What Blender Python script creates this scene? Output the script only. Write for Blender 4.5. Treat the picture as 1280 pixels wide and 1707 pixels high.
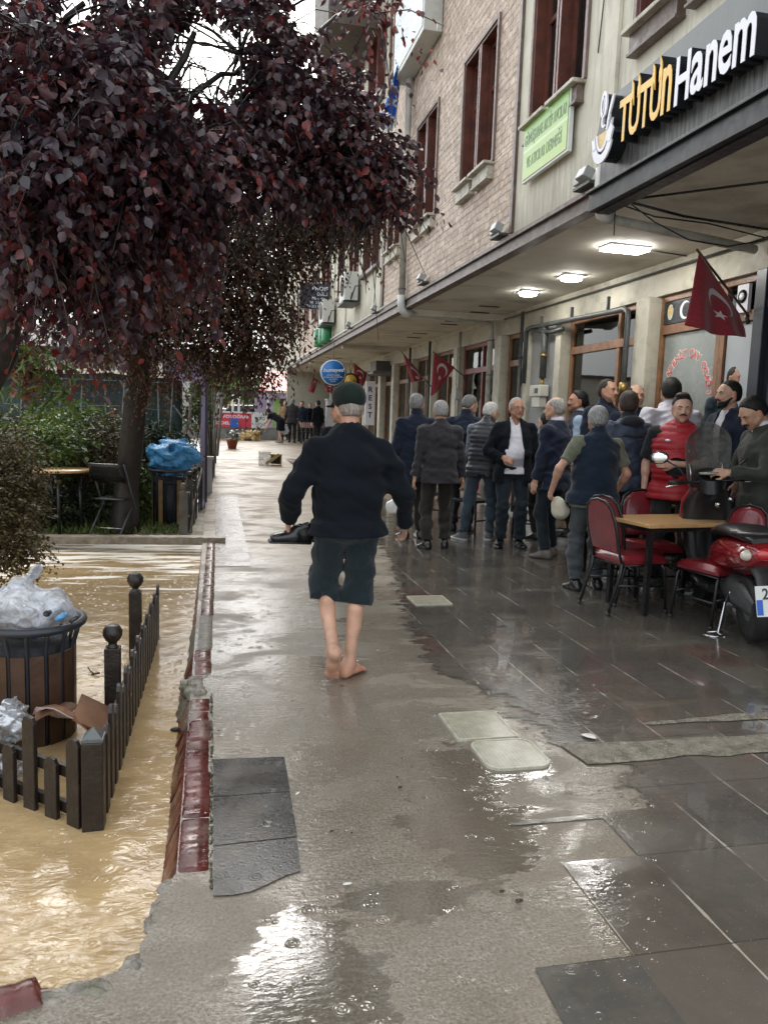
import bpy, bmesh, math, random
import numpy as np
from mathutils import Vector, Matrix, Euler

for _o in list(bpy.data.objects): bpy.data.objects.remove(_o)
SC = bpy.context.scene
COL = SC.collection
PI = math.pi

# ------------------------------------------------------------ camera
CAM_H, CAM_F = 1.5, 1300.0           # eye height in metres, focal length in pixels of a 1280 px wide frame
_vy = np.array([-285.0, 168.5, -CAM_F]); _vy /= np.linalg.norm(_vy)
_u = np.array([.035, 1.0, 158.5/CAM_F]); _u /= np.linalg.norm(_u)
_vx = np.cross(_vy, _u); _vx /= np.linalg.norm(_vx); _u = np.cross(_vx, _vy)
RCAM = np.array([_vx, _vy, _u])
cam_d = bpy.data.cameras.new('camera')
cam = bpy.data.objects.new('camera', cam_d); COL.objects.link(cam)
cam.matrix_world = Matrix([[*RCAM[0], 0], [*RCAM[1], 0], [*RCAM[2], CAM_H], [0, 0, 0, 1]])
cam_d.sensor_fit = 'HORIZONTAL'; cam_d.sensor_width = 36.0
cam_d.lens = 36.0*CAM_F/1280.0
cam_d.clip_start = .05; cam_d.clip_end = 600
SC.camera = cam

# ------------------------------------------------------------ sky, sun, exposure (overcast, raining)
SUN_EL, SUN_AZ = math.radians(39), math.radians(5)
wd = bpy.data.worlds.new('World'); SC.world = wd; wd.use_nodes = True
nt = wd.node_tree; nt.nodes.clear()
sky = nt.nodes.new('ShaderNodeTexSky'); sky.sky_type = 'NISHITA'; sky.sun_disc = False
sky.sun_elevation = SUN_EL; sky.sun_rotation = SUN_AZ
sky.air_density = 1.0; sky.dust_density = 6.0; sky.ozone_density = 1.0
hs = nt.nodes.new('ShaderNodeHueSaturation'); hs.inputs['Saturation'].default_value = .30
nt.links.new(sky.outputs[0], hs.inputs['Color'])
tcw = nt.nodes.new('ShaderNodeTexCoord'); nzw = nt.nodes.new('ShaderNodeTexNoise')
nzw.inputs['Scale'].default_value = 2.2; nzw.inputs['Detail'].default_value = 5
nt.links.new(tcw.outputs['Generated'], nzw.inputs['Vector'])
mrw = nt.nodes.new('ShaderNodeMapRange'); mrw.inputs[1].default_value = .3; mrw.inputs[2].default_value = .7
mrw.inputs[3].default_value = .80; mrw.inputs[4].default_value = 1.12
nt.links.new(nzw.outputs[0], mrw.inputs[0])
mxw = nt.nodes.new('ShaderNodeMix'); mxw.data_type = 'RGBA'; mxw.inputs[0].default_value = .6
mxw.inputs[7].default_value = (6.9, 7.3, 7.6, 1)
nt.links.new(hs.outputs[0], mxw.inputs[6])
vmw = nt.nodes.new('ShaderNodeVectorMath'); vmw.operation = 'SCALE'
nt.links.new(mxw.outputs[2], vmw.inputs[0]); nt.links.new(mrw.outputs[0], vmw.inputs[3])
bg = nt.nodes.new('ShaderNodeBackground'); bg.inputs[1].default_value = .15
nt.links.new(vmw.outputs[0], bg.inputs[0])
wo = nt.nodes.new('ShaderNodeOutputWorld'); nt.links.new(bg.outputs[0], wo.inputs[0])

sl = bpy.data.lights.new('sun', 'SUN'); sl.energy = .6; sl.angle = math.radians(36); sl.color = (1, .97, .93)
so = bpy.data.objects.new('sun', sl); COL.objects.link(so)
_sd = Vector((math.sin(SUN_AZ)*math.cos(SUN_EL), math.cos(SUN_AZ)*math.cos(SUN_EL), math.sin(SUN_EL)))
so.rotation_euler = _sd.to_track_quat('Z', 'Y').to_euler(); so.location = _sd*30

SC.view_settings.view_transform = 'Standard'; SC.view_settings.look = 'None'
SC.view_settings.exposure = 1.12; SC.view_settings.gamma = 1.0
SC.render.engine = 'CYCLES'
SC.cycles.use_denoising = True
SC.cycles.max_bounces = 7; SC.cycles.diffuse_bounces = 4; SC.cycles.glossy_bounces = 3
SC.cycles.transmission_bounces = 4; SC.cycles.transparent_max_bounces = 6
SC.cycles.sample_clamp_indirect = 6
# ------------------------------------------------------------ helpers
rnd = random.Random(7)

def ray(px, py): return RCAM @ np.array([px-640.0, 853.5-py, -CAM_F])
def at_z(px, py, z=0.0):
    d = ray(px, py); t = (z-CAM_H)/d[2]; return Vector((t*d[0], t*d[1], z))
def at_x(px, py, x):
    d = ray(px, py); t = x/d[0]; return Vector((x, t*d[1], CAM_H+t*d[2]))
def at_y(px, py, y):
    d = ray(px, py); t = y/d[1]; return Vector((t*d[0], y, CAM_H+t*d[2]))
def gz(y):                                   # the plaza rises gently in the distance
    return 0.0 if y < 14 else .02*(y-14)
def at_g(px, py):
    d = ray(px, py)
    p = at_z(px, py, 0)
    if 0 < p.y < 14: return p
    t = (-.28-CAM_H)/(d[2]-.02*d[1])
    return Vector((t*d[0], t*d[1], CAM_H+t*d[2]))

def tag(o, label=None, cat=None, group=None, kind=None):
    if label: o['label'] = label
    if cat: o['category'] = cat
    if group: o['group'] = group
    if kind: o['kind'] = kind
    return o
ORG = {}
def wloc(o):
    return ORG.get(o.name, Vector((0, 0, 0)))
def thing(name, loc, label, cat, group=None, parent=None):
    o = bpy.data.objects.new(name, None); COL.objects.link(o)
    o.empty_display_size = .1
    if parent is not None:
        o.parent = parent; o.location = Vector(loc)-wloc(parent)
    else: o.location = Vector(loc)
    ORG[o.name] = Vector(loc)
    return tag(o, label, cat, group)
def link_mesh(name, me, loc=(0, 0, 0), parent=None, mats=()):
    o = bpy.data.objects.new(name, me); COL.objects.link(o)
    if parent is not None:
        o.parent = parent; o.location = Vector(loc)-wloc(parent)
    else: o.location = loc
    ORG[o.name] = Vector(loc)
    for m in mats: me.materials.append(m)
    return o
def copy_tree(o, parent=None):
    c = o.copy(); COL.objects.link(c); c.parent = parent
    for ch in list(o.children): copy_tree(ch, c)
    return c

class MB:
    """collects shapes in world coordinates; build() links them as ONE mesh object"""
    def __init__(s): s.v = []; s.f = []; s.mi = []; s.sm = []; s.m = 0; s.smooth = False
    def add(s, vs, fs, smooth=None):
        n = len(s.v); s.v += [tuple(v) for v in vs]
        for f in fs:
            s.f.append(tuple(i+n for i in f)); s.mi.append(s.m); s.sm.append(s.smooth if smooth is None else smooth)
        return s
    def box(s, a, b, rot=None, piv=None):
        (x0, y0, z0), (x1, y1, z1) = a, b
        x0, x1 = min(x0, x1), max(x0, x1); y0, y1 = min(y0, y1), max(y0, y1); z0, z1 = min(z0, z1), max(z0, z1)
        vs = [Vector(p) for p in ((x0,y0,z0),(x1,y0,z0),(x1,y1,z0),(x0,y1,z0),(x0,y0,z1),(x1,y0,z1),(x1,y1,z1),(x0,y1,z1))]
        if rot is not None:
            c = Vector(piv) if piv is not None else (vs[0]+vs[6])/2
            vs = [c+rot@(v-c) for v in vs]
        return s.add(vs, [(0,3,2,1),(4,5,6,7),(0,1,5,4),(1,2,6,5),(2,3,7,6),(3,0,4,7)], False)
    def obox(s, c, size, rot=None):
        c = Vector(c); h = Vector(size)/2
        return s.box(c-h, c+h, rot)
    def bar(s, p0, p1, w, t, up=(0, 0, 1)):          # rectangular bar from p0 to p1
        p0 = Vector(p0); p1 = Vector(p1); d = (p1-p0).normalized()
        sd = d.cross(Vector(up))
        if sd.length < 1e-4: sd = d.cross(Vector((1, 0, 0)))
        sd.normalize(); u2 = sd.cross(d)
        vs = []
        for p in (p0, p1):
            for a, b in ((-1,-1),(1,-1),(1,1),(-1,1)): vs.append(p+sd*a*w/2+u2*b*t/2)
        return s.add(vs, [(3,2,1,0),(4,5,6,7),(0,1,5,4),(1,2,6,5),(2,3,7,6),(3,0,4,7)], False)
    def tube(s, pts, r, n=10, caps=True, closed=False):
        pts = [Vector(p) for p in pts]; m = len(pts)
        rs = r if isinstance(r, (list, tuple)) else [r]*m
        vs = []; prev = None
        for i, p in enumerate(pts):
            if closed: d = pts[(i+1) % m]-pts[i-1]
            else: d = pts[min(i+1, m-1)]-pts[max(i-1, 0)]
            d.normalize()
            if prev is None:
                a = d.cross(Vector((0, 0, 1)))
                if a.length < .1: a = d.cross(Vector((1, 0, 0)))
            else:
                a = prev-d*prev.dot(d)
                if a.length < 1e-5: a = d.cross(Vector((1, .2, .3)))
            a.normalize(); prev = a; b = d.cross(a)
            for k in range(n):
                t = 2*PI*k/n; vs.append(p+(a*math.cos(t)+b*math.sin(t))*rs[i])
        fs = []
        for i in range(m if closed else m-1):
            j = (i+1) % m
            for k in range(n): fs.append((i*n+k, i*n+(k+1) % n, j*n+(k+1) % n, j*n+k))
        if caps and not closed: fs.append(tuple(range(n-1, -1, -1))); fs.append(tuple((m-1)*n+k for k in range(n)))
        return s.add(vs, fs, True)
    def cyl(s, p0, p1, r0, r1=None, n=16): return s.tube([p0, p1], [r0, r0 if r1 is None else r1], n)
    def lathe(s, c, prof, n=24, axis='z', sx=1, sy=1):
        c = Vector(c); vs = []; fs = []
        for r, z in prof:
            for k in range(n):
                t = 2*PI*k/n; p = (r*math.cos(t)*sx, r*math.sin(t)*sy, z)
                if axis == 'x': p = (p[2], p[0], p[1])
                if axis == 'y': p = (p[0], p[2], p[1])
                vs.append(c+Vector(p))
        for i in range(len(prof)-1):
            for k in range(n): fs.append((i*n+k, i*n+(k+1) % n, (i+1)*n+(k+1) % n, (i+1)*n+k))
        fs.append(tuple(range(n-1, -1, -1))); fs.append(tuple((len(prof)-1)*n+k for k in range(n)))
        return s.add(vs, fs, True)
    def ell(s, c, r, n=16, m=10, rot=None):
        c = Vector(c); vs = [(0, 0, -1)]; fs = []
        for i in range(1, m):
            a = -PI/2+PI*i/m
            for k in range(n): t = 2*PI*k/n; vs.append((math.cos(a)*math.cos(t), math.cos(a)*math.sin(t), math.sin(a)))
        vs.append((0, 0, 1)); L = len(vs)-1
        for k in range(n): fs.append((0, 1+(k+1) % n, 1+k)); fs.append((L, L-n+k, L-n+(k+1) % n))
        for i in range(m-2):
            for k in range(n): fs.append((1+i*n+k, 1+i*n+(k+1) % n, 1+(i+1)*n+(k+1) % n, 1+(i+1)*n+k))
        out = []
        for v in vs:
            q = Vector((v[0]*r[0], v[1]*r[1], v[2]*r[2]))
            out.append(c+(rot@q if rot is not None else q))
        return s.add(out, fs, True)
    def prism(s, poly, off, smooth=False):                 # poly: 3-D points of a planar outline, off: extrusion vector
        n = len(poly); off = Vector(off)
        vs = [Vector(p) for p in poly]+[Vector(p)+off for p in poly]
        fs = [tuple(range(n-1, -1, -1)), tuple(range(n, 2*n))]+[(i, (i+1) % n, n+(i+1) % n, n+i) for i in range(n)]
        s.add(vs, fs[:2], False); k = len(s.v)-2*n
        for f in fs[2:]: s.f.append(tuple(i+k for i in f)); s.mi.append(s.m); s.sm.append(smooth)
        return s
    def grid(s, P, smooth=True, closed=False):             # P[i][j] points
        n, m = len(P), len(P[0]); vs = [p for r in P for p in r]
        fs = [(i*m+j, i*m+(j+1) % m, (i+1)*m+(j+1) % m, (i+1)*m+j) for i in range(n-1) for j in range(m if closed else m-1)]
        return s.add(vs, fs, smooth)
    def build(s, name, mat, parent=None, loc=None, bevel=0, kind=None, solid=0, sub=0, label=None):
        if not s.v: return None
        if parent is not None: org = wloc(parent)
        elif loc is not None: org = Vector(loc)
        else:
            xs = [v[0] for v in s.v]; ys = [v[1] for v in s.v]; zs = [v[2] for v in s.v]
            org = Vector(((min(xs)+max(xs))/2, (min(ys)+max(ys))/2, min(zs)))
        me = bpy.data.meshes.new(name)
        me.from_pydata([(v[0]-org.x, v[1]-org.y, v[2]-org.z) for v in s.v], [], s.f)
        mats = mat if isinstance(mat, (list, tuple)) else [mat]
        for m_ in mats: me.materials.append(m_)
        me.polygons.foreach_set('material_index', s.mi); me.polygons.foreach_set('use_smooth', s.sm)
        bm = bmesh.new(); bm.from_mesh(me); bmesh.ops.recalc_face_normals(bm, faces=bm.faces); bm.to_mesh(me); bm.free()
        me.update()
        o = bpy.data.objects.new(name, me); COL.objects.link(o)
        if parent is not None: o.parent = parent
        else: o.location = org
        ORG[o.name] = org
        if solid:
            m_ = o.modifiers.new('solid', 'SOLIDIFY'); m_.thickness = solid; m_.offset = 0
        if sub:
            m_ = o.modifiers.new('sub', 'SUBSURF'); m_.levels = sub; m_.render_levels = sub
        if bevel:
            m_ = o.modifiers.new('bevel', 'BEVEL'); m_.width = bevel; m_.segments = 2; m_.limit_method = 'ANGLE'
            m_.angle_limit = math.radians(40); m_.harden_normals = False
        if kind: o['kind'] = kind
        if label: o['label'] = label
        return o

def text_mesh(txt, size, depth=0.0, sx=1.0, bold=0.0):
    """flat letters in the XY plane, origin at the left of the baseline"""
    cu = bpy.data.curves.new('t', 'FONT'); cu.body = txt; cu.size = size; cu.extrude = depth; cu.offset = bold
    cu.resolution_u = 3
    ob = bpy.data.objects.new('t', cu); COL.objects.link(ob)
    dg = bpy.context.evaluated_depsgraph_get()
    me = bpy.data.meshes.new_from_object(ob.evaluated_get(dg))
    bpy.data.objects.remove(ob); bpy.data.curves.remove(cu)
    V = np.zeros(len(me.vertices)*3, dtype=np.float32); me.vertices.foreach_get('co', V); V = V.reshape(-1, 3)
    F = [tuple(p.vertices) for p in me.polygons]
    bpy.data.meshes.remove(me)
    V[:, 0] *= sx
    return V, F
def put_text(mb, txt, size, origin, xdir, ydir, depth=.004, sx=1.0, bold=0.0, width=None, center=False, align=0):
    """write txt with its baseline from origin along xdir; width fits the line"""
    V, F = text_mesh(txt, size, depth, sx, bold)
    if len(V) == 0: return
    x0, x1 = V[:, 0].min(), V[:, 0].max()
    if width: V[:, 0] = (V[:, 0]-x0)*width/(x1-x0); x0, x1 = 0, width
    if center: V[:, 0] -= (x0+x1)/2
    X = Vector(xdir).normalized(); Y = Vector(ydir).normalized(); Z = X.cross(Y); O = Vector(origin)
    mb.add([O+X*float(a)+Y*float(b)+Z*float(c) for a, b, c in V], F, False)

# ------------------------------------------------------------ materials
class NT:
    def __init__(s, name):
        s.m = bpy.data.materials.new(name); s.m.use_nodes = True; s.t = s.m.node_tree; s.t.nodes.clear()
        s.out = s.n('ShaderNodeOutputMaterial'); s.b = s.n('ShaderNodeBsdfPrincipled'); s.l(s.b.outputs[0], s.out.inputs[0])
        s._tc = None; s._geo = None
    def n(s, t, **k):
        x = s.t.nodes.new(t)
        for a, b in k.items(): setattr(x, a, b)
        return x
    def l(s, a, b): s.t.links.new(a, b)
    def setin(s, node, **k):
        for a, b in k.items(): node.inputs[a].default_value = b
    def obj(s):
        if s._tc is None: s._tc = s.n('ShaderNodeTexCoord')
        return s._tc.outputs['Object']
    def pos(s):
        if s._geo is None: s._geo = s.n('ShaderNodeNewGeometry')
        return s._geo.outputs['Position']
    def mapping(s, src, scale=(1, 1, 1), loc=(0, 0, 0), rot=(0, 0, 0)):
        m = s.n('ShaderNodeMapping'); s.l(src, m.inputs[0]); m.inputs['Scale'].default_value = scale
        m.inputs['Location'].default_value = loc; m.inputs['Rotation'].default_value = rot; return m.outputs[0]
    def noise(s, src, scale=5, detail=4, rough=.55, dist=0):
        n = s.n('ShaderNodeTexNoise'); s.l(src, n.inputs['Vector']); n.inputs['Scale'].default_value = scale
        n.inputs['Detail'].default_value = detail; n.inputs['Roughness'].default_value = rough
        n.inputs['Distortion'].default_value = dist; return n.outputs[0]
    def vor(s, src, scale=5, feat='F1', out=0, rand=1.0):
        n = s.n('ShaderNodeTexVoronoi', feature=feat); s.l(src, n.inputs['Vector']); n.inputs['Scale'].default_value = scale
        n.inputs['Randomness'].default_value = rand; return n.outputs[out]
    def mr(s, src, a, b, c=0.0, d=1.0, smooth=False):
        n = s.n('ShaderNodeMapRange'); s.l(src, n.inputs[0]); n.inputs[1].default_value = a; n.inputs[2].default_value = b
        n.inputs[3].default_value = c; n.inputs[4].default_value = d
        if smooth: n.interpolation_type = 'SMOOTHSTEP'
        return n.outputs[0]
    def math(s, op, a, b=None, c=None):
        n = s.n('ShaderNodeMath', operation=op)
        for i, x in enumerate((a, b, c)):
            if x is None: continue
            if isinstance(x, (int, float)): n.inputs[i].default_value = x
            else: s.l(x, n.inputs[i])
        return n.outputs[0]
    def mix(s, f, a, b, blend='MIX'):
        n = s.n('ShaderNodeMix', data_type='RGBA', blend_type=blend)
        for i, x in ((0, f), (6, a), (7, b)):
            if isinstance(x, (int, float)): n.inputs[i].default_value = x
            elif isinstance(x, (tuple, list)): n.inputs[i].default_value = (*x[:3], 1)
            else: s.l(x, n.inputs[i])
        return n.outputs[2]
    def ramp(s, src, stops, interp='LINEAR'):
        n = s.n('ShaderNodeValToRGB'); s.l(src, n.inputs[0]); cr = n.color_ramp; cr.interpolation = interp
        while len(cr.elements) < len(stops): cr.elements.new(.5)
        for e, (p, c) in zip(cr.elements, stops): e.position = p; e.color = (*c[:3], 1)
        return n.outputs[0]
    def sep(s, src):
        n = s.n('ShaderNodeSeparateXYZ'); s.l(src, n.inputs[0]); return n.outputs
    def attr(s, name):
        n = s.n('ShaderNodeAttribute'); n.attribute_name = name; return n
    def bump(s, h, strength=.3, dist=.01, nrm=None):
        n = s.n('ShaderNodeBump'); s.l(h, n.inputs['Height']); n.inputs['Strength'].default_value = strength
        n.inputs['Distance'].default_value = dist
        if nrm is not None: s.l(nrm, n.inputs['Normal'])
        return n.outputs[0]
    def set(s, **k):
        names = dict(col='Base Color', rough='Roughness', metal='Metallic', nrm='Normal', spec='Specular IOR Level', coat='Coat Weight', coatr='Coat Roughness', alpha='Alpha', trans='Transmission Weight', sss='Subsurface Weight', sheen='Sheen Weight', ior='IOR', emit='Emission Color', estr='Emission Strength')
        for a, x in k.items():
            i = s.b.inputs[names[a]]
            if isinstance(x, (int, float)): i.default_value = x
            elif isinstance(x, (tuple, list)): i.default_value = (*x[:3], 1)
            else: s.l(x, i)
        return s.m
MC = {}
def pbr(name, col, rough=.5, metal=0.0, var=.12, vs=6.0, bump=0.0, bs=60.0, coat=0.0, spec=.5, dirt=None, ds=2.5, sheen=0.0, world=False):
    """a procedural surface: colour mottling, optional dirt patches, roughness variation and fine bump"""
    if name in MC: return MC[name]
    t = NT(name); co = t.pos() if world else t.obj()
    n1 = t.noise(co, vs, 5)
    lo = tuple(c*(1-var) for c in col); hi = tuple(min(1, c*(1+var)) for c in col)
    c = t.mix(t.mr(n1, .3, .7), lo, hi)
    if dirt is not None:
        n2 = t.noise(co, ds, 6, .65); c = t.mix(t.mr(n2, .5, .72), c, dirt)
    k = dict(col=c, metal=metal, coat=coat, spec=spec, sheen=sheen)
    n3 = t.noise(co, vs*3.1, 3)
    k['rough'] = t.mr(n3, .3, .7, max(.02, rough*.8), min(1, rough*1.2))
    if bump: k['nrm'] = t.bump(t.noise(co, bs, 4), bump, .01)
    MC[name] = t.set(**k); return MC[name]
def emit(name, col, s):
    if name in MC: return MC[name]
    t = NT(name); MC[name] = t.set(col=(.8, .8, .8), emit=col, estr=s); return MC[name]
# ------------------------------------------------------------ ground, kerb, flood water
def ripple_height(t, co, scale=7.0, ring=70.0):
    """rings of rain drops: only some cells carry a ring"""
    d = t.vor(co, scale, out=0); n = t.n('ShaderNodeTexVoronoi'); t.l(co, n.inputs['Vector']); n.inputs['Scale'].default_value = scale
    keep = t.math('GREATER_THAN', t.sep(n.outputs['Color'])[0], .35)
    size = t.mr(t.sep(n.outputs['Color'])[1], 0, 1, .10, .42)
    env = t.mr(d, 0, 1, 1, 0); inside = t.math('LESS_THAN', d, size)
    s = t.math('SINE', t.math('MULTIPLY', d, ring))
    return t.math('MULTIPLY', t.math('MULTIPLY', s, inside), t.math('MULTIPLY', keep, env))

def ground_material():
    t = NT('wet_concrete'); p = t.pos(); s = t.sep(p)
    grain = t.noise(p, 95, 3, .7); mid = t.noise(p, 9, 6, .65); big = t.noise(p, 1.3, 5, .6, .6)
    c = t.mix(t.mr(grain, .35, .68), (.115, .10, .078), (.30, .262, .21))
    c = t.mix(t.mr(mid, .42, .7, 0, .55), c, (.15, .12, .09))
    c = t.mix(t.mr(big, .45, .65, 0, .5), c, (.17, .125, .085), 'MIX')
    crack = t.vor(t.mapping(p, (1, 1, 1)), 1.1, 'DISTANCE_TO_EDGE')
    # pale muddy water running over the far part and in wandering films nearby
    streak = t.noise(t.mapping(p, (.55, 3.2, 1)), 2.4, 5, .6, .5)
    far = t.mr(t.math('ADD', s[1], t.mr(streak, .3, .7, -2.6, 2.6)), 6.0, 13.5)
    mud = t.mix(t.mr(streak, .35, .65), (.20, .152, .10), (.32, .262, .19))
    c = t.mix(t.math('MULTIPLY', far, .85), c, mud)
    film = t.mr(t.noise(t.mapping(p, (.8, 1.5, 1)), 1.7, 5, .62, .8), .40, .54)
    rough = t.mr(film, 0, 1, .34, .05)
    rough = t.math('ADD', rough, t.mr(mid, .3, .7, -.02, .08))
    rip = ripple_height(t, p, 15, 42); rip2 = ripple_height(t, t.mapping(p, loc=(3.3, 1.7, 0)), 30, 26)
    wav = t.noise(t.mapping(p, (1, 2.4, 1)), 22, 4, .6, .4)
    h1 = t.math('ADD', t.math('MULTIPLY', t.math('ADD', rip, rip2), .35), t.math('MULTIPLY', wav, 1.6))
    b1 = t.bump(h1, .22, .008)
    gr = t.math('MULTIPLY', grain, t.mr(film, 0, 1, 1, .25))
    b2 = t.bump(gr, .55, .004, b1)
    def spot(cx, cy, rx, ry, n=.5):
        dx = t.math('DIVIDE', t.math('SUBTRACT', s[0], cx), rx); dy = t.math('DIVIDE', t.math('SUBTRACT', s[1], cy), ry)
        d = t.math('SQRT', t.math('ADD', t.math('MULTIPLY', dx, dx), t.math('MULTIPLY', dy, dy)))
        return t.mr(t.math('ADD', d, t.mr(t.noise(t.mapping(p, (1, 1.6, 1)), 6, 5, .65), .3, .7, -n, n)), 1.06, .92)
    pud = t.math('MAXIMUM', t.math('MAXIMUM', spot(.27, 1.9, .19, .30), spot(.95, 2.65, .24, .42)), t.math('MAXIMUM', spot(1.15, 3.1, .3, .22), spot(.62, 2.2, .2, .1)))
    rough = t.math('MULTIPLY', rough, t.mr(pud, 0, 1, 1, .12)); c = t.mix(t.math('MULTIPLY', pud, .45), c, (.07, .06, .048))
    b3 = t.bump(t.math('ADD', rip, t.math('MULTIPLY', wav, .8)), .16, .006)
    vm = t.n('ShaderNodeMix', data_type='VECTOR'); t.l(pud, vm.inputs[0]); t.l(b2, vm.inputs[4]); t.l(b3, vm.inputs[5])
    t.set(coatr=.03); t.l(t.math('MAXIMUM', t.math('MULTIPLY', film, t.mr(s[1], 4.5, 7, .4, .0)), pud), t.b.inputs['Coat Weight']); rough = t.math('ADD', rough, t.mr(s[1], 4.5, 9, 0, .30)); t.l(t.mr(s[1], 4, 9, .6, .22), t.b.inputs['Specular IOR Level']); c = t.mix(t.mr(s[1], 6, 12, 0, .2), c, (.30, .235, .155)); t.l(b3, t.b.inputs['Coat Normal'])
    return t.set(col=c, rough=rough, nrm=vm.outputs[1])
M_ground = ground_material()

def slab_material():
    t = NT('wet_paving_slabs'); p = t.pos(); s = t.sep(p)
    X = t.math('DIVIDE', t.math('SUBTRACT', s[0], 1.18-3.2), .32); Y = t.math('DIVIDE', t.math('SUBTRACT', s[1], 1.84-4.7), .47)
    fx = t.math('FLOOR', X); fy = t.math('FLOOR', Y)
    cb = t.n('ShaderNodeCombineXYZ'); t.l(fx, cb.inputs[0]); t.l(fy, cb.inputs[1])
    wn = t.n('ShaderNodeTexWhiteNoise', noise_dimensions='3D'); t.l(cb.outputs[0], wn.inputs[0])
    r = wn.outputs[0]
    c = t.ramp(r, [(0, (.088, .080, .068)), (.35, (.108, .096, .080)), (.6, (.080, .075, .067)), (.86, (.100, .086, .072)), (.95, (.11, .066, .056)), (1, (.10, .068, .060))], 'CONSTANT')
    n1 = t.noise(p, 14, 6, .7); c = t.mix(t.mr(n1, .4, .75, 0, .6), c, (.13, .105, .08))
    n2 = t.noise(p, 2.2, 5); c = t.mix(t.mr(n2, .5, .7, 0, .5), c, (.05, .042, .034))
    ex = t.math('PINGPONG', X, .5); ey = t.math('PINGPONG', Y, .5)
    jx = t.math('LESS_THAN', ex, t.mr(t.noise(p, 11, 3), .3, .7, .004, .022)); jy = t.math('LESS_THAN', ey, .007)
    c = t.mix(t.math('MULTIPLY', jx, t.mr(t.noise(p, 2.3, 4), .47, .58)), c, (.33, .30, .24))
    c = t.mix(t.math('MULTIPLY', jy, .8), c, (.05, .045, .035))
    c = t.mix(t.math('MULTIPLY', t.math('GREATER_THAN', t.noise(p, 160, 2), .73), .7), c, (.4, .38, .33))
    film = t.mr(t.noise(t.mapping(p, (.8, 1.6, 1)), 2.6, 5, .6, .7), .34, .58)
    fleck = t.math('MULTIPLY', t.mr(t.noise(t.mapping(p, (1, 1.7, 1)), 42, 3, .6), .665, .69), t.math('MULTIPLY', t.mr(s[0], 1.40, 1.26), t.mr(s[1], 1.80, 1.90))); c = t.mix(fleck, c, (.42, .39, .24))  # yellowish ceiling light mirrored in the wet slabs, painted in as cream flecks
    rough = t.mr(film, 0, 1, .26, .055)
    rip = ripple_height(t, p, 17, 40)
    wav = t.noise(t.mapping(p, (1, 2.2, 1)), 30, 3, .6, .3)
    h = t.math('ADD', t.math('MULTIPLY', rip, .3), t.math('MULTIPLY', wav, t.mr(t.noise(p, .8, 3), .4, .62, .25, 2.2)))
    b1 = t.bump(h, .17, .008)
    jn = t.math('MAXIMUM', jx, jy)
    b2 = t.bump(t.math('SUBTRACT', t.math('MULTIPLY', t.noise(p, 70, 3), .3), jn), .3, .004, b1)
    # left edge: the poured concrete thins out over the slabs
    xb = t.n('ShaderNodeFloatCurve'); t.l(t.mr(s[1], 2, 14), xb.inputs['Value']); cv = xb.mapping.curves[0]
    pts = [(0, 0), (.047, 0), (.048, 1.66), (.085, 1.78), (.11, 1.56), (.155, 1.52), (.2, 1.30), (.285, 1.42), (.5, 1.86), (1, 2.3)]
    while len(cv.points) < len(pts): cv.points.new(.5, .5)
    for q_, (a_, b_) in zip(cv.points, pts): q_.location = (a_, b_/3); q_.handle_type = 'VECTOR'
    xb.mapping.update()
    dx = t.math('SUBTRACT', s[0], t.math('MULTIPLY', xb.outputs[0], 3)); nz = t.mr(t.noise(t.mapping(p, (1, 1.5, 1)), 6, 6, .72), .3, .7, -.16, .16)
    al = t.mr(t.math('ADD', dx, nz), -.02, .045)
    t.b.inputs['Alpha'].default_value = 1; t.l(al, t.b.inputs['Alpha'])
    t.set(coatr=.03); t.l(t.math('MULTIPLY', film, .6), t.b.inputs['Coat Weight'])
    return t.set(col=c, rough=rough, nrm=b2, spec=.6)
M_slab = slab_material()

# plaza: one sheet with a flooded pit left out on the left, rising gently beyond 14 m
def plaza():
    mb = MB()
    edge = [(-.105, 9.62), (-.105, 2.46), (-.128, 2.40), (-.15, 2.36), (-.165, 2.31), (-.158, 2.27), (-.176, 2.21), (-.17, 2.17), (-.19, 2.12), (-.185, 2.085), (-.215, 2.06),
            (-.228, 2.03), (-.262, 2.015), (-.30, 2.0), (-.345, 2.005), (-.38, 1.985), (-.43, 1.985), (-.48, 1.96), (-.56, 1.95), (-.75, 1.94), (-12, 1.9), (-12, -6), (40, -6), (40, 14), (-.105, 14)]
    n = len(edge)
    mb.add([(x, y, 0) for x, y in edge], [tuple(range(n))], False)
    mb.add([(x, y, z) for x, y in edge[:21] for z in (0, -.42)], [(2*i, 2*i+1, 2*i+3, 2*i+2) for i in range(20)], False)
    mb.add([(-80, 14, 0), (80, 14, 0), (80, 140, 2.52), (-80, 140, 2.52)], [(0, 1, 2, 3)], False)
    mb.add([(-80, -6, -.42), (-12, -6, -.42), (-12, 14, -.42), (-80, 14, -.42)], [(0, 1, 2, 3)], False)
    mb.add([(40, -6, 0), (80, -6, 0), (80, 14, 0), (40, 14, 0)], [(0, 1, 2, 3)], False)
    mb.build('plaza_ground', M_ground, kind='structure', loc=(0, 0, 0))
plaza()

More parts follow.
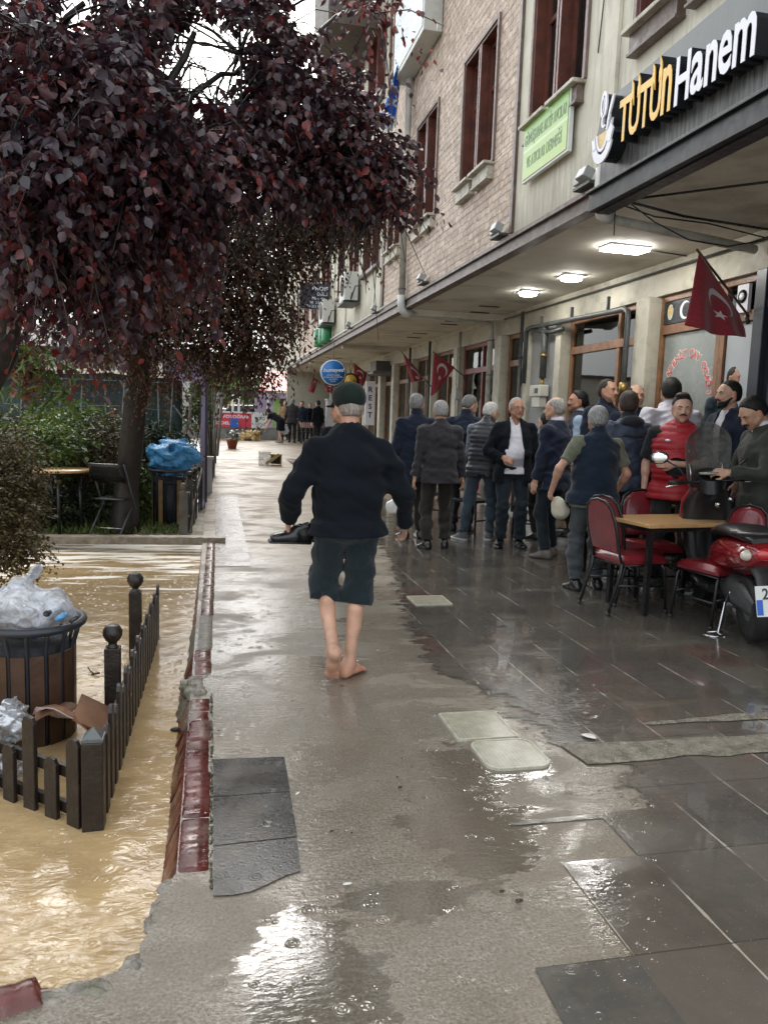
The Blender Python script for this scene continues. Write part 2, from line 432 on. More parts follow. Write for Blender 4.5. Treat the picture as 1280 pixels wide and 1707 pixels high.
# bed of the pit, and the muddy planting ground beyond the beam
t = NT('mud_bed'); p = t.pos()
c = t.mix(t.mr(t.noise(p, 4, 6, .65), .35, .65), (.10, .085, .04), (.33, .26, .16)); c = t.mix(t.mr(t.noise(p, 1.1, 4), .5, .62), c, (.09, .11, .035))
M_mud = t.set(col=c, rough=.45, nrm=t.bump(t.noise(p, 26, 5), .6, .03))
mb = MB()
mb.add([(-12, 1.8, -.42), (-.1, 1.8, -.42), (-.1, 14, -.42), (-12, 14, -.42)], [(0, 1, 2, 3)], False)
mb.build('channel_bed', M_mud, kind='structure', loc=(0, 0, 0))
NX, NY = 90, 40; P = []
for i in range(NX):
    row = []
    for j in range(NY):
        x = -12+11.89*(i/(NX-1))**.6; y = 9.66+4.4*j/(NY-1)
        z = -.085+.022*math.sin(x*2.1+y*1.3)+.014*math.sin(x*5.3-y*3.7+1)+.010*math.sin(x*11+y*7)
        row.append((x, y, z))
    P.append(row)
MB().grid(P).build('muddy_planting_ground', M_mud, kind='structure', loc=(0, 0, 0))

# muddy flood water
t = NT('muddy_water'); p = t.pos(); s = t.sep(p)
n1 = t.noise(t.mapping(p, (1, 2.0, 1)), 3.2, 6, .62, .9); n2 = t.noise(t.mapping(p, (1.3, 3.0, 1), rot=(0, 0, .35)), 15, 5, .62, 1.4)
c = t.mix(t.mr(n1, .35, .65), (.36, .242, .118), (.47, .33, .165))
nearf = t.mr(s[1], 4.2, 2.2)
c = t.mix(t.math('MULTIPLY', t.mr(n2, .54, .64), t.mr(nearf, 0, 1, .10, .42)), c, (.62, .48, .28))
fo = t.noise(t.mapping(p, (.45, 2.2, 1)), 2.2, 5, .6, .6)
foam = t.mr(t.math('ADD', s[1], t.mr(fo, .3, .7, -1.8, 1.8)), 7.9, 8.5)
foam = t.math('MULTIPLY', foam, t.mr(t.noise(t.mapping(p, (.5, 3, 1)), 3, 4), .42, .5))
sp = t.math('MULTIPLY', t.math('LESS_THAN', t.vor(t.mapping(p, (1, 1.6, 1)), 16), .10), t.mr(t.noise(p, 3, 3), .48, .55)); c = t.mix(t.math('MULTIPLY', sp, .6), c, (.70, .58, .42)); c = t.mix(foam, c, (.74, .69, .60))
rip = ripple_height(t, p, 12, 36); rip2 = ripple_height(t, t.mapping(p, loc=(5, 2, 0)), 24, 26)
h = t.math('ADD', t.math('MULTIPLY', t.math('ADD', rip, rip2), .35), t.math('MULTIPLY', t.noise(t.mapping(p, (1, 1.9, 1), rot=(0, 0, .3)), 14, 4, .5, .8), t.mr(nearf, 0, 1, .9, 2.2)))
M_water = t.set(col=c, rough=t.mr(foam, 0, 1, .13, .5), nrm=t.bump(h, .17, .012), spec=.5)
def water():
    xs = [-12, -8, -5, -3.6, -2.8]+[-2.4+2.32*i/110 for i in range(111)]; ys = [1.86+7.9*(j/330)**1.25 for j in range(331)]
    P = []
    for x in xs:
        r = []
        for y in ys:
            a = min(1, max(.35, (5.4-y)/3))
            z = -.122+a*.5*(.0034*math.sin(9*x+14*y+2*math.sin(3*y))+.0026*math.sin(-21*x+25*y+1.5*math.sin(7*x))+.0016*math.sin(37*x+41*y))
            r.append((x, y, z))
        P.append(r)
    MB().grid(P).build('flood_water', M_water, kind='structure', loc=(0, 0, 0))
water()

# darker paving slabs laid in front of the shops
def sheet(name, pts, z, mat, loc=(0, 0, 0)):
    mb = MB(); mb.add([(x, y, z) for x, y in pts], [tuple(range(len(pts)))], False)
    return mb.build(name, mat, kind='structure', loc=loc)
def rag(a, b, n, amp, r):
    out = []; ph = [r.uniform(0, 6) for _ in range(8)]
    for i in range(n):
        f = i/n; w = sum(math.sin(f*(9+13*k)+ph[k])/(1+.5*k) for k in range(6))*.5+r.uniform(-.12, .12)
        out.append((a[0]+(b[0]-a[0])*f+.3*amp*math.sin(f*31+ph[6]), a[1]+(b[1]-a[1])*f+amp*w))
    return out
r_ = random.Random(3)
out = [(7.9, 14), (7.9, -5), (.86, -5), (.86, 1.35), (.88, 1.84), (1.18, 1.84), (1.18, 2.31), (1.47, 2.31), (1.47, 2.57)]
out += [(1.1, 2.57), (1.0, 3.2), (1.0, 9), (1.5, 14)]
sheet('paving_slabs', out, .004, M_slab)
band = pbr('concrete_band', (.20, .18, .14), .25, var=.35, vs=16, bump=.7, bs=90, dirt=(.09, .08, .055), ds=11, world=True)
o1 = rag((2.2, 3.42), (4.8, 3.60), 110, .018, r_)+[(4.8, 3.40)]+rag((4.7, 3.40), (2.1, 3.39), 110, .018, r_)
sheet('concrete_strip', o1, .008, band)
o2 = rag((1.60, 3.21), (4.8, 3.16), 120, .022, r_)+[(4.8, 2.96)]+rag((4.6, 2.97), (1.60, 3.02), 120, .022, r_)
sheet('concrete_strip', o2, .008, band)
t = NT('grey_slab'); p = t.pos(); c = t.mix(t.mr(t.noise(p, 60, 4, .7), .35, .68), (.022, .022, .021), (.062, .060, .056)); c = t.mix(t.mr(t.noise(p, 5, 5), .45, .65, 0, .6), c, (.10, .08, .065))
M_gslab = t.set(col=c, rough=t.mr(t.noise(p, 4, 4), .35, .6, .08, .24), nrm=t.bump(t.math('ADD', t.noise(p, 120, 3), t.math('MULTIPLY', ripple_height(t, p, 12, 60), .3)), .22, .004), spec=.4)
sheet('grey_slab', [(.012, 2.955), (.312, 2.955), (.318, 3.275), (.012, 3.29)], .005, M_gslab)
sheet('grey_slab', [(.012, 2.60), (.306, 2.615), (.311, 2.948), (.012, 2.948)], .005, M_gslab)
sheet('grey_slab', [(.012, 2.31), (.07, 2.305), (.13, 2.315), (.19, 2.35), (.245, 2.385), (.295, 2.40), (.303, 2.607), (.012, 2.592)], .005, M_gslab)
t = NT('wet_brown_strip'); p = t.pos(); s = t.sep(p)
fy = t.math('FLOOR', t.math('MULTIPLY', s[1], 2.6)); wn = t.n('ShaderNodeTexWhiteNoise', noise_dimensions='1D'); t.l(fy, wn.inputs['W'])
c = t.ramp(wn.outputs[0], [(0, (.085, .055, .045)), (.4, (.13, .09, .07)), (.7, (.09, .06, .05)), (1, (.17, .13, .10))], 'CONSTANT')
ey = t.math('PINGPONG', t.math('MULTIPLY', s[1], 2.6), .5); c = t.mix(t.math('LESS_THAN', ey, .03), c, (.25, .22, .17))
M_bstrip = t.set(col=c, rough=t.mr(t.noise(p, 3, 4), .4, .6, .16, .38), nrm=t.bump(t.noise(t.mapping(p, (1, 2, 1)), 18, 3), .5, .012), spec=.25)
sheet('brown_slab_strip', [(.03, 7.6), (.38, 7.6), (.40, 11.8), (.44, 14), (.05, 14)], .005, M_bstrip)

# kerb stones, once painted red
t = NT('red_kerb'); p = t.pos()
c = t.mix(t.mr(t.noise(p, 7, 5), .35, .65), (.070, .014, .012), (.125, .026, .021))
c = t.mix(t.mr(t.noise(p, 16, 6, .7), .55, .66, 0, .7), c, (.14, .10, .09))
c = t.mix(t.mr(t.noise(t.mapping(p, (1, .35, 1)), 5, 5), .56, .66, 0, .8), c, (.24, .20, .17))
c = t.mix(t.mr(t.sep(p)[1], 4.3, 6.5, 0, .72), c, (.21, .145, .115))
M_kerb = t.set(col=c, rough=t.mr(t.noise(p, 9, 4), .4, .6, .10, .38), nrm=t.bump(t.math('ADD', t.noise(p, 45, 4), t.math('MULTIPLY', ripple_height(t, p, 22, 30), .4)), .28, .004), spec=.6)
def kerb_run(y0, y1, dx=0, top=.008, r=r_, ragged=0.0, step=.012):
    n = max(3, int((y1-y0)/step)); P = []
    ph = r.uniform(0, 9)
    for i in range(n+1):
        y = y0+(y1-y0)*i/n; j = lambda a: r.uniform(-a, a)
        e = min(i, n-i)*step; rd = max(0, .012-e)*1.0
        w = ragged*(math.sin(y*23+ph)*.35+math.sin(y*61+ph)*.2+j(.18))
        tz = top-rd*.8+j(.0012)+w*.25
        P.append([(-.001+dx+j(.002)-max(0, w)*.5, y, -.1), (-.003+dx+j(.002)-max(0, w)*.6, y, tz), (-.05+dx, y, tz+.002), (-.093+dx+w*.5+j(.0015), y, tz-.001),
                  (-.112+dx+w+j(.0015), y, tz-.018), (-.172+dx+w*.6+j(.002), y, -.15), (-.178+dx, y, -.40)])
    return P
kb = MB()
for y0, y1, dx, tp, rg in ((2.455, 2.80, 0, .008, .002), (2.806, 3.17, .002, .009, .003), (3.176, 3.50, -.004, .006, .006), (3.508, 3.72, .003, .012, .012), (3.728, 3.86, -.006, .004, .01), (3.866, 4.03, -.003, .008, .006),
                           (4.42, 4.66, .006, .004, .008), (4.668, 4.90, .002, .007, .006),
                           (5.75, 6.25, .02, .004, .01), (6.258, 6.75, .024, .003, .006), (6.76, 7.3, .028, .004, .008), (7.31, 7.9, .032, .003, .006), (7.91, 8.5, .036, .004, .006), (8.51, 9.2, .04, .004, .006)):
    P = kerb_run(y0, y1, dx, tp, ragged=rg); kb.grid(P)
    for R in (P[0], P[-1]): kb.add(R, [tuple(range(len(R)))], False)
kb.build('kerb', M_kerb, kind='structure', loc=(0, 0, 0))
# raw concrete edge where kerb stones are missing, and the crumbling corner
def rubble(name, cx, cy, cz, sx, sy, sz, mat, seed, parent=None, build=True, mb=None):
    r = random.Random(seed); m = mb or MB(); nu, nv = 26, 16; P = []
    ph = [r.uniform(0, 6) for _ in range(6)]
    for j in range(nv+1):
        a = -PI/2+PI*j/nv; row = []
        for i in range(nu):
            b = 2*PI*i/nu
            d = 1+.12*math.sin(3*b+ph[0]+2*a)+.09*math.sin(5*b+ph[1]-3*a)+.06*math.sin(9*b+ph[2]+4*a)+r.uniform(-.035, .035)
            ca = abs(math.cos(a))**.7*(1 if math.cos(a) >= 0 else -1)
            row.append((cx+sx*d*ca*math.cos(b), cy+sy*d*ca*math.sin(b), cz+sz*d*math.sin(a)))
        P.append(row)
    m.grid(P, closed=True)
    return m if not build else m.build(name, mat, kind='structure', loc=(0, 0, 0))
m = MB()
P = kerb_run(4.9, 5.75, .012, .003, ragged=.018, step=.02); m.grid(P)
for k, (x, y, sx, sy, sz) in enumerate(((-.075, 4.16, .06, .075, .035), (-.10, 4.30, .07, .09, .03), (-.06, 4.38, .06, .05, .02), (-.12, 4.22, .04, .06, .04))):
    rubble('', x, y, -.015, sx, sy, sz, None, 40+k, build=False, mb=m)
P = kerb_run(4.03, 4.42, -.02, -.03, ragged=.02, step=.02); m.grid(P)
rubblemat = pbr('rough_concrete', (.20, .18, .15), .35, var=.4, vs=20, bump=.9, bs=60, dirt=(.11, .11, .05), ds=9, world=True)
m.build('kerb_rubble', rubblemat, kind='structure', loc=(0, 0, 0))
m = MB()
for k, (x, y, sx, sy, sz) in enumerate(((-.20, 2.05, .035, .04, .016), (-.30, 1.97, .07, .035, .018), (-.165, 2.22, .02, .05, .012), (-.42, 1.95, .09, .03, .016), (-.13, 2.40, .03, .04, .012), (-.155, 2.30, .02, .04, .012))):
    rubble('', x, y, -.012, sx, sy, sz, None, 60+k, build=False, mb=m)
m.build('broken_edge', rubblemat, kind='structure', loc=(0, 0, 0))
# the loose red kerb stone lying across the near edge
kr = MB(); q0 = Vector((-.98, 1.80, .0)); q1 = Vector((-.40, 1.985, .0)); P = []
dd = (q1-q0).normalized(); nn = Vector((-dd.y, dd.x, 0))
for i in range(41):
    c0 = q0.lerp(q1, i/40); e = (.02 if i < 39 else -.02)+r_.uniform(-.003, .003)
    P.append([c0-nn*.055+Vector((0, 0, -.03)), c0-nn*.05+Vector((0, 0, e+.003*math.sin(i))), c0+nn*.03+Vector((0, 0, e+r_.uniform(0, .003))), c0+nn*.055+Vector((0, 0, e-.012)), c0+nn*.09+Vector((0, 0, -.15))])
kr.grid(P)
for R in (P[0], P[-1]): kr.add(R, [tuple(range(len(R)))], False)
tag(kr.build('kerb_stone', M_kerb), 'broken red kerb stone lying along the near edge of the brown flood', 'kerb stone')
# moss and grit in the joint behind the kerb
M_moss = pbr('mossy_joint', (.055, .065, .025), .5, var=.5, vs=40, bump=.8, bs=120, dirt=(.02, .02, .015), ds=30, world=True)
mm = MB()
for i in range(150):
    y = 2.35+1.75*r_.random(); x = .005+r_.uniform(-.004, .006); s_ = r_.uniform(.002, .006)
    mm.ell((x, y, .004), (s_, s_*1.8, s_*.7), 6, 4)
tag(mm.build('moss_line', M_moss, loc=(0, 0, 0)), kind='stuff')

# small square covers let into the pavement
t = NT('checker_cover'); p = t.obj()
w = t.n('ShaderNodeTexChecker'); t.l(t.mapping(p, rot=(0, 0, .78)), w.inputs[0]); w.inputs['Scale'].default_value = 75
c = t.mix(t.mr(t.noise(p, 18, 5), .3, .7), (.30, .28, .205), (.46, .44, .34)); c = t.mix(t.math('MULTIPLY', w.outputs[1], .30), c, (.16, .15, .11))
M_cover = t.set(col=c, rough=.22, nrm=t.bump(w.outputs[1], .6, .004))
M_rim = pbr('cover_rim', (.40, .38, .30), .3, var=.2, vs=20)
for x0, x1, y0, y1, rc, lb in ((1.13, 1.435, 3.33, 3.665, .015, 'pale square cover in the pavement, the farther of the two side by side covers'), (1.17, 1.475, 3.01, 3.315, .07, 'pale cover with worn round corners, nearest of the three covers in the pavement'), (1.60, 1.915, 5.92, 6.235, .01, 'pale square cover alone on the dark slabs near the table')):
    th = thing('manhole_cover', ((x0+x1)/2, (y0+y1)/2, .006), lb, 'manhole cover', 'small covers in the pavement')
    def rr(x0, x1, y0, y1, rc):
        o = []
        for cx, cy, a0 in ((x1-rc, y1-rc, 0), (x0+rc, y1-rc, 90), (x0+rc, y0+rc, 180), (x1-rc, y0+rc, 270)):
            for k in range(5): a = math.radians(a0+k*22.5); o.append((cx+rc*math.cos(a), cy+rc*math.sin(a)))
        return o
    a = rr(x0, x1, y0, y1, rc); b = rr(x0+.012, x1-.012, y0+.012, y1-.012, max(.004, rc-.012))
    m = MB(); n = len(a)
    m.add([(x, y, z) for x, y, z in [(*q, -.01) for q in a]+[(*q, .012) for q in a]+[(*q, .012) for q in b]+[(*q, .008) for q in b]],
          [(k*n+i, k*n+(i+1) % n, (k+1)*n+(i+1) % n, (k+1)*n+i) for k in range(3) for i in range(n)], False)
    m.build('rim', M_rim, th)
    m = MB(); m.add([(x, y, .0095) for x, y in b], [tuple(range(n))], False); m.build('plate', M_cover, th)
# wet leaves and litter on the ground
M_wl = pbr('wet_leaf', (.035, .02, .012), .25, var=.5, vs=60); M_butt = pbr('white_litter', (.7, .68, .62), .5)
def litter(px, py, L, W, ang, mat, name, lb, cat, grp, curl=.3):
    c = at_g(px, py); m = MB(); P = []
    for i in range(6):
        u = i/5; w_ = W*math.sin(PI*min(.98, max(.02, u)))**.7/2; row = []
        for j in range(3):
            v = (j-1)*w_; row.append(c+Vector((math.cos(ang)*(u-.5)*L-math.sin(ang)*v, math.sin(ang)*(u-.5)*L+math.cos(ang)*v, .010+curl*abs(v)+.10*L*(u-.5)**2)))
        P.append(row)
    m.grid(P); tag(m.build(name, mat, solid=.0015), lb, cat, grp)
LL = ['largest dark wet leaf, on the path left of the rolled trousers', 'dark leaf crumb on the path, upper one left of the bare feet', 'dark leaf crumb on the path, lower one left of the bare feet', 'curled brown leaf just below the bare feet', 'tiny leaf between the kerb and the bare feet', 'leaf crumb on the path beside the kerb stones', 'dark leaf on the path below the pair of covers', 'tiny dark crumb above the leaf below the covers', 'small dark leaf right of the grey slabs', 'bent leaf beside the small one right of the grey slabs', 'small leaf of the two lying left of the dark slabs', 'broad brown leaf, nearest on the path left of the dark slabs', 'tiny crumb just left of the bare feet']
for k, (px, py, L, W, a) in enumerate(((447, 1022, .035, .022, .2), (452, 1081, .02, .012, 1.2), (449, 1100, .02, .012, .3), (570, 1147, .03, .018, .1), (487, 1172, .02, .01, 1.5), (365, 1222, .018, .012, .2), (667, 1317, .022, .014, .3), (662, 1300, .014, .01, 2), (586, 1393, .014, .008, 1.4), (553, 1391, .02, .01, .4), (836, 1492, .02, .012, .5), (865, 1508, .03, .02, .2), (497, 1095, .012, .008, .2))):
    litter(px, py, L, W, a, M_wl, 'fallen_leaf', LL[k], 'leaf', 'wet leaves scattered on the path')
for k, (px, py, L, W, a, lb) in enumerate(((630, 1087, .022, .014, .4, 'tiny white scrap on the path right of the bare feet'), (496, 1327, .026, .010, .9, 'white cigarette end lying beside the dark grey slabs'), (579, 1479, .03, .012, .1, 'white scrap in the puddle at the crack of the path'), (513, 1009, .018, .01, .2, 'tiny pale scrap left of the walking man'), (981, 1232, .075, .05, -.9, 'shiny white paper scrap on the edge of the concrete strip'))):
    litter(px, py, L, W, a, M_butt, 'litter_scrap', lb, 'litter', 'white scraps on the path')
# ------------------------------------------------------------ the building
XF, XW, ZC = 3.10, 4.87, 3.30            # street facade plane, shop front plane, arcade ceiling
t = NT('cream_plaster'); p = t.pos(); s = t.sep(p)
c = t.mix(t.mr(t.noise(p, 2.5, 5, .6), .35, .65), (.54, .51, .415), (.66, .63, .52))
c = t.mix(t.mr(t.noise(t.mapping(p, (1, 6, .5)), 3, 6, .7), .50, .72, 0, .7), c, (.27, .25, .20))
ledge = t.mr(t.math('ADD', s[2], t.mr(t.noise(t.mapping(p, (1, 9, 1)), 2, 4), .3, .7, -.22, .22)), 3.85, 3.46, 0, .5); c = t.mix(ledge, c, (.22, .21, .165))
c = t.mix(t.mr(t.noise(p, 26, 5, .7), .62, .72, 0, .5), c, (.26, .24, .19))
M_plaster = t.set(col=c, rough=.75, nrm=t.bump(t.noise(p, 90, 4), .25, .004))
M_column = pbr('column_paint', (.50, .475, .385), .6, var=.10, vs=4, bump=.15, bs=50, dirt=(.33, .31, .25), ds=5, world=True)
M_ceil = pbr('ceiling_paint', (.58, .545, .46), .8, var=.08, vs=1.6, bump=.15, bs=12, dirt=(.31, .29, .24), ds=1.4, world=True)
M_dark = pbr('dark_interior', (.035, .03, .026), .8)
M_room = pbr('room_wall', (.45, .41, .32), .8, var=.2, vs=2)
M_wood = pbr('shopfront_wood', (.20, .095, .042), .38, var=.35, vs=9, bump=.2, bs=60, world=True)
t = NT('stone_cladding'); p = t.pos(); s = t.sep(p)
cb = t.n('ShaderNodeCombineXYZ'); t.l(s[1], cb.inputs[0]); t.l(s[2], cb.inputs[1]); v0 = cb.outputs[0]
dn = t.n('ShaderNodeTexNoise'); t.l(v0, dn.inputs['Vector']); dn.inputs['Scale'].default_value = 9; dn.inputs['Detail'].default_value = 3
vm = t.n('ShaderNodeVectorMath', operation='SCALE'); t.l(dn.outputs[1], vm.inputs[0]); vm.inputs[3].default_value = .045
va = t.n('ShaderNodeVectorMath', operation='ADD'); t.l(v0, va.inputs[0]); t.l(vm.outputs[0], va.inputs[1])
br = t.n('ShaderNodeTexBrick'); t.l(va.outputs[0], br.inputs[0]); br.inputs['Scale'].default_value = 1
br.inputs['Brick Width'].default_value = .15; br.inputs['Row Height'].default_value = .085; br.inputs['Mortar Size'].default_value = .006; br.inputs['Mortar Smooth'].default_value = .5
br.inputs['Color1'].default_value = (.64, .52, .43, 1); br.inputs['Color2'].default_value = (.52, .41, .33, 1); br.inputs['Mortar'].default_value = (.34, .28, .225, 1)
vo = t.n('ShaderNodeTexVoronoi'); t.l(t.mapping(v0, (9, 13, 1)), vo.inputs['Vector']); vo.inputs['Scale'].default_value = 1
c = t.mix(.75, br.outputs[0], t.mix(t.sep(vo.outputs['Color'])[0], (.68, .66, .64), (1.2, 1.18, 1.16)), 'MULTIPLY')
big = t.n('ShaderNodeTexBrick'); t.l(v0, big.inputs[0]); big.inputs['Scale'].default_value = 1; big.inputs['Brick Width'].default_value = 1.15; big.inputs['Row Height'].default_value = .37; big.inputs['Mortar Size'].default_value = .006
big.inputs['Color1'].default_value = (1, 1, 1, 1); big.inputs['Color2'].default_value = (.93, .92, .91, 1); big.inputs['Mortar'].default_value = (.55, .52, .48, 1)
c = t.mix(1, c, big.outputs[0], 'MULTIPLY')
h = t.math('ADD', t.math('MULTIPLY', vo.outputs[0], -.5), t.math('SUBTRACT', t.math('MULTIPLY', t.noise(p, 45, 5), .5), br.outputs[1]))
M_stone = t.set(col=c, rough=.7, nrm=t.bump(h, .9, .02))
M_wframe = pbr('window_wood', (.105, .030, .018), .42, var=.35, vs=7, bump=.25, bs=50, dirt=(.05, .018, .012), ds=6, world=True)
M_trim = pbr('brown_trim', (.105, .07, .055), .45, var=.3, vs=8, bump=.3, bs=40, dirt=(.2, .17, .14), ds=5, world=True)
M_wrim = pbr('window_surround', (.17, .12, .10), .5, var=.25, vs=8, world=True)
M_sill = pbr('stone_sill', (.46, .43, .35), .55, var=.15, vs=12, bump=.3, bs=60, dirt=(.2, .18, .13), ds=9, world=True)
def glass_mat(name, tint, refl=1.0, rough=.02, alpha=.85):
    t = NT(name); t.t.nodes.remove(t.b)
    tr = t.n('ShaderNodeBsdfTransparent'); tr.inputs[0].default_value = (*[c*alpha for c in tint], 1)
    gl = t.n('ShaderNodeBsdfGlossy'); gl.inputs['Roughness'].default_value = rough; gl.inputs[0].default_value = (refl, refl, refl, 1)
    fr = t.n('ShaderNodeFresnel'); fr.inputs[0].default_value = 1.55
    mx = t.n('ShaderNodeMixShader'); t.l(fr.outputs[0], mx.inputs[0]); t.l(tr.outputs[0], mx.inputs[1]); t.l(gl.outputs[0], mx.inputs[2]); t.l(mx.outputs[0], t.out.inputs[0])
    return t.m
M_glass = glass_mat('window_glass', (.80, .86, .84)); M_dglass = glass_mat('dim_glass', (.35, .42, .42))
BLD = thing('shop_building', (3.1, 8, 0), 'long cream and stone clad building with shops under an overhanging upper floor', 'building')

WIN = [(4.35, 5.73), (6.60, 7.77), (8.86, 10.05), (11.27, 12.41), (13.38, 14.36), (15.05, 16.75), (17.45, 18.5), (19.2, 20.2), (21.6, 23.3), (24.4, 25.6), (26.6, 27.8), (29.1, 30.2), (31.4, 32.6)]
ZW = (4.44, 5.97); ZW2 = (7.55, 9.05); Y0, Y1, ZT = 1.2, 34.0, 9.9
STONE = [(8.13, 14.64), (24.0, 29.0)]
def wall_strip(mb, y0, y1):
    ws = [w for w in WIN if w[0] >= y0-.01 and w[1] <= y1+.01]
    ys = sorted({y0, y1, *[v for w in ws for v in w]})
    zs = [ZC+.16, ZW[0], ZW[1], ZW2[0], ZW2[1], ZT]
    for a, b in zip(ys, ys[1:]):
        iswin = any(abs(a-w[0]) < 1e-6 for w in ws)
        if not iswin: mb.box((XF, a, zs[0]), (XF+.22, b, zs[-1]))
        else:
            for k in (0, 2, 4): mb.box((XF, a, zs[k]), (XF+.22, b, zs[k+1]))
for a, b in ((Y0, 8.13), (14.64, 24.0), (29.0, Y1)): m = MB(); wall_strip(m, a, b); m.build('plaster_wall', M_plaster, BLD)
m = MB(); m.box((XF, Y1, 0), (9, Y1+.2, ZT)); m.build('end_wall', M_plaster, BLD)
for a, b in STONE:
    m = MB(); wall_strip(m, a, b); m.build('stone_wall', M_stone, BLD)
m = MB(); m.box((XF+1.3, Y0, ZC+.12), (XF+1.4, Y1, ZT)); m.box((XF+.22, Y0, 6.4), (XF+1.3, Y1, 6.7)); m.build('inner_wall', M_dark, BLD)
# windows: surround, deep wooden reveals, mullion, casements, glass, stepped sills
for wi, (a, b) in enumerate(WIN):
    for fl, (z0, z1) in enumerate((ZW, ZW2)):
        m = MB(); e = .045
        for q in (((XF-.03, a-e, z0-.0), (XF-.001, a, z1+e)), ((XF-.03, b, z0), (XF-.001, b+e, z1+e)), ((XF-.032, a, z1), (XF-.001, b, z1+e))): m.box(*q)
        fr = m.build('window', M_wrim, BLD)
        m = MB(); g = .035; mid = (a+b)/2; dp = .20
        m.box((XF-.015, a+.001, z0), (XF+dp, a+g, z1-.001)); m.box((XF-.015, b-g, z0), (XF+dp, b-.001, z1-.001)); m.box((XF-.015, a+g, z1-g), (XF+dp, b-g, z1-.001)); m.box((XF-.015, a+g, z0), (XF+dp, b-g, z0+g))
        m.box((XF-.02, mid-.05, z0+g), (XF+dp, mid-.012, z1-g)); m.box((XF-.02, mid+.012, z0+g), (XF+dp, mid+.05, z1-g)); m.box((XF+.03, mid-.012, z0+g), (XF+dp, mid+.012, z1-g))
        for s0, s1 in ((a+g, mid-.05), (mid+.05, b-g)):
            for q in ((s0, s0+.05), (s1-.05, s1)): m.box((XF+.10, q[0], z0+g), (XF+.16, q[1], z1-g))
            m.box((XF+.10, s0+.05, z1-g-.06), (XF+.16, s1-.05, z1-g)); m.box((XF+.10, s0+.05, z0+g), (XF+.16, s1-.05, z0+g+.06)); m.box((XF+.105, s0+.05, z0+(z1-z0)*.62), (XF+.155, s1-.05, z0+(z1-z0)*.62+.05))
        m.build('frame', M_wframe, fr)
        m = MB()
        for s0, s1 in ((a+g+.05, mid-.1), (mid+.1, b-g-.05)): m.box((XF+.125, s0, z0+g+.06), (XF+.131, s1, z1-g-.06))
        m.build('glass', M_glass, fr)
        if fl == 0 and a < 15:
            for (s0, s1, dz) in ((a-.03, mid-.03, 0), (mid+.03, b+.03, 0)):
                m = MB(); m.box((XF-.13, s0, z0-.035+dz), (XF+.02, s1, z0+.0+dz)); m.build('sill', M_sill, fr, bevel=.006)
                m = MB(); m.box((XF-.07, s0+.03, z0-.17), (XF-.002, s1-.03, z0-.036)); m.box((XF-.085, s0+.02, z0-.19), (XF-.002, s1-.02, z0-.171)); m.build('sill', M_trim if a < 8 else M_sill, fr)
        else:
            m = MB(); m.box((XF-.09, a-.05, z0-.07), (XF+.0, b+.05, z0-.002)); m.build('sill', M_trim, fr)
# curtains in the upper windows near the sign
M_curtain = pbr('net_curtain', (.50, .50, .46), .8, var=.1, vs=3)
def curtain(y0, y1, z0, z1, x, nm='curtain', amp=.02, fq=60, mat=None, par=None):
    P = []
    n = int((y1-y0)*60)+2
    for i in range(n):
        y = y0+(y1-y0)*i/(n-1); P.append([(x+amp*math.sin(y*fq+.4*math.sin(y*17)), y, z) for z in (z0, (z0+z1)/2, z1)])
    return MB().grid(P).build(nm, mat or M_curtain, par or BLD)
for a, b in (WIN[0], WIN[2], WIN[4], WIN[5], WIN[8]): curtain(a+.08, b-.08, ZW[0]+.05, ZW[1]-.05, XF+.30)
# vertical strips between the facade sections
for y, mt, w, nm in ((8.13, M_trim, .07, 'corner_strip'), (14.66, M_trim, .05, 'corner_strip'), (14.86, M_plaster, .10, 'pilaster'), (24.0, M_trim, .05, 'corner_strip'), (6.1, M_plaster, .22, 'pilaster'), (18.95, M_plaster, .16, 'pilaster'), (20.9, M_plaster, .16, 'pilaster'), (29.0, M_trim, .05, 'corner_strip'), (30.8, M_plaster, .16, 'pilaster')):
    m = MB(); m.box((XF-.035, y-w/2, ZC+.19), (XF-.003, y+w/2, ZT)); m.build(nm, mt, BLD)
# overhang: edge beam with ledge and drip, ceiling slab
m = MB(); m.box((XF-.05, Y0, ZC+.115), (XF+.12, Y1, ZC+.155)); m.box((XF-.012, Y0, ZC+.02), (XF+.12, Y1, ZC+.112)); m.box((XF-.03, Y0, ZC-.012), (XF+.10, Y1, ZC+.018)); m.build('edge_beam', M_trim, BLD)
m = MB(); m.box((XF+.121, Y0, ZC), (XW+3.2, Y1, ZC+.11)); m.build('arcade_ceiling', M_ceil, BLD)
for y in (12.95, 20.0, 27.0): m = MB(); m.box((XF+.1, y-.10, ZC-.10), (XW, y+.10, ZC-.002)); m.build('ceiling_beam', M_ceil, BLD)
m = MB()
for px, py in ((815, 510), (800, 520), (756, 535), (748, 540), (700, 555), (690, 562)):
    q = at_z(px, py, ZC); m.box((q.x-.16, q.y-.03, ZC-.012), (q.x+.16, q.y+.03, ZC-.002))
m.build('vent_slot', M_dark, BLD)
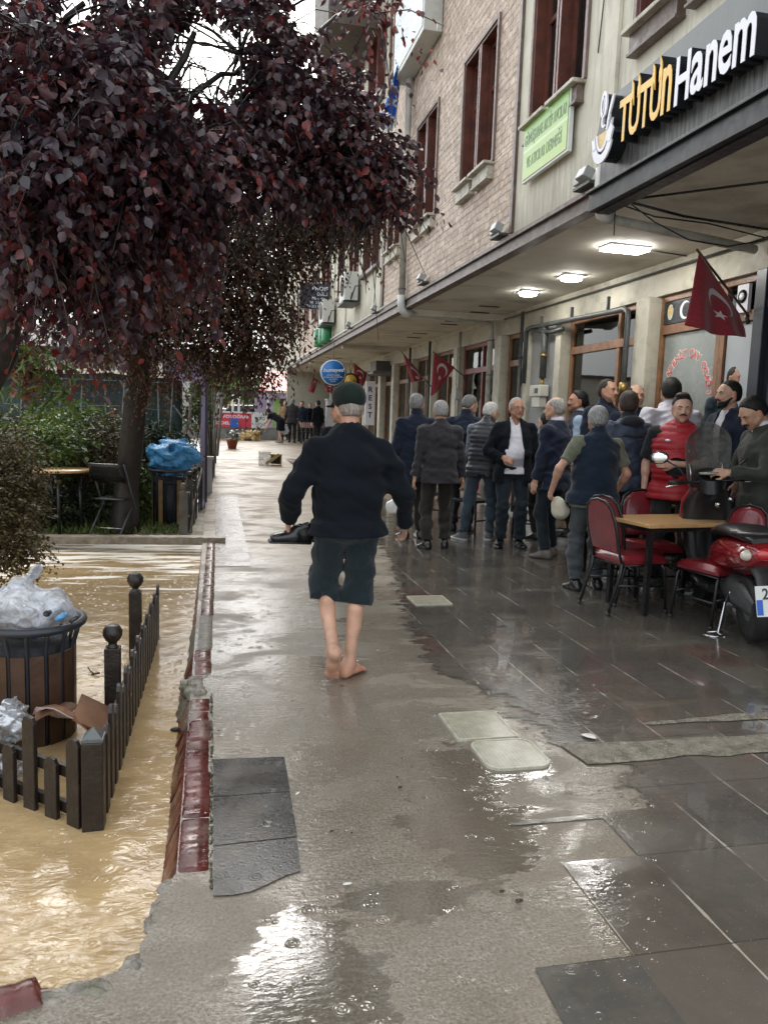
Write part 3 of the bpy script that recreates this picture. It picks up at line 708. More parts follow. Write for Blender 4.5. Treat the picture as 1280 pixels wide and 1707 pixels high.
# beam over the shops, columns
m = MB(); m.box((XW, 2.2, 2.95), (XW+.3, Y1, ZC-.001)); m.box((XW-.03, 2.2, ZC-.07), (XW-.001, Y1, ZC-.002)); m.build('lintel_beam', M_column, BLD)
COLS = [(8.15, 8.43), (10.42, 10.60), (11.56, 11.74), (12.80, 13.10), (15.25, 15.5), (17.1, 17.35), (18.9, 19.15), (20.9, 21.15), (22.6, 22.9), (25, 25.3), (27.5, 27.8), (30, 30.3), (32.5, 32.8)]
for a, b in COLS:
    m = MB(); m.box((XW-.10, a, 0), (XW+.15, b, 2.949)); m.box((XW-.13, a-.02, 0), (XW-.10, b+.02, .12)); m.build('column', M_column, BLD, bevel=.012)
M_gwall = pbr('grey_pier', (.30, .305, .30), .7, var=.1, vs=3, bump=.2, bs=40, dirt=(.22, .22, .21), ds=3, world=True)
m = MB(); m.box((XW-.04, 10.602, 0), (XW+.12, 11.558, 2.949)); m.build('pier', M_gwall, BLD)
m = MB(); m.box((XW-.06, 2.0, -.01), (XW+3.2, Y1, .10)); m.build('shop_floor', pbr('shop_floor', (.17, .15, .125), .3, var=.2, vs=5), BLD)
m = MB(); m.box((XW+3.0, 2.0, .1), (XW+3.1, Y1, 3.3))
for y in (6.42, 10.9, 15.4, 19, 23, 28): m.box((XW+.2, y, .1), (XW+3.0, y+.12, 3.29))
m.build('room_wall', M_room, BLD)

# shop fronts: wooden frames with glass
def shopfront(y0, y1, z0=.12, z1=2.949, rail=2.50, mulls=(), kick=.55, glass=None, mat=None, label=None):
    m = MB(); x = XW+.05; mat = mat or M_wood; w = .07
    f = m.box((x, y0, z0), (x+.07, y0+w, z1)).box((x, y1-w, z0), (x+.07, y1, z1)).box((x, y0+w, z1-w), (x+.07, y1-w, z1)).box((x-.01, y0+w, rail), (x+.06, y1-w, rail+.10)).box((x, y0+w, z0), (x+.07, y1-w, z0+.12))
    if kick: m.box((x, y0+w, kick), (x+.07, y1-w, kick+.08)); m.box((x+.02, y0+w, z0+.12), (x+.05, y1-w, kick))
    for q in mulls: m.box((x-.004, q-.035, z0+.12), (x+.066, q+.035, rail)); m.box((x-.004, q-.03, rail+.1), (x+.066, q+.03, z1-w))
    fr = m.build('shop_window', mat, BLD, bevel=.004)
    if label: fr['label'] = label
    m = MB(); ys = [y0+w]+sorted(mulls)+[y1-w]
    for a, b in zip(ys, ys[1:]):
        m.box((x+.03, a, (kick or z0+.12)), (x+.036, b, rail)); m.box((x+.03, a, rail+.1), (x+.036, b, z1-w))
    m.build('glass', glass or M_glass, fr)
    return fr
fA = shopfront(7.03, 8.13, rail=2.52, mulls=(), kick=.6, label='wood framed tea house window with an arch of red letters')
fA2 = shopfront(6.45, 7.03, rail=2.52, mulls=(), kick=0)
shopfront(8.45, 10.40, rail=2.46, mulls=(9.05,), kick=.5)
shopfront(11.76, 12.78, rail=2.42, mulls=(12.1,), kick=.5)
shopfront(13.12, 15.23, rail=2.40, mulls=(14.1,), kick=.6, mat=pbr('red_brown_wood', (.20, .05, .04), .4, var=.3, vs=8, world=True))
shopfront(15.52, 17.08, rail=2.4, mulls=(16.3,))
shopfront(17.37, 18.88, rail=2.4, mulls=(18.1,))
shopfront(19.17, 20.88, rail=2.4, mulls=(20.0,)); shopfront(21.17, 22.58, rail=2.4, mulls=(21.8,)); shopfront(22.92, 24.98, rail=2.4, mulls=(24.0,)); shopfront(25.32, 27.48, rail=2.4, mulls=(26.4,)); shopfront(27.82, 29.98, mulls=(29,)); shopfront(30.32, 32.48, mulls=(31.4,))
# what stands behind the panes
M_frost = pbr('frosted_film', (.22, .24, .22), .25, var=.12, vs=3)
m = MB(); m.box((XW+.0785, 7.11, .69), (XW+.0798, 8.05, 2.51)); m.build('frosted_film', M_frost, fA)
m = MB(); m.box((XW+.0785, 6.53, .25), (XW+.0798, 6.95, 2.51)); m.build('white_blind', pbr('white_blind', (.42, .45, .47), .5, var=.05), fA2)
curtain(8.5, 9.0, .5, 2.4, XW+.25); curtain(11.8, 12.5, .5, 2.9, XW+.25, fq=45, mat=pbr('cream_curtain', (.50, .49, .38), .8)); curtain(9.6, 10.3, 1.0, 2.4, XW+.8, mat=M_curtain)
curtain(15.6, 16.2, .5, 2.9, XW+.25); curtain(17.5, 18.0, .5, 2.9, XW+.2); curtain(19.3, 20, .5, 2.9, XW+.2)
# dark open shutter front at the right edge
M_shut = pbr('dark_blue_frame', (.018, .022, .032), .35, var=.2)
m = MB(); m.box((XW-.04, 6.30, .1), (XW+.1, 6.44, 2.949)); m.box((XW+.02, 2.2, .1), (XW+.06, 6.299, 2.6)); m.box((XW-.02, 2.2, 2.6), (XW+.1, 6.299, 2.949))
for k in range(5): m.box((XW-.01, 6.2-k*.8, .1), (XW+.019, 6.15-k*.8, 2.6))
m.build('dark_shopfront', M_shut, BLD, bevel=.006)
# roof eaves and gable seen over the tree
M_roofb = pbr('soffit_boards', (.10, .085, .07), .7, var=.2, vs=4, world=True)
m = MB(); m.box((XF-.6, Y0, ZT), (9.5, Y1+.4, ZT+.10)); m.prism([(XF-1.0, 15.9, 9.0), (XF-1.0, 18.2, 9.0), (XF-1.0, 18.2, 10.6), (XF-1.0, 15.9, 10.0)], (1.0, 0, 0)); m.build('eaves', M_roofb, BLD)
m = MB(); m.box((XF-.03, 18.3, 6.6), (XF-.002, 22.8, 9.2)); m.build('bay_wall', M_plaster, BLD)
# ------------------------------------------------------------ signs, flags, lamps, pipes on the building
M_black = pbr('black_sheet', (.012, .013, .016), .3, var=.2)
M_yel = pbr('yellow_letter', (.85, .52, .10), .35, var=.06, vs=20); M_whl = pbr('white_letter', (.78, .78, .84), .35, var=.03)
t = NT('sign_panel'); p = t.pos(); s = t.sep(p)
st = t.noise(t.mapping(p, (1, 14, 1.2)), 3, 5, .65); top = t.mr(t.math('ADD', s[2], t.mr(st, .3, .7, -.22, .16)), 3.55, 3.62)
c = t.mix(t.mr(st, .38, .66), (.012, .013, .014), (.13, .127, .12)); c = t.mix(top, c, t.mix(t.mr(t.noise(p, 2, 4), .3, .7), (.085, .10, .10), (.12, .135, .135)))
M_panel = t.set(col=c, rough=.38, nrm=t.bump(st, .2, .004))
SG = thing('shop_sign', (3.0, 4.5, 3.3), 'large black shop sign with raised yellow and white letters above the arcade', 'shop sign')
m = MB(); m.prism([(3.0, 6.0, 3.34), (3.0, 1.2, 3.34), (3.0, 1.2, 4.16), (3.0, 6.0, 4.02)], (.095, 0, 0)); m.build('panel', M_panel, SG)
m = MB(); m.box((2.93, 1.2, 3.19), (3.098, 6.03, 3.338)); m.box((2.985, 1.2, 3.178), (3.098, 6.0, 3.189)); m.box((2.90, 1.2, 3.325), (2.929, 6.04, 3.345)); m.build('lower_band', pbr('dirty_black', (.014, .015, .017), .42, var=.5, vs=6, dirt=(.04, .04, .038), ds=4, world=True), SG, bevel=.003)
def cut_letter(ch, y0, y1, z0, z1, face, name='letter', depth=.115, xf=2.88, flame=False, par=None):
    V, F = text_mesh(ch, 1.0, 0.0, 1.0, .018)
    x0, x1 = V[:, 0].min(), V[:, 0].max(); h0, h1 = V[:, 1].min(), V[:, 1].max()
    if ch in 'Hm' or True: hh0, hh1 = h0, h1
    U = [(y0+(y1-y0)*(a-x0)/(x1-x0), z0+(z1-z0)*(b-hh0)/(hh1-hh0)) for a, b, _ in V]
    n = len(U); m = MB(); m.m = 0
    m.add([(xf, y, z) for y, z in U], F, False)
    # black box sides: boundary edges of the flat letter
    ec = {}
    for f in F:
        for i in range(len(f)):
            e = (f[i], f[(i+1) % len(f)]); k = tuple(sorted(e)); ec[k] = ec.get(k, 0)+1
    m.m = 1
    vs = [(xf+.004, y, z) for y, z in U]+[(xf+depth, y, z) for y, z in U]
    m.add(vs, [(a, b, b+n, a+n) for (a, b), k in ec.items() if k == 1], False)
    m.m = 0
    vs = [(xf, y, z) for y, z in U]+[(xf+.004, y, z) for y, z in U]
    m.add(vs, [(a, b, b+n, a+n) for (a, b), k in ec.items() if k == 1], False)
    if flame:
        yc = (y0+y1)/2
        for d, hgt in ((.035, .085), (-.05, .10)):
            pts = [(yc+d+.018, z1-.07), (yc+d+.022, z1+.0), (yc+d+.012, z1+.03), (yc+d+.02, z1+hgt), (yc+d-.006, z1+.05), (yc+d-.012, z1+.0), (yc+d-.02, z1-.10), (yc+d-.004, z1-.04)]
            m.m = 0; m.prism([(xf-.002, y, z) for y, z in pts], (.008, 0, 0)); m.m = 1; m.prism([(xf+.006, y, z) for y, z in pts[1:6]], (depth-.006, 0, 0))
    return m.build(name, [face, M_black], par or SG)
L = [('T', 5.52, 5.375, M_yel, 0), ('U', 5.375, 5.235, M_yel, 1), ('T', 5.235, 5.10, M_yel, 0), ('U', 5.10, 4.965, M_yel, 1), ('n', 4.955, 4.845, M_yel, 0),
     ('H', 4.80, 4.645, M_whl, 0), ('a', 4.63, 4.50, M_whl, 0), ('n', 4.485, 4.37, M_whl, 0), ('e', 4.355, 4.235, M_whl, 0), ('m', 4.22, 4.03, M_whl, 0)]
for ch, a, b, mt, fl in L:
    big = ch in 'TUH'
    cut_letter(ch, a, b, 3.545, 3.845 if big or mt is M_yel else 3.79, mt, flame=bool(fl))
# tea glass emblem with steam and a ribbon under it
M_gold = pbr('gold_fill', (.60, .42, .12), .35, var=.2, vs=20)
def ring_shape(m, cy, cz, ry, rz, w, a0, a1, x=2.865, th=.012, n=26):
    P = []
    for i in range(n+1):
        a = math.radians(a0+(a1-a0)*i/n); P.append([(x, cy-(ry+d)*math.cos(a), cz+(rz+d)*math.sin(a)) for d in (-w/2, w/2)]+[(x+th, cy-(ry+d)*math.cos(a), cz+(rz+d)*math.sin(a)) for d in (w/2, -w/2)])
    m.grid(P, smooth=False, closed=True)
    for R in (P[0], P[-1]): m.add(R, [(0, 1, 2, 3)], False)
m = MB(); ring_shape(m, 5.745, 3.90, .035, .085, .030, -60, 240); ring_shape(m, 5.755, 3.90, .013, .05, .010, -70, 250)
ring_shape(m, 5.73, 3.78, .03, .04, .02, 90, 300)
m.prism([(2.862, 5.60, 3.93), (2.862, 5.585, 3.91), (2.862, 5.60, 3.87), (2.862, 5.635, 3.80), (2.862, 5.66, 3.70), (2.862, 5.685, 3.70), (2.862, 5.655, 3.82), (2.862, 5.62, 3.905)], (.012, 0, 0))
ring_shape(m, 5.745, 3.70, .085, .125, .022, 180, 360)
ring_shape(m, 5.74, 3.645, .125, .135, .065, 195, 345); m.prism([(2.862, 5.605, 3.60), (2.862, 5.575, 3.68), (2.862, 5.60, 3.715), (2.862, 5.59, 3.76), (2.862, 5.635, 3.70), (2.862, 5.66, 3.61)], (.014, 0, 0)); m.prism([(2.862, 5.88, 3.60), (2.862, 5.905, 3.69), (2.862, 5.87, 3.68), (2.862, 5.86, 3.70), (2.862, 5.835, 3.61)], (.014, 0, 0))
m.build('emblem_outline', M_whl, SG)
m = MB(); m.prism([(2.87, 5.745-.073*math.cos(math.radians(a)), 3.70+.112*math.sin(math.radians(a))) for a in range(180, 361, 15)], (.012, 0, 0)); m.build('emblem_glass', M_gold, SG)
m = MB(); m.prism([(2.885, 5.745-.10*math.cos(math.radians(a)), 3.72+.26*math.sin(math.radians(a))) for a in range(0, 180, 12)]+[(2.885, 5.74-.155*math.cos(math.radians(a)), 3.66+.165*math.sin(math.radians(a))) for a in range(180, 361, 12)], (.115, 0, 0)); m.build('emblem_box', M_black, SG)

# green board of the hunters' club
GS = thing('club_sign', (3.03, 7.2, 3.87), 'lime green board with grey lettering under the first floor windows', 'sign')
ry = Vector((0, -1, 0)); uz = Vector((0, 0, 1))
m = MB(); m.box((3.02, 6.69, 3.875), (3.06, 7.74, 4.43)); m.build('frame', pbr('white_frame', (.62, .64, .60), .4), GS, bevel=.004)
t = NT('lime_board'); p = t.pos(); s = t.sep(p); c = t.mix(t.mr(s[2], 3.9, 4.4), (.36, .52, .13), (.24, .47, .12)); c = t.mix(t.mr(t.math('ABSOLUTE', t.math('SUBTRACT', s[2], 4.165)), .0, .02, .75, 0), c, (.62, .70, .48))
M_lime = t.set(col=c, rough=.35)
m = MB(); m.box((3.013, 6.715, 3.90), (3.019, 7.715, 4.405)); m.build('board', M_lime, GS)
m = MB(); put_text(m, 'GÜMÜŞHANE AKTİF AVCILAR', .145, (3.0115, 7.69, 4.215), ry, uz, .0012, width=.95); put_text(m, 'VE ATICILAR DERNEĞİ', .145, (3.0115, 7.62, 3.995), ry, uz, .0012, width=.80); m.build('lettering', pbr('grey_lettering', (.22, .30, .20), .5), GS)
# light box with washed out lettering, high on the stone wall
LB = thing('light_box', (3.0, 12.2, 6.9), 'pale lightbox sign high on the stone wall with washed out blue grey text', 'sign')
m = MB(); m.box((2.82, 11.25, 6.88), (3.09, 13.15, 7.95)); m.build('housing', pbr('lightbox_metal', (.50, .51, .47), .45, var=.1, vs=5, dirt=(.3, .3, .27)), LB, bevel=.008)
t = NT('faded_print'); p = t.pos(); w = t.noise(t.mapping(p, (1, 5, 14)), 2.4, 3, .5); c = t.mix(t.mr(w, .5, .56), (.60, .67, .72), (.36, .46, .54)); s = t.sep(p)
ln = t.math('PINGPONG', t.math('MULTIPLY', s[2], 3.2), .5); c = t.mix(t.mr(ln, .18, .24), (.60, .67, .72), c)
m = MB(); m.box((2.812, 11.32, 6.96), (2.818, 13.08, 7.88)); m.build('face', t.set(col=c, rough=.4), LB)
# hanging office sign
PJ = thing('hanging_sign', (2.8, 21.3, 4.25), 'dark blue hanging sign with white lettering, half hidden by the purple leaves', 'sign')
q0 = at_y(499, 513, 21.6); q1 = at_y(549, 513, 21.6); q2 = at_y(549, 474, 21.6); w_ = q1.x-q0.x; h_ = q2.z-q1.z
m = MB(); m.box((q0.x, 21.6, q0.z), (q1.x, 21.68, q2.z)); m.build('board', pbr('navy_board', (.02, .03, .055), .35), PJ, bevel=.005)
m = MB(); m.tube([(q0.x-.1, 21.64, q2.z+.08), (3.1, 21.64, q2.z+.08)], .015); m.tube([(q0.x+.3, 21.64, q2.z+.08), (3.1, 21.64, q2.z+.75)], .008)
for xx in (q0.x+.1, q1.x-.1): m.tube([(xx, 21.64, q2.z-.01), (xx, 21.64, q2.z+.08)], .008)
m.build('bracket', M_black, PJ)
m = MB()
for tx, sz, z_, x_, wd in (('PROJE', .15, .80, .42, .53), ('OĞLU', .13, .58, .58, .34), ('Mimarlık', .11, .40, .42, .44), ('0456 213 96 77', .10, .22, .34, .54), ('0456 213 56 77', .10, .06, .16, .68)):
    put_text(m, tx, sz, (q0.x+x_*w_, 21.597, q0.z+z_*h_), (1, 0, 0), uz, .001, width=wd*w_)
m.build('lettering', M_whl, PJ)
# round blue sign and small round yellow sign
c0 = at_y(555, 621, 19.5); R = .315
RB = thing('round_sign', c0-Vector((0, 0, R)), 'round blue cafe sign with white lettering hanging under the arcade edge', 'sign')
M_blue = pbr('sign_blue', (.02, .16, .45), .35, var=.1)
m = MB(); m.lathe(c0, [(R*1.02, -.05), (R*1.02, .05)], 40, 'y'); m.lathe(c0+Vector((.03, .08, 0)), [(R*1.03, -.02), (R*1.03, .06)], 36, 'y'); m.build('rim', M_black, RB)
m = MB(); m.lathe(c0, [(R, -.056), (R, -.05)], 40, 'y'); m.build('white_disc', M_whl, RB)
m = MB(); m.lathe(c0, [(R*.93, -.060), (R*.93, -.056)], 40, 'y'); m.build('blue_disc', M_blue, RB)
m = MB(); put_text(m, 'bumeyed', .14, c0+Vector((0, -.062, .02)), (1, 0, .05), (.25, 0, 1), .001, bold=.002, center=True)
for k, tx in enumerate(('yöresel mutfak', 'ev yemekleri kahvaltı', 'çay kahve', 'servis')): put_text(m, tx, .055, c0+Vector((0, -.062, -.075-.05*k)), (1, 0, .05), uz, .001, center=True)
m.build('lettering', M_whl, RB)
m = MB(); m.tube([c0+Vector((-.2, 0, .37)), c0+Vector((0, 0, .33)), c0+Vector((.22, 0, .37))], .008, 5); m.tube([c0+Vector((0, 0, .32)), c0+Vector((0, 0, .34)), (c0.x, c0.y, ZC)], .008, 5); m.build('hanger', M_black, RB)
c1 = at_y(584, 635, 20.5)
YS = thing('round_sign', c1-Vector((0, 0, .2)), 'small round yellow sign behind the flat cap of the walking man', 'sign')
m = MB(); m.lathe(c1, [(.21, -.03), (.21, .03)], 28, 'y'); m.lathe(c1, [(.21, -.036), (.185, -.036), (.185, -.03)], 28, 'y'); m.build('rim', pbr('cream_rim', (.6, .5, .3), .4), YS)
m = MB(); m.lathe(c1, [(.17, -.045), (.17, -.036)], 28, 'y'); m.build('face', pbr('yellow_face', (.62, .38, .06), .4, var=.3, vs=9), YS)
m = MB(); m.tube([c1+Vector((0, 0, .2)), c1+Vector((-.04, 0, .4)), c1+Vector((0, 0, .55)), c1+Vector((.05, 0, .4)), c1+Vector((0, 0, .2))], .012, 6); m.build('hanger', pbr('hanger_brown', (.2, .11, .07)), YS)
# vertical white sign with black letters
c2 = at_y(617, 672, 22.0)
VS = thing('vertical_sign', c2-Vector((0, 0, .55)), 'narrow white vertical sign with black capitals beside the arcade columns', 'sign')
m = MB(); m.box((c2.x-.13, 22.0, c2.z-.62), (c2.x+.13, 22.1, c2.z+.62)); m.build('board', M_whl, VS)
m = MB()
for k, ch in enumerate('REST'): put_text(m, ch, .21, (c2.x, 21.996, c2.z+.32-.24*k), (1, 0, 0), uz, .001, bold=.005, center=True)
m.build('lettering', M_black, VS)
m = MB(); q = at_y(618, 628, 22.0); m.box((q.x-.1, 21.2, q.z+.05), (q.x+.65, 22.4, q.z+.13)); m.box((q.x+.1, 21.8, q.z+.131), (q.x+.9, 22.6, q.z+.45))
tag(m.build('small_canopy', pbr('canopy_grey', (.12, .11, .10), .5)), 'small dark canopy over a shop door deep in the arcade', 'canopy')

# arch of letters and emblem glass on the tea house window
def arch_text(m, txt, cy, cz, ry_, rz, a0, a1, size, x, d=.0015, bold=.003):
    n = len(txt)                                  # angle 180 = left end of the arch as read from the street (large y)
    for i, ch in enumerate(txt):
        if ch == ' ': continue
        a = math.radians(a0+(a1-a0)*i/(n-1)); o = Vector((x, cy-ry_*math.cos(a), cz+rz*math.sin(a)))
        xd = Vector((0, -math.sin(a)*ry_, -math.cos(a)*rz)).normalized(); up = Vector((0, -math.cos(a), math.sin(a))).normalized()
        up = (up-xd*up.dot(xd)).normalized()
        put_text(m, ch, size, o, xd, up, d, center=True, bold=bold)
m = MB(); arch_text(m, 'KARADENİZ ÇAY OCAĞI', 7.59, 1.80, .38, .46, 172, 8, .10, XW+.0755); m.build('lettering', pbr('red_lettering', (.55, .06, .05), .4), fA)
m = MB(); arch_text(m, 'KARADENİZ ÇAY OCAĞI', 7.59, 1.797, .38, .46, 172, 8, .108, XW+.0770, bold=.009); m.build('lettering_edge', pbr('white_lettering', (.7, .68, .64), .4), fA)
# black transom with cup, crescent and star
m = MB(); m.box((XW+.045, 7.10, 2.63), (XW+.055, 8.06, 2.87)); m.build('transom_panel', M_black, fA)
def crescent(m, cy, cz, r, x, th=.002, n=28, open_dir=-1):
    # outer circle radius r, inner .8 r shifted by .25 r towards the opening
    d = .25*r; ri = .8*r; ca = (r*r-ri*ri+d*d)/(2*d); al = math.acos(ca/r); be = math.atan2(math.sin(al)*r, ca-d)
    o = [(cy+open_dir*r*math.cos(a), cz+r*math.sin(a)) for a in [al+(2*PI-2*al)*i/n for i in range(n+1)]]
    k = [(cy+open_dir*(d+ri*math.cos(a)), cz+ri*math.sin(a)) for a in [be+(2*PI-2*be)*i/n for i in range(n+1)]]
    m.add([(x, y, z) for y, z in o]+[(x, y, z) for y, z in k], [(i, i+1, n+2+i, n+1+i) for i in range(n)], False)
def star(m, cy, cz, r, x, a0=180):
    pts = [(x, cy-(r if i % 2 == 0 else r*.382)*math.cos(math.radians(a0+36*i)), cz+(r if i % 2 == 0 else r*.382)*math.sin(math.radians(a0+36*i))) for i in range(10)]
    m.add(pts+[(x, cy, cz)], [(i, (i+1) % 10, 10) for i in range(10)], False)
m = MB(); crescent(m, 7.66, 2.75, .095, XW+.043); star(m, 7.57, 2.75, .035, XW+.043); m.build('crescent_and_star', M_whl, fA)
m = MB(); m.prism([(XW+.04, 7.93-.055*math.cos(math.radians(a)), 2.755+.085*math.sin(math.radians(a))) for a in range(0, 360, 20)], (.003, 0, 0)); m.build('cup_badge', pbr('badge_cream', (.55, .55, .45), .4), fA)
m = MB(); m.prism([(XW+.037, 7.97, 2.81), (XW+.037, 7.89, 2.81), (XW+.037, 7.915, 2.72), (XW+.037, 7.945, 2.72)], (.002, 0, 0)); m.build('cup', M_gold, fA)
# round clock like box fixed over the blind, right of the flag
m = MB(); m.box((XW+.01, 6.60, 2.60), (XW+.045, 6.76, 2.86)); bx = m.build('notice_box', M_whl, BLD)
m = MB(); m.lathe((XW+.008, 6.68, 2.75), [(.062, -.004), (.062, .002)], 20, 'x'); m.build('notice_ring', M_black, bx)
m = MB(); m.lathe((XW+.003, 6.68, 2.75), [(.035, -.004), (.035, .0)], 16, 'x'); m.build('notice_dot', M_whl, bx)

# Turkish flags: cloth with the crescent and star woven into its material (uv: u along the fly, v up the hoist)
t = NT('flag_cloth'); uv = t.n('ShaderNodeUVMap'); uv.uv_map = 'flag'; s = t.sep(uv.outputs[0]); u, v = s[0], s[1]
def dist(cx, cy):
    return t.math('SQRT', t.math('ADD', t.math('POWER', t.math('SUBTRACT', u, cx), 2), t.math('POWER', t.math('SUBTRACT', v, cy), 2)))
cr = t.math('MULTIPLY', t.math('LESS_THAN', dist(.5, .5), .25), t.math('GREATER_THAN', dist(.5625, .5), .20))
du = t.math('SUBTRACT', u, .80); dv = t.math('SUBTRACT', v, .5); an = t.math('ARCTAN2', dv, t.math('MULTIPLY', du, -1)); rr_ = dist(.80, .5)
k = t.math('PINGPONG', t.math('ADD', an, 10*2*PI), PI/5)            # 0 at a point of the star, PI/5 at a notch
rs = t.math('DIVIDE', .125*.382*math.sin(PI/5), t.math('ADD', t.math('MULTIPLY', .382*math.sin(PI/5), t.math('COSINE', k)), t.math('MULTIPLY', 1-.382*math.cos(PI/5), t.math('SINE', k))))
stm = t.math('LESS_THAN', rr_, rs); msk = t.math('MAXIMUM', cr, stm)
wv = t.noise(t.mapping(uv.outputs[0], (9, 2, 1)), 3, 3)
c = t.mix(msk, t.mix(t.mr(wv, .3, .7), (.19, .010, .020), (.32, .018, .032)), (.55, .50, .50))
M_flag = t.set(col=c, rough=.75, sheen=.3, nrm=t.bump(t.noise(uv.outputs[0], 160, 2), .2, .002))
def flag_cloth(name, A, B, C, D, par, mat, folds=3, amp=.03, ymean=0, uvr=((0, 1), (0, 0), (1.5, 0), (1.5, 1)), sag=0.0):
    """A-B on the hoist (A = top), D-C on the fly; folds run along the fly"""
    A, B, C, D = map(Vector, (A, B, C, D)); N, K = 26, 26; me = bpy.data.meshes.new(name); V = []; UV = []; F = []
    for i in range(N):
        f = i/(N-1)
        for j in range(K):
            g = j/(K-1); q = A.lerp(B, g).lerp(D.lerp(C, g), f)
            ph = g*folds*2*PI+.9*math.sin(f*3); a = amp*(f**.7)
            q = q+Vector((a*math.sin(ph)*.35, a*math.cos(ph), -sag*math.sin(PI*g)*f)); V.append(tuple(q-wloc(par)))
            UV.append(tuple(np.array(uvr[0])*(1-g)*(1-f)+np.array(uvr[1])*g*(1-f)+np.array(uvr[2])*g*f+np.array(uvr[3])*(1-g)*f))
    for i in range(N-1):
        for j in range(K-1): F.append((i*K+j, i*K+j+1, (i+1)*K+j+1, (i+1)*K+j))
    me.from_pydata(V, [], F); ul = me.uv_layers.new(name='flag')
    for p_ in me.polygons:
        for li in p_.loop_indices: ul.data[li].uv = UV[me.loops[li].vertex_index]
    me.polygons.foreach_set('use_smooth', [True]*len(me.polygons)); me.materials.append(mat)
    o = bpy.data.objects.new(name, me); COL.objects.link(o); o.parent = par
    md = o.modifiers.new('solid', 'SOLIDIFY'); md.thickness = .003
    return o
M_pole = pbr('flag_pole', (.05, .035, .028), .4)
GRP = 'red crescent flags hung along the arcade'
def flag(A, B, C, D, foot, lb, **kw):
    th = thing('flag', foot, lb, 'flag', GRP); d = (Vector(A)-Vector(foot)).normalized()
    m = MB(); m.tube([Vector(foot), Vector(A)+d*.04], .011, 8); m.tube([Vector(foot)+Vector((0, 0, -.07)), Vector(foot)+Vector((-.03, 0, .01))], .02, 8); m.build('pole', M_pole, th)
    flag_cloth('cloth', A, B, C, D, th, M_flag, **kw)
flag(at_y(1165, 420, 6.1), at_y(1233, 524, 6.4), at_y(1247, 561, 6.35), at_y(1144, 541, 6.1), Vector((XW+.0, 6.55, 2.55)), 'large red flag with a pale crescent and star above the tea house door', folds=2, amp=.035, uvr=((0, 1), (.0, .05), (1.25, -.05), (1.45, 1.1)), sag=.03)
def sflag(A, B, D, C, yy, vx, lb, uvr, **kw):
    fy = yy+.35; foot = at_y(*vx, fy)
    flag(at_y(*A, yy), at_y(*B, yy+.2), at_y(*C, yy+.1), at_y(*D, yy), foot, lb, uvr=uvr, **kw)
sflag((724, 588), (758, 612), (718, 660), (727, 655), 13.6, (775, 628), 'small red flag facing the street, its white crescent plainly visible', ((.1, 1.0), (.1, .05), (1.45, .35), (1.5, .75)), folds=1, amp=.03)
sflag((671, 588), (706, 632), (686, 637), (702, 634), 15.0, (722, 648), 'small dark red flag hanging folded, left of the crescent flag', ((.1, 1.0), (.1, .05), (.9, .2), (1.3, .95)), folds=2, amp=.05)
sflag((590, 606), (612, 622), (588, 632), (606, 644), 20.8, (622, 630), 'crumpled red flag behind the small round yellow sign', ((.1, 1.0), (.1, .05), (1.2, .2), (1.3, .95)), folds=2, amp=.05)
sflag((541, 640), (556, 642), (543, 652), (554, 656), 24, (560, 640), 'small red flag peeping out below the round blue sign', ((.1, 1.0), (.1, .05), (1.2, .2), (1.3, .95)), folds=2, amp=.05)
sflag((522, 628), (530, 634), (514, 652), (523, 655), 29, (533, 636), 'smallest and farthest red flag at the far end of the arcade', ((.1, 1.0), (.1, .05), (1.2, .2), (1.3, .95)), folds=1, amp=.05)
sflag((672, 588+50), (684, 660), (664, 655), (676, 668), 18.5, (688, 668), 'dark red flag low behind the grey haired men', ((.1, 1.0), (.1, .05), (.9, .2), (1.3, .95)), folds=2, amp=.05) if False else None
# blue and white club flag on the facade
t = NT('blue_white_cloth'); uv = t.n('ShaderNodeUVMap'); uv.uv_map = 'flag'; s = t.sep(uv.outputs[0])
w = t.math('PINGPONG', t.math('ADD', t.math('MULTIPLY', s[0], 3.1), t.math('MULTIPLY', s[1], .6)), .5)
c = t.mix(t.math('LESS_THAN', w, .09), (.012, .10, .50), (.50, .58, .70)); c = t.mix(t.mr(s[0], 1.15, 1.3), c, (.45, .52, .62))
M_bw = t.set(col=c, rough=.7)
bf = thing('club_flag', at_x(668, 110, XF-.1), 'blue and white striped club flag hanging limp from the stone facade', 'flag')
flag_cloth('cloth', at_x(662, 108, 2.8), at_x(672, 104, 3.0), at_x(655, 216, 2.75), at_x(630, 208, 2.5), bf, M_bw, folds=2, amp=.06)
m = MB(); m.tube([at_x(678, 118, 3.1), at_x(660, 104, 2.8)], .014); m.tube([at_x(668, 114, 2.9), at_x(658, 212, 2.9)], .012); m.build('pole', pbr('pale_pole', (.4, .4, .38)), bf)

# lamps on the arcade ceiling
def ceil_lamp(cx, cy, sx, sy, rot, lb, strength, rnd_=False):
    th = thing('ceiling_lamp', (cx, cy, ZC-.05), lb, 'ceiling lamp', 'lit lamps on the arcade ceiling'); R_ = Matrix.Rotation(rot, 3, 'Z')
    m = MB(); m.obox((cx, cy, ZC-.012), (sx+.02, sy+.02, .022), R_); m.build('base', M_whl, th, bevel=.004)
    m = MB()
    if rnd_:
        m.lathe((cx, cy, ZC-.024), [(sx/2*.86, -.035), (sx/2*.98, -.025), (sx/2, 0)], 28, sy=sy/sx)
    else: m.obox((cx, cy, ZC-.034), (sx, sy, .022), R_)
    m.build('diffuser', emit('lamp_light', (1, .98, .93), strength), th)
ceil_lamp(4.06, 7.47, .44, .22, .05, 'rectangular panel lamp, nearest of the three lit lamps', 34)
ceil_lamp(4.27, 9.13, .26, .26, 0, 'round lamp in the middle of the three lit ceiling lamps', 48, True)
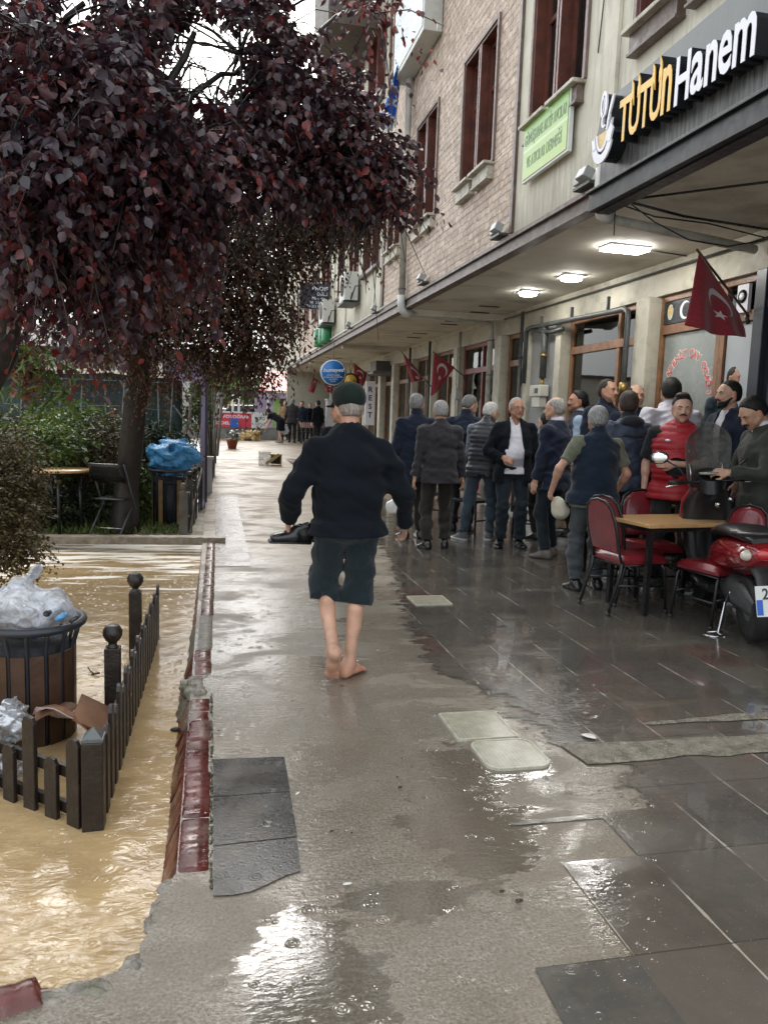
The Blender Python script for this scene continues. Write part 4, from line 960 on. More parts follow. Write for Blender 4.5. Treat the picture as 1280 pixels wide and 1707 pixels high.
ceil_lamp(4.25, 10.43, .24, .24, 0, 'small round lamp, farthest of the three lit lamps', 48, True)

# pipes and cables
M_pipe = pbr('pale_pipe', (.42, .41, .36), .45, var=.12, vs=7, dirt=(.25, .24, .2), ds=6, world=True)
M_gas = pbr('dark_gas_pipe', (.06, .065, .065), .45, var=.3, vs=7)
m = MB(); m.tube([(3.02, 12.85, 9.8), (3.02, 12.83, 3.46)], .055, 14); m.build_ = None
dp = thing('drain_pipe', (3.02, 12.85, 3.3), 'pale drain pipe running down the stone wall and under the arcade ceiling', 'pipe')
m.build('downpipe', M_pipe, dp)
m = MB(); m.tube([(3.02, 12.83, 3.50), (3.02, 12.83, 3.36), (3.03, 12.83, 3.27), (3.10, 12.85, 3.22), (3.2, 12.87, 3.22)], .068, 14); m.build('elbow', pbr('white_elbow', (.56, .56, .52), .4), dp)
m = MB(); m.tube([(3.15, 12.86, 3.225), (4.70, 13.24, 3.20), (4.745, 13.26, 3.17), (4.755, 13.27, 3.10), (4.755, 13.27, .02)], .05, 12); m.build('branch', M_pipe, dp)
m = MB()
for z in (1.0, 2.3, 2.9): m.tube([(4.755+.056*math.cos(a*PI/8), 13.27+.056*math.sin(a*PI/8), z) for a in range(16)], .008, 5, closed=True)
for z in (3.6, 5.2, 7.6): m.tube([(3.02+.06*math.cos(a*PI/8), 12.84+.06*math.sin(a*PI/8), z) for a in range(16)], .009, 5, closed=True)
m.build('clamp', M_gas, dp)
dq = thing('drain_pipe', (3.05, 6.05, 3.2), 'short pale drain pipe with an elbow at the left end of the black sign', 'pipe')
m = MB(); m.tube([(3.05, 6.06, 3.55), (3.05, 6.06, 3.27), (3.07, 6.06, 3.20), (3.14, 6.07, 3.17)], .058, 14); m.build('elbow', pbr('white_elbow', (.56, .56, .52), .4), dq)
m = MB(); m.tube([(3.12, 6.07, 3.17), (4.8, 6.46, 3.13)], .04, 12); m.build('branch', M_pipe, dq)
m = MB(); m.tube([(3.1, 5.9, 3.28), (3.8, 6.05, 3.24), (4.84, 6.3, 3.27)], .012, 6); m.tube([(3.1, 5.95, 3.27), (3.5, 6.0, 3.20), (4.1, 6.15, 3.23), (4.84, 6.38, 3.22)], .007, 5)
m.tube([(3.25, 5.95, 3.27), (3.45, 5.9, 3.13), (3.8, 5.95, 3.03), (4.2, 6.0, 3.02), (4.6, 6.1, 3.12), (4.84, 6.2, 3.2)], .006, 5); m.tube([(3.16, 6.02, 3.28), (3.165, 6.02, 3.03)], .005, 5)
m.tube([(3.2, 5.8, 3.26), (3.9, 5.0, 3.25), (4.84, 4.6, 3.27)], .01, 5)
tag(m.build('hanging_cables', M_black), 'dark loose cables sagging under the ceiling behind the black sign', 'cables')
gp = thing('gas_pipe', (4.7, 9.5, 2.9), 'dark gas pipe along the shop front lintel dropping between the columns', 'pipe')
m = MB(); m.tube([(4.74, 11.62, 2.1), (4.74, 11.62, 2.86), (4.74, 11.58, 2.92), (4.72, 11.4, 2.93), (4.72, 8.60, 2.86), (4.72, 8.52, 2.83), (4.72, 8.50, 2.76), (4.72, 8.50, 1.2)], .034, 10)
m.tube([(4.74, 10.9, 2.9), (4.74, 10.9, 2.15)], .05, 10); m.tube([(4.70, 11.3, 2.88), (4.74, 10.7, 2.80), (4.74, 10.3, 2.80)], .03, 8); m.build('pipe_run', M_gas, gp)
m = MB(); m.tube([(4.72, 8.5, 2.0), (4.72, 8.5, 1.86)], .05, 10); m.tube([(4.74, 10.9, 2.5), (4.74, 10.9, 2.46)], .06, 10); m.tube([(4.74, 10.9, 2.15), (4.74, 10.9, 2.02)], .03, 8); m.build('valve', pbr('brass', (.35, .24, .08), .35, metal=.8), gp)
for y in (9.0, 10.0, 11.0): m = MB(); m.box((4.70, y-.012, 2.86), (4.74, y+.012, 3.06)); m.build('clamp', M_gas, gp)
mt_ = thing('gas_meter', (4.72, 11.0, 1.72), 'off white gas meter box on the grey pier', 'meter box')
m = MB(); m.box((4.66, 10.78, 1.88), (4.80, 11.18, 2.05)); m.box((4.68, 10.84, 1.72), (4.80, 11.12, 1.878)); m.build('housing', pbr('meter_white', (.55, .54, .47), .45), mt_, bevel=.015)
m = MB(); m.box((4.652, 10.86, 1.93), (4.659, 11.02, 2.0)); m.build('dial', M_glass, mt_)
m = MB(); m.tube([(4.76, 11.80, 2.93), (4.76, 11.80, .05)], .03, 8); m.tube([(4.74, 15.35, 3.2), (4.74, 15.35, 1.7)], .035, 8); m.tube([(4.74, 17.2, 3.2), (4.74, 17.2, .1)], .03, 8); m.build_ = 0
for k, (y, z0, r, lb) in enumerate(((11.80, .05, .030, 'thin dark rain pipe beside the curtained shop window'), (14.98, .6, .032, 'pale vertical pipe with a box beside the second small flag'), (17.2, .1, .03, 'dark rain pipe on a far column of the arcade'), (19.0, .1, .03, 'dark rain pipe farther down the arcade, next column'))):
    m = MB(); m.tube([(4.74, y, 3.22), (4.74, y, z0)], r, 8)
    for z in (1.2, 2.5): m.tube([(4.74, y, z), (4.74, y, z+.04)], r+.008, 8)
    if k == 1: m.box((4.66, y-.12, 1.9), (4.80, y+.12, 2.12))
    tag(m.build('rain_pipe', M_gas if k != 1 else M_pipe), lb, 'pipe')
m = MB(); m.tube([(XF-.055, 13.0, 3.50), (XF-.055, 20, 3.50), (XF-.055, 33.5, 3.50)], .022, 8)
tag(m.build('eaves_pipe', pbr('white_elbow', (.56, .56, .52), .4)), 'long thin pale pipe along the far edge of the overhang', 'pipe')
m = MB(); m.tube([(XW-.04, 12.9, 2.93+.29), (XW-.04, 6.0, 3.21)], .012, 6); tag(m.build('ceiling_cable', M_gas), 'dark cable run along the top of the lintel beam', 'cable')
m = MB(); m.tube([(4.25, 7.47, ZC-.012), (XW-.02, 7.6, ZC-.012)], .008, 5); tag(m.build('lamp_cable', M_gas), 'short cable from the rectangular ceiling lamp to the lintel', 'cable')
m = MB(); m.tube([(3.085, 6.35, 4.55), (3.083, 6.3, 4.95), (3.085, 6.2, 5.3), (3.085, 6.15, 5.7)], .006, 5); tag(m.build('wall_cable', M_gas), 'thin cable hanging on the cream wall right of the green board', 'cable')
# small floodlights on the ledge
def floodlight(y, z, lb, x=XF-.11):
    th = thing('floodlight', (x, y, z), lb, 'floodlight', 'small lights and boxes on the ledge')
    m = MB(); m.obox((x, y, z+.05), (.09, .16, .09), Matrix.Rotation(.4, 3, 'Y')); m.obox((x+.02, y+.14, z+.03), (.07, .10, .06)); m.build('housing', pbr('grey_housing', (.35, .36, .36), .4), th, bevel=.008)
    m = MB(); m.box((x-.01, y-.1, z-.04), (x+.10, y+.20, z-.015)); m.tube([(x+.05, y, z-.02), (x+.02, y, z+.02)], .012, 6); m.build('bracket', M_gas, th)
for y, z, lb in ((8.33, 3.53, 'grey floodlight pair on the ledge below the brown corner strip'), (11.5, 3.52, 'small grey floodlight on the ledge left of the nearest one'), (6.25, 3.50, 'grey bracket light on the ledge beside the black sign'), (15.0, 3.52, 'small grey floodlight on the ledge under the farther white strip'), (17.9, 3.52, 'small floodlight on the ledge below the air conditioner')): floodlight(y, z, lb)
# air conditioners
def aircon(y0, y1, z0, z1, lb):
    th = thing('air_conditioner', (2.95, (y0+y1)/2, z0), lb, 'air conditioner', 'outdoor air conditioner units on the facade')
    m = MB(); m.box((2.74, y0, z0), (3.03, y1, z1)); m.box((2.735, y0+.03, z0+.03), (2.739, y1-.25, z1-.03)); m.build('housing', pbr('aircon_white', (.58, .58, .53), .4, var=.06), th, bevel=.015)
    m = MB(); m.lathe((2.732, (y0+y1)/2-.1, (z0+z1)/2), [(.20, -.012), (.20, 0)], 28, 'x'); 
    for k in range(5): m.tube([(2.716, (y0+y1)/2-.1+.04*(k+1)*math.cos(a*PI/9), (z0+z1)/2+.04*(k+1)*math.sin(a*PI/9)) for a in range(18)], .004, 4, closed=True)
    m.build('fan_grille', pbr('grille_grey', (.22, .22, .21), .5), th)
    m = MB(); m.box((2.72, y0+.08, z0-.05), (3.08, y0+.12, z0-.004)); m.box((2.72, y1-.12, z0-.05), (3.08, y1-.08, z0-.004)); m.box((2.70, y0-.05, z0-.075), (3.06, y1+.05, z0-.051)); m.build('bracket', M_gas, th)
    m = MB(); m.tube([(2.9, y0-.02, z0+.15), (2.86, y0-.10, z0+.0), (2.95, y0-.12, z0+.28), (3.08, y0-.06, z0+.30)], .014, 6); m.build('hose', M_black, th)
aircon(17.0, 17.75, 3.98, 4.58, 'nearer and larger white air conditioner on the facade'); aircon(20.4, 21.2, 3.88, 4.45, 'farther white air conditioner, left of the larger one')
# green bottles on the ledge
M_gbot = pbr('green_plastic', (.01, .20, .07), .3, var=.15)
for k, (px, py) in enumerate(((532, 584), (540, 578), (546, 574))):
    b = at_x(px, py, 3.0); b.z = ZC+.157; h_ = (.62, .70, .72)[k]
    th = thing('green_bottle', b, ('squat green bottle, leftmost on the far ledge', 'tall green bottle in the middle on the far ledge', 'green bottle on the far ledge, beside the white pipe')[k], 'bottle', 'green bottles standing on the ledge')
    m = MB(); m.lathe(b, [(.15, 0), (.16, .03), (.16, h_*.75), (.13, h_*.82), (.05, h_*.88), (.05, h_*.95)], 18, sx=1.0, sy=1.6); m.build('bottle_body', M_gbot, th)
    m = MB(); m.lathe(b+Vector((0, 0, h_*.95)), [(.065, 0), (.065, .06)], 12); m.build('cap', pbr('dark_green_cap', (.01, .05, .03)), th)
# ------------------------------------------------------------ trees, shrubs, plants
def leaf_material(name, stops, rough=.36, trans=.25, spec=.5):
    t = NT(name); a = t.attr('tone'); 
    c = t.ramp(a.outputs['Fac'], stops)
    g = t.noise(t.obj(), 25, 3); c = t.mix(t.mr(g, .3, .7), t.mix(.35, c, (0, 0, 0)), c)
    t.set(col=c, rough=rough, spec=spec)
    if trans:
        tl = t.n('ShaderNodeBsdfTranslucent'); t.l(c, tl.inputs[0]); mx = t.n('ShaderNodeMixShader'); mx.inputs[0].default_value = trans
        t.l(t.b.outputs[0], mx.inputs[1]); t.l(tl.outputs[0], mx.inputs[2]); t.l(mx.outputs[0], t.out.inputs[0])
    return t.m
LEAF8 = (np.array([(0, 0, 0), (-.36, .28, .06), (0, .30, -.04), (.36, .28, .06), (-.40, .58, .05), (0, .62, -.05), (.40, .58, .05), (0, 1, -.10)]),
         [(0, 2, 1), (0, 3, 2), (1, 2, 5, 4), (2, 3, 6, 5), (4, 5, 7), (5, 6, 7)])
LEAF5 = (np.array([(0, 0, 0), (-.36, .42, .06), (0, .5, -.05), (.36, .42, .06), (0, 1, -.10)]), [(0, 2, 1), (0, 3, 2), (1, 2, 4), (2, 3, 4)])
NARROW = (np.array([(0, 0, 0), (-.13, .4, .02), (0, .5, -.03), (.13, .4, .02), (0, 1, -.15)]), [(0, 2, 1), (0, 3, 2), (1, 2, 4), (2, 3, 4)])
def leaf_cloud(name, base, dirs, size, tone, mat, parent, shape=LEAF5, seed=1, roll=.6, width=.8):
    """one mesh of many small leaves: base points, pointing directions, lengths, colour tone per leaf"""
    g = np.random.default_rng(seed); n = len(base); dirs = dirs/np.linalg.norm(dirs, axis=1, keepdims=True)
    side = np.cross(dirs, np.array([0, 0, 1.0])+g.normal(0, roll, (n, 3))); side /= np.linalg.norm(side, axis=1, keepdims=True)
    up = np.cross(side, dirs); S, F = shape; k = len(S); w = width*g.uniform(.75, 1.15, n)
    V = (base[:, None, :]+size[:, None, None]*(S[None, :, 0:1]*w[:, None, None]*side[:, None, :]+S[None, :, 1:2]*dirs[:, None, :]+S[None, :, 2:3]*up[:, None, :])).reshape(-1, 3)
    V = V-np.array(wloc(parent)) if parent is not None else V
    nf = len(F); lt = np.array([len(f) for f in F]); loops = np.concatenate([np.array(f) for f in F]); nl = len(loops)
    me = bpy.data.meshes.new(name); me.vertices.add(n*k); me.vertices.foreach_set('co', V.astype(np.float32).ravel())
    me.loops.add(n*nl); me.loops.foreach_set('vertex_index', (loops[None, :]+np.arange(n)[:, None]*k).ravel().astype(np.int32))
    me.polygons.add(n*nf); st = np.concatenate([[0], np.cumsum(lt)[:-1]])
    me.polygons.foreach_set('loop_start', (st[None, :]+np.arange(n)[:, None]*nl).ravel().astype(np.int32))
    try: me.polygons.foreach_set('loop_total', np.tile(lt, n).astype(np.int32))
    except Exception: pass
    me.update(calc_edges=True)
    at = me.attributes.new('tone', 'FLOAT', 'POINT'); at.data.foreach_set('value', np.repeat(tone, k).astype(np.float32))
    me.polygons.foreach_set('use_smooth', np.ones(n*nf, dtype=bool)); me.materials.append(mat)
    o = bpy.data.objects.new(name, me); COL.objects.link(o)
    if parent is not None: o.parent = parent
    return o
def twigs(g, centre, radii, n_twig, n_leaf, length, droop, leaf, hole=None, outward=.7):
    """drooping twigs that start inside an ellipsoid clump, leaves alternating along each"""
    u = g.normal(size=(n_twig, 3)); u /= np.linalg.norm(u, axis=1, keepdims=True); r = g.uniform(.15, 1, n_twig)**.45
    st = centre+u*radii*r[:, None]
    d = u*outward+g.normal(0, .55, (n_twig, 3)); d[:, 2] -= .15; d /= np.linalg.norm(d, axis=1, keepdims=True)
    L = length*g.uniform(.5, 1.25, n_twig); s = (np.arange(n_leaf)+.5)/n_leaf
    P = st[:, None, :]+d[:, None, :]*(L[:, None]*s)[:, :, None]; P[:, :, 2] -= droop*(L[:, None]*s**2*1.0)
    T = d[:, None, :]+np.zeros((1, n_leaf, 1)); T = T.copy(); T[:, :, 2] -= 2*droop*s
    T /= np.linalg.norm(T, axis=2, keepdims=True)
    sd = np.cross(T, np.array([0, 0, 1.0])); sd /= np.linalg.norm(sd, axis=2, keepdims=True)+1e-6
    alt = np.where(np.arange(n_leaf) % 2 == 0, 1, -1)[None, :, None]
    D = T*.5+sd*alt*.75+g.normal(0, .28, P.shape); D[:, :, 2] -= .55
    P = P+g.normal(0, .012, P.shape); sz = leaf*g.uniform(.6, 1.25, (n_twig, n_leaf))
    tn = g.uniform(0, 1, (n_twig, 1))*.45+g.uniform(0, 1, (n_twig, n_leaf))*.55
    return P.reshape(-1, 3), D.reshape(-1, 3), sz.ravel(), tn.ravel(), (st, d, L)
def make_tree(name, label, trunk_pts, trunk_r, limbs, clumps, leafmat, barkmat, seed, shape, group='purple leaved trees by the flood', hole=(), extra=None):
    th = thing(name, trunk_pts[0], label, 'tree', group); g = np.random.default_rng(seed); r = random.Random(seed)
    m = MB(); n = 26; P = []
    pts = [Vector(p) for p in trunk_pts]
    def spl(pts, u):
        k = u*(len(pts)-1); i = min(int(k), len(pts)-2); f = k-i; f = f*f*(3-2*f); return pts[i].lerp(pts[i+1], f*.5+(k-i)*.5)
    for i in range(n):
        u = i/(n-1); c = spl(pts, u); k = u*(len(trunk_r)-1); j = min(int(k), len(trunk_r)-2); rr0 = trunk_r[j]*(1-(k-j))+trunk_r[j+1]*(k-j); row = []
        for q in range(18):
            a = 2*PI*q/18; d = rr0*(1+.10*math.sin(3*a+u*4)+.06*math.sin(7*a+u*9)+r.uniform(-.035, .035)); row.append(c+Vector((math.cos(a)*d, math.sin(a)*d, 0)))
        P.append(row)
    m.grid(P, closed=True)
    for lb in limbs:
        q = [Vector(v) for v in lb[:-1]]; path = [spl(q, i/9)+Vector((r.uniform(-.02, .02), r.uniform(-.02, .02), r.uniform(-.02, .02))) for i in range(10)]
        m.tube(path, [lb[-1]*(1-.078*i) for i in range(10)], 9)
    m.build('trunk', barkmat, th)
    B, D, S, T = [], [], [], []; tw = MB()
    for cl in clumps:
        c, rad, nt_, nl, ln, dr, lf = cl[:7]; tb = cl[7] if len(cl) > 7 else 0
        b, d, s, tn, (st, dd, L) = twigs(g, np.array(c), np.array(rad), nt_, nl, ln, dr, lf)
        for (hc, hr) in hole:
            w = np.array([R for R in range(0)])
            dv = b-np.array(hc[0]); ax = np.array(hc[1])-np.array(hc[0]); ax /= np.linalg.norm(ax); rad_ = np.linalg.norm(dv-np.outer(dv@ax, ax), axis=1)
            kp = rad_ > hr*(1+.25*np.sin(b[:, 0]*9+b[:, 2]*13)); b, d, s, tn = b[kp], d[kp], s[kp], tn[kp]
        B.append(b); D.append(d); S.append(s); T.append(np.clip(tn+tb, 0, 1))
        for i in range(0, len(st), 5):
            p0 = Vector(st[i]); p1 = p0+Vector(dd[i])*L[i]*.5-Vector((0, 0, dr*L[i]*.25)); p2 = p0+Vector(dd[i])*L[i]-Vector((0, 0, dr*L[i])); tw.tube([p0, p1, p2], [.006, .0045, .002], 4, caps=False)
            if i % 25 == 0 and len(limbs): cc = Vector(c); tw.tube([cc, cc.lerp(p0, .5)+Vector((0, 0, .03)), p0], [.012, .009, .006], 4, caps=False)
    B, D, S, T = map(np.concatenate, (B, D, S, T))
    if extra is not None: kp = extra(B); B, D, S, T = B[kp], D[kp], S[kp], T[kp]
    leaf_cloud('crown', B, D, S, T, leafmat, th, shape, seed)
    tw.build('twigs', barkmat, th)
    return th, len(S)
M_bark = pbr('dark_wet_bark', (.022, .017, .014), .5, var=.45, vs=14, bump=.8, bs=30, world=True)
M_plum = leaf_material('plum_leaves', [(0, (.026, .016, .026)), (.35, (.050, .026, .038)), (.6, (.075, .028, .036)), (.76, (.12, .026, .028)), (.90, (.22, .030, .028)), (1, (.34, .09, .07))], .36, .32, .75)
M_plum2 = leaf_material('brown_green_leaves', [(0, (.032, .030, .018)), (.35, (.065, .042, .026)), (.6, (.12, .042, .028)), (.8, (.10, .09, .03)), (.93, (.20, .04, .03)), (1, (.26, .08, .04))], .42, .32, .5)
ay = lambda px, py, y: tuple(at_y(px, py, y))
def C(px, py, y, rpx, nt_, leaf, nl=13, ln=.42, dr=.5, flat=(1, 1.3, .8), tb=0):
    r = rpx*y/CAM_F*.97; return (ay(px, py, y), (r*flat[0], r*flat[1], r*flat[2]), nt_, nl, ln, dr, leaf, tb)
# nearer tree: trunk leaves the frame on the left
near = [C(60, 60, 5.2, 170, 373, 0.052), C(230, 40, 5.0, 130, 275, 0.058), C(400, 90, 5.2, 110, 308, 0.058), C(150, 200, 4.6, 150, 405, 0.062), C(280, 260, 4.8, 140, 405, 0.060),
        C(480, 180, 5.2, 95, 283, 0.058), C(560, 265, 5.4, 75, 243, 0.056), C(610, 300, 5.5, 50, 145, 0.056), C(440, 300, 5.4, 120, 340, 0.056), C(50, 300, 4.4, 115, 340, 0.062), C(190, 355, 4.6, 95, 275, 0.060),
        C(-60, 180, 5.0, 170, 325, 0.060), C(130, 430, 4.8, 48, 130, 0.058, tb=.12), C(620, 330, 5.6, 30, 55, 0.055, dr=.9),
        C(575, 205, 5.5, 24, 65, 0.055), C(340, -40, 5.4, 120, 227, 0.058), C(615, 25, 5.6, 22, 26, 0.055, nl=9, tb=.2), C(470, 30, 5.4, 28, 48, 0.055)]
hp = lambda px, py: (((0, 0, 1.5), ay(px, py, 8)))
T1, n1_ = make_tree('plum_tree', 'near purple leaved tree whose dark trunk stands at the left edge of the frame', [(-2.02, 6.0, -.42), (-1.96, 5.95, .9), ay(2, 600, 5.8), ay(18, 440, 5.6), ay(60, 340, 5.4)], [.135, .105, .10, .095, .07],
    [(ay(10, 480, 5.6), ay(120, 350, 5.0), ay(250, 200, 4.9), ay(330, 60, 5), .055), (ay(14, 450, 5.6), ay(180, 330, 5.2), ay(380, 260, 5.3), ay(560, 240, 5.4), .05), (ay(16, 460, 5.6), ay(0, 300, 5.2), ay(60, 100, 5.2), ay(140, 0, 5.2), .055),
     (ay(120, 350, 5.0), ay(260, 330, 4.9), ay(420, 180, 5.2), ay(560, 20, 5.6), .035), (ay(250, 200, 4.9), ay(380, 120, 5.1), ay(470, 80, 5.3), .022), (ay(14, 450, 5.6), ay(-60, 300, 5), ay(-80, 150, 5), .05)],
    near, M_plum, M_bark, 5, LEAF8, extra=lambda B: ~((B[:, 0] > .05) & (B[:, 2] < 2.78+.25*(B[:, 1]-5.2)+.06*np.sin(B[:, 0]*23))), hole=((hp(350, 95), .27), (hp(515, 12), .15), (hp(275, 108), .04), (hp(408, 52), .06), (hp(130, 12), .10), (hp(540, 70), .05), (hp(330, 185), .05)))
# farther tree: trunk in the flooded bed, drooping browner foliage
farl = [C(515, 345, 8.7, 52, 285, 0.060), C(335, 400, 9.2, 100, 345, 0.060), C(150, 500, 9.6, 95, 285, 0.059, tb=.1), C(260, 470, 9.4, 110, 360, 0.059), C(370, 480, 9.2, 100, 345, 0.059), C(430, 545, 9.2, 52, 225, 0.056), C(345, 535, 9.6, 70, 225, 0.056), C(435, 415, 9.0, 72, 300, 0.059),
        C(570, 365, 8.8, 32, 120, 0.054, tb=.1), C(600, 335, 8.6, 38, 135, 0.054), C(418, 600, 9.2, 22, 90, 0.054, dr=.8), C(200, 400, 9.5, 110, 300, 0.059), C(420, 330, 9.2, 130, 390, 0.059),
        C(300, 300, 9.6, 130, 330, 0.059), C(540, 300, 9.0, 75, 210, 0.056), C(265, 600, 9.8, 34, 90, 0.049, tb=.25, dr=.8), C(150, 590, 9.6, 24, 51, 0.049, tb=.45, dr=.9), C(90, 470, 9.4, 70, 165, 0.059, tb=.1), C(385, 595, 9.4, 28, 90, 0.054), C(240, 560, 9.4, 40, 90, 0.054)]
T2, n2_ = make_tree('plum_tree', 'farther purple leaved tree with a leaning dark trunk and drooping brown green tips', [(-1.12, 10.45, -.12), (-1.08, 10.4, .5), ay(222, 700, 10.2), ay(236, 580, 10.0), ay(262, 500, 9.8)], [.18, .145, .14, .13, .10],
    [(ay(240, 590, 10), ay(300, 480, 9.6), ay(400, 440, 9.3), ay(470, 560, 9.2), .07), (ay(245, 560, 10), ay(200, 460, 9.8), ay(110, 470, 9.5), .06), (ay(250, 540, 9.9), ay(330, 380, 9.4), ay(480, 330, 9.0), ay(600, 340, 8.7), .075), (ay(240, 580, 10), ay(230, 420, 9.8), ay(280, 280, 9.6), .07), (ay(300, 480, 9.6), ay(360, 520, 9.5), ay(425, 620, 9.2), .035)],
    farl, M_plum2, M_bark, 11, LEAF5)
print('leaves', n1_, n2_)

# shrubs and climbers
def bush(name, label, base, clumps, mat, seed, shape=LEAF5, cat='shrub', group=None, stem=.02, roll=.6, width=.8):
    th = thing(name, base, label, cat, group); g = np.random.default_rng(seed); B, D, S, T = [], [], [], []; m = MB()
    for c, rad, nt_, nl, ln, dr, lf, tb in clumps:
        b, d, s, tn, (st, dd, L) = twigs(g, np.array(c), np.array(rad), nt_, nl, ln, dr, lf); d[:, 2] += .5
        B.append(b); D.append(d); S.append(s); T.append(np.clip(tn+tb, 0, 1))
        for i in range(0, len(st), 18): m.tube([Vector(base)+Vector((0, 0, .02)), Vector(base).lerp(Vector(st[i]), .6)+Vector((0, 0, .03)), Vector(st[i])], [stem*.5, stem*.3, .003], 4, caps=False)
    B, D, S, T = map(np.concatenate, (B, D, S, T)); leaf_cloud('foliage', B, D, S, T, mat, th, shape, seed, roll, width); m.build('stems', M_bark, th); return th
M_olive = leaf_material('olive_brown_leaves', [(0, (.04, .036, .014)), (.4, (.09, .07, .026)), (.7, (.15, .09, .035)), (.88, (.09, .12, .03)), (1, (.24, .12, .05))], .5, .2)
M_green = leaf_material('fresh_green_leaves', [(0, (.03, .06, .012)), (.4, (.075, .13, .022)), (.75, (.15, .23, .045)), (1, (.30, .32, .09))], .4, .35)
M_dgreen = leaf_material('dark_green_leaves', [(0, (.008, .016, .006)), (.5, (.018, .035, .010)), (1, (.05, .08, .02))], .42, .15)
SB = 'shrubs around the flooded bed'
bush('weeping_shrub', 'olive brown feathery shrub at the left edge in front of the round table', (-2.45, 6.7, -.15), [C(2, 810, 6.6, 44, 336, 0.041, 14, .26, .5, tb=.0), C(20, 900, 6.2, 34, 176, 0.041, 14, .22, .6), C(10, 760, 7.0, 26, 208, 0.038, 14, .26, .5, tb=.1), C(-30, 740, 6.6, 70, 224, 0.041, 12, .26, .5), C(-30, 850, 6.3, 60, 256, 0.041, 12, .26, .5)], M_olive, 21, group=SB)
bush('weeping_shrub', 'rusty brown shrub behind the round table and the folding chair', (-2.2, 11.3, -.1), [C(150, 760, 11.5, 44, 320, 0.047, 13, .3, .4, tb=.1), C(95, 785, 11.6, 30, 176, 0.047, 13, .3, .4, tb=.1), C(190, 720, 11.4, 36, 144, 0.047, 13, .28, .4)], M_olive, 22, group=SB)
bush('green_shrub', 'bright green leafy shrub in front of the dark green screen', (-2.9, 11.9, -.1), [C(85, 735, 11.0, 46, 144, 0.101, 9, .3, .2), C(40, 760, 11.6, 40, 96, 0.101, 9, .3, .2), C(125, 715, 12, 44, 128, 0.095, 9, .3, .2), C(150, 700, 12, 14, 22, 0.108, 7, .3, .1), C(30, 720, 11.9, 26, 64, 0.095, 9, .3, .2), C(160, 755, 11.8, 20, 48, 0.081, 9, .3, .2)], M_green, 23, group=SB)
bush('green_shrub', 'green shrub beside the trunk behind the blue bag', (-1.2, 11.6, -.1), [C(225, 790, 11.5, 24, 96, 0.068, 9, .22, .3), C(222, 825, 11.4, 22, 80, 0.068, 9, .2, .3), C(228, 850, 11.4, 16, 48, 0.068, 9, .2, .3)], M_green, 24, group=SB)
bush('dark_shrub', 'dark shrub under the round table among the flooded roots', (-2.0, 11.0, -.1), [C(110, 840, 11.0, 42, 224, 0.054, 10, .22, .3), C(160, 860, 11.2, 36, 128, 0.054, 10, .22, .3), C(50, 850, 10.6, 40, 160, 0.054, 10, .22, .3)], M_dgreen, 25, group=SB)
bush('dark_shrub', 'dark shrub between the tree trunk and the screen behind the blue bag', (-.9, 12.4, -.1), [C(245, 735, 12.3, 36, 176, 0.061, 10, .25, .3, tb=.15), C(290, 740, 12.6, 32, 128, 0.061, 10, .25, .3), C(205, 740, 12.2, 40, 160, 0.061, 10, .25, .3)], M_dgreen, 26, group=SB)
bush('climbing_plant', 'long narrow leaved green branch hanging beside the left trunk', (-2.8, 8.6, 2.6), [C(75, 600, 8.6, 16, 18, 0.149, 10, .3, 1.0), C(92, 660, 8.6, 12, 16, 0.149, 10, .26, 1.2), C(30, 575, 8.6, 16, 10, 0.149, 10, .3, .8), C(18, 640, 8.6, 12, 8, 0.135, 10, .25, 1.0)], M_green, 27, NARROW, 'plant')
bush('climbing_plant', 'green and yellow climber on top of the grey post behind the arch', (.0, 15.6, .1), [C(362, 612, 15.6, 18, 96, 0.081, 10, .3, .6), C(340, 640, 15, 12, 64, 0.081, 10, .3, .6), C(325, 680, 14.6, 15, 80, 0.081, 10, .3, .5)], M_green, 28, LEAF5, 'plant')
bush('purple_flowers', 'purple leaved sprig hanging left of the green branch', (-2.9, 8.7, 2.3), [C(30, 590, 8.9, 16, 48, 0.081, 9, .2, .8, tb=.5), C(58, 610, 8.8, 10, 22, 0.081, 9, .2, .8, tb=.5)], M_plum, 29, LEAF5, 'plant')
# low grass round the trunk
g = np.random.default_rng(4); n = 2600; B = np.stack([g.uniform(-2.0, -.4, n), g.uniform(10.2, 12.6, n), np.full(n, -.09)], 1); D = np.stack([g.normal(0, .35, n), g.normal(0, .35, n), np.ones(n)], 1)
go = leaf_cloud('grass', B, D, g.uniform(.05, .12, n), g.uniform(0, 1, n), M_green, None, NARROW, 9); tag(go, 'short grass on the muddy ground round the farther trunk', 'grass', kind='stuff')
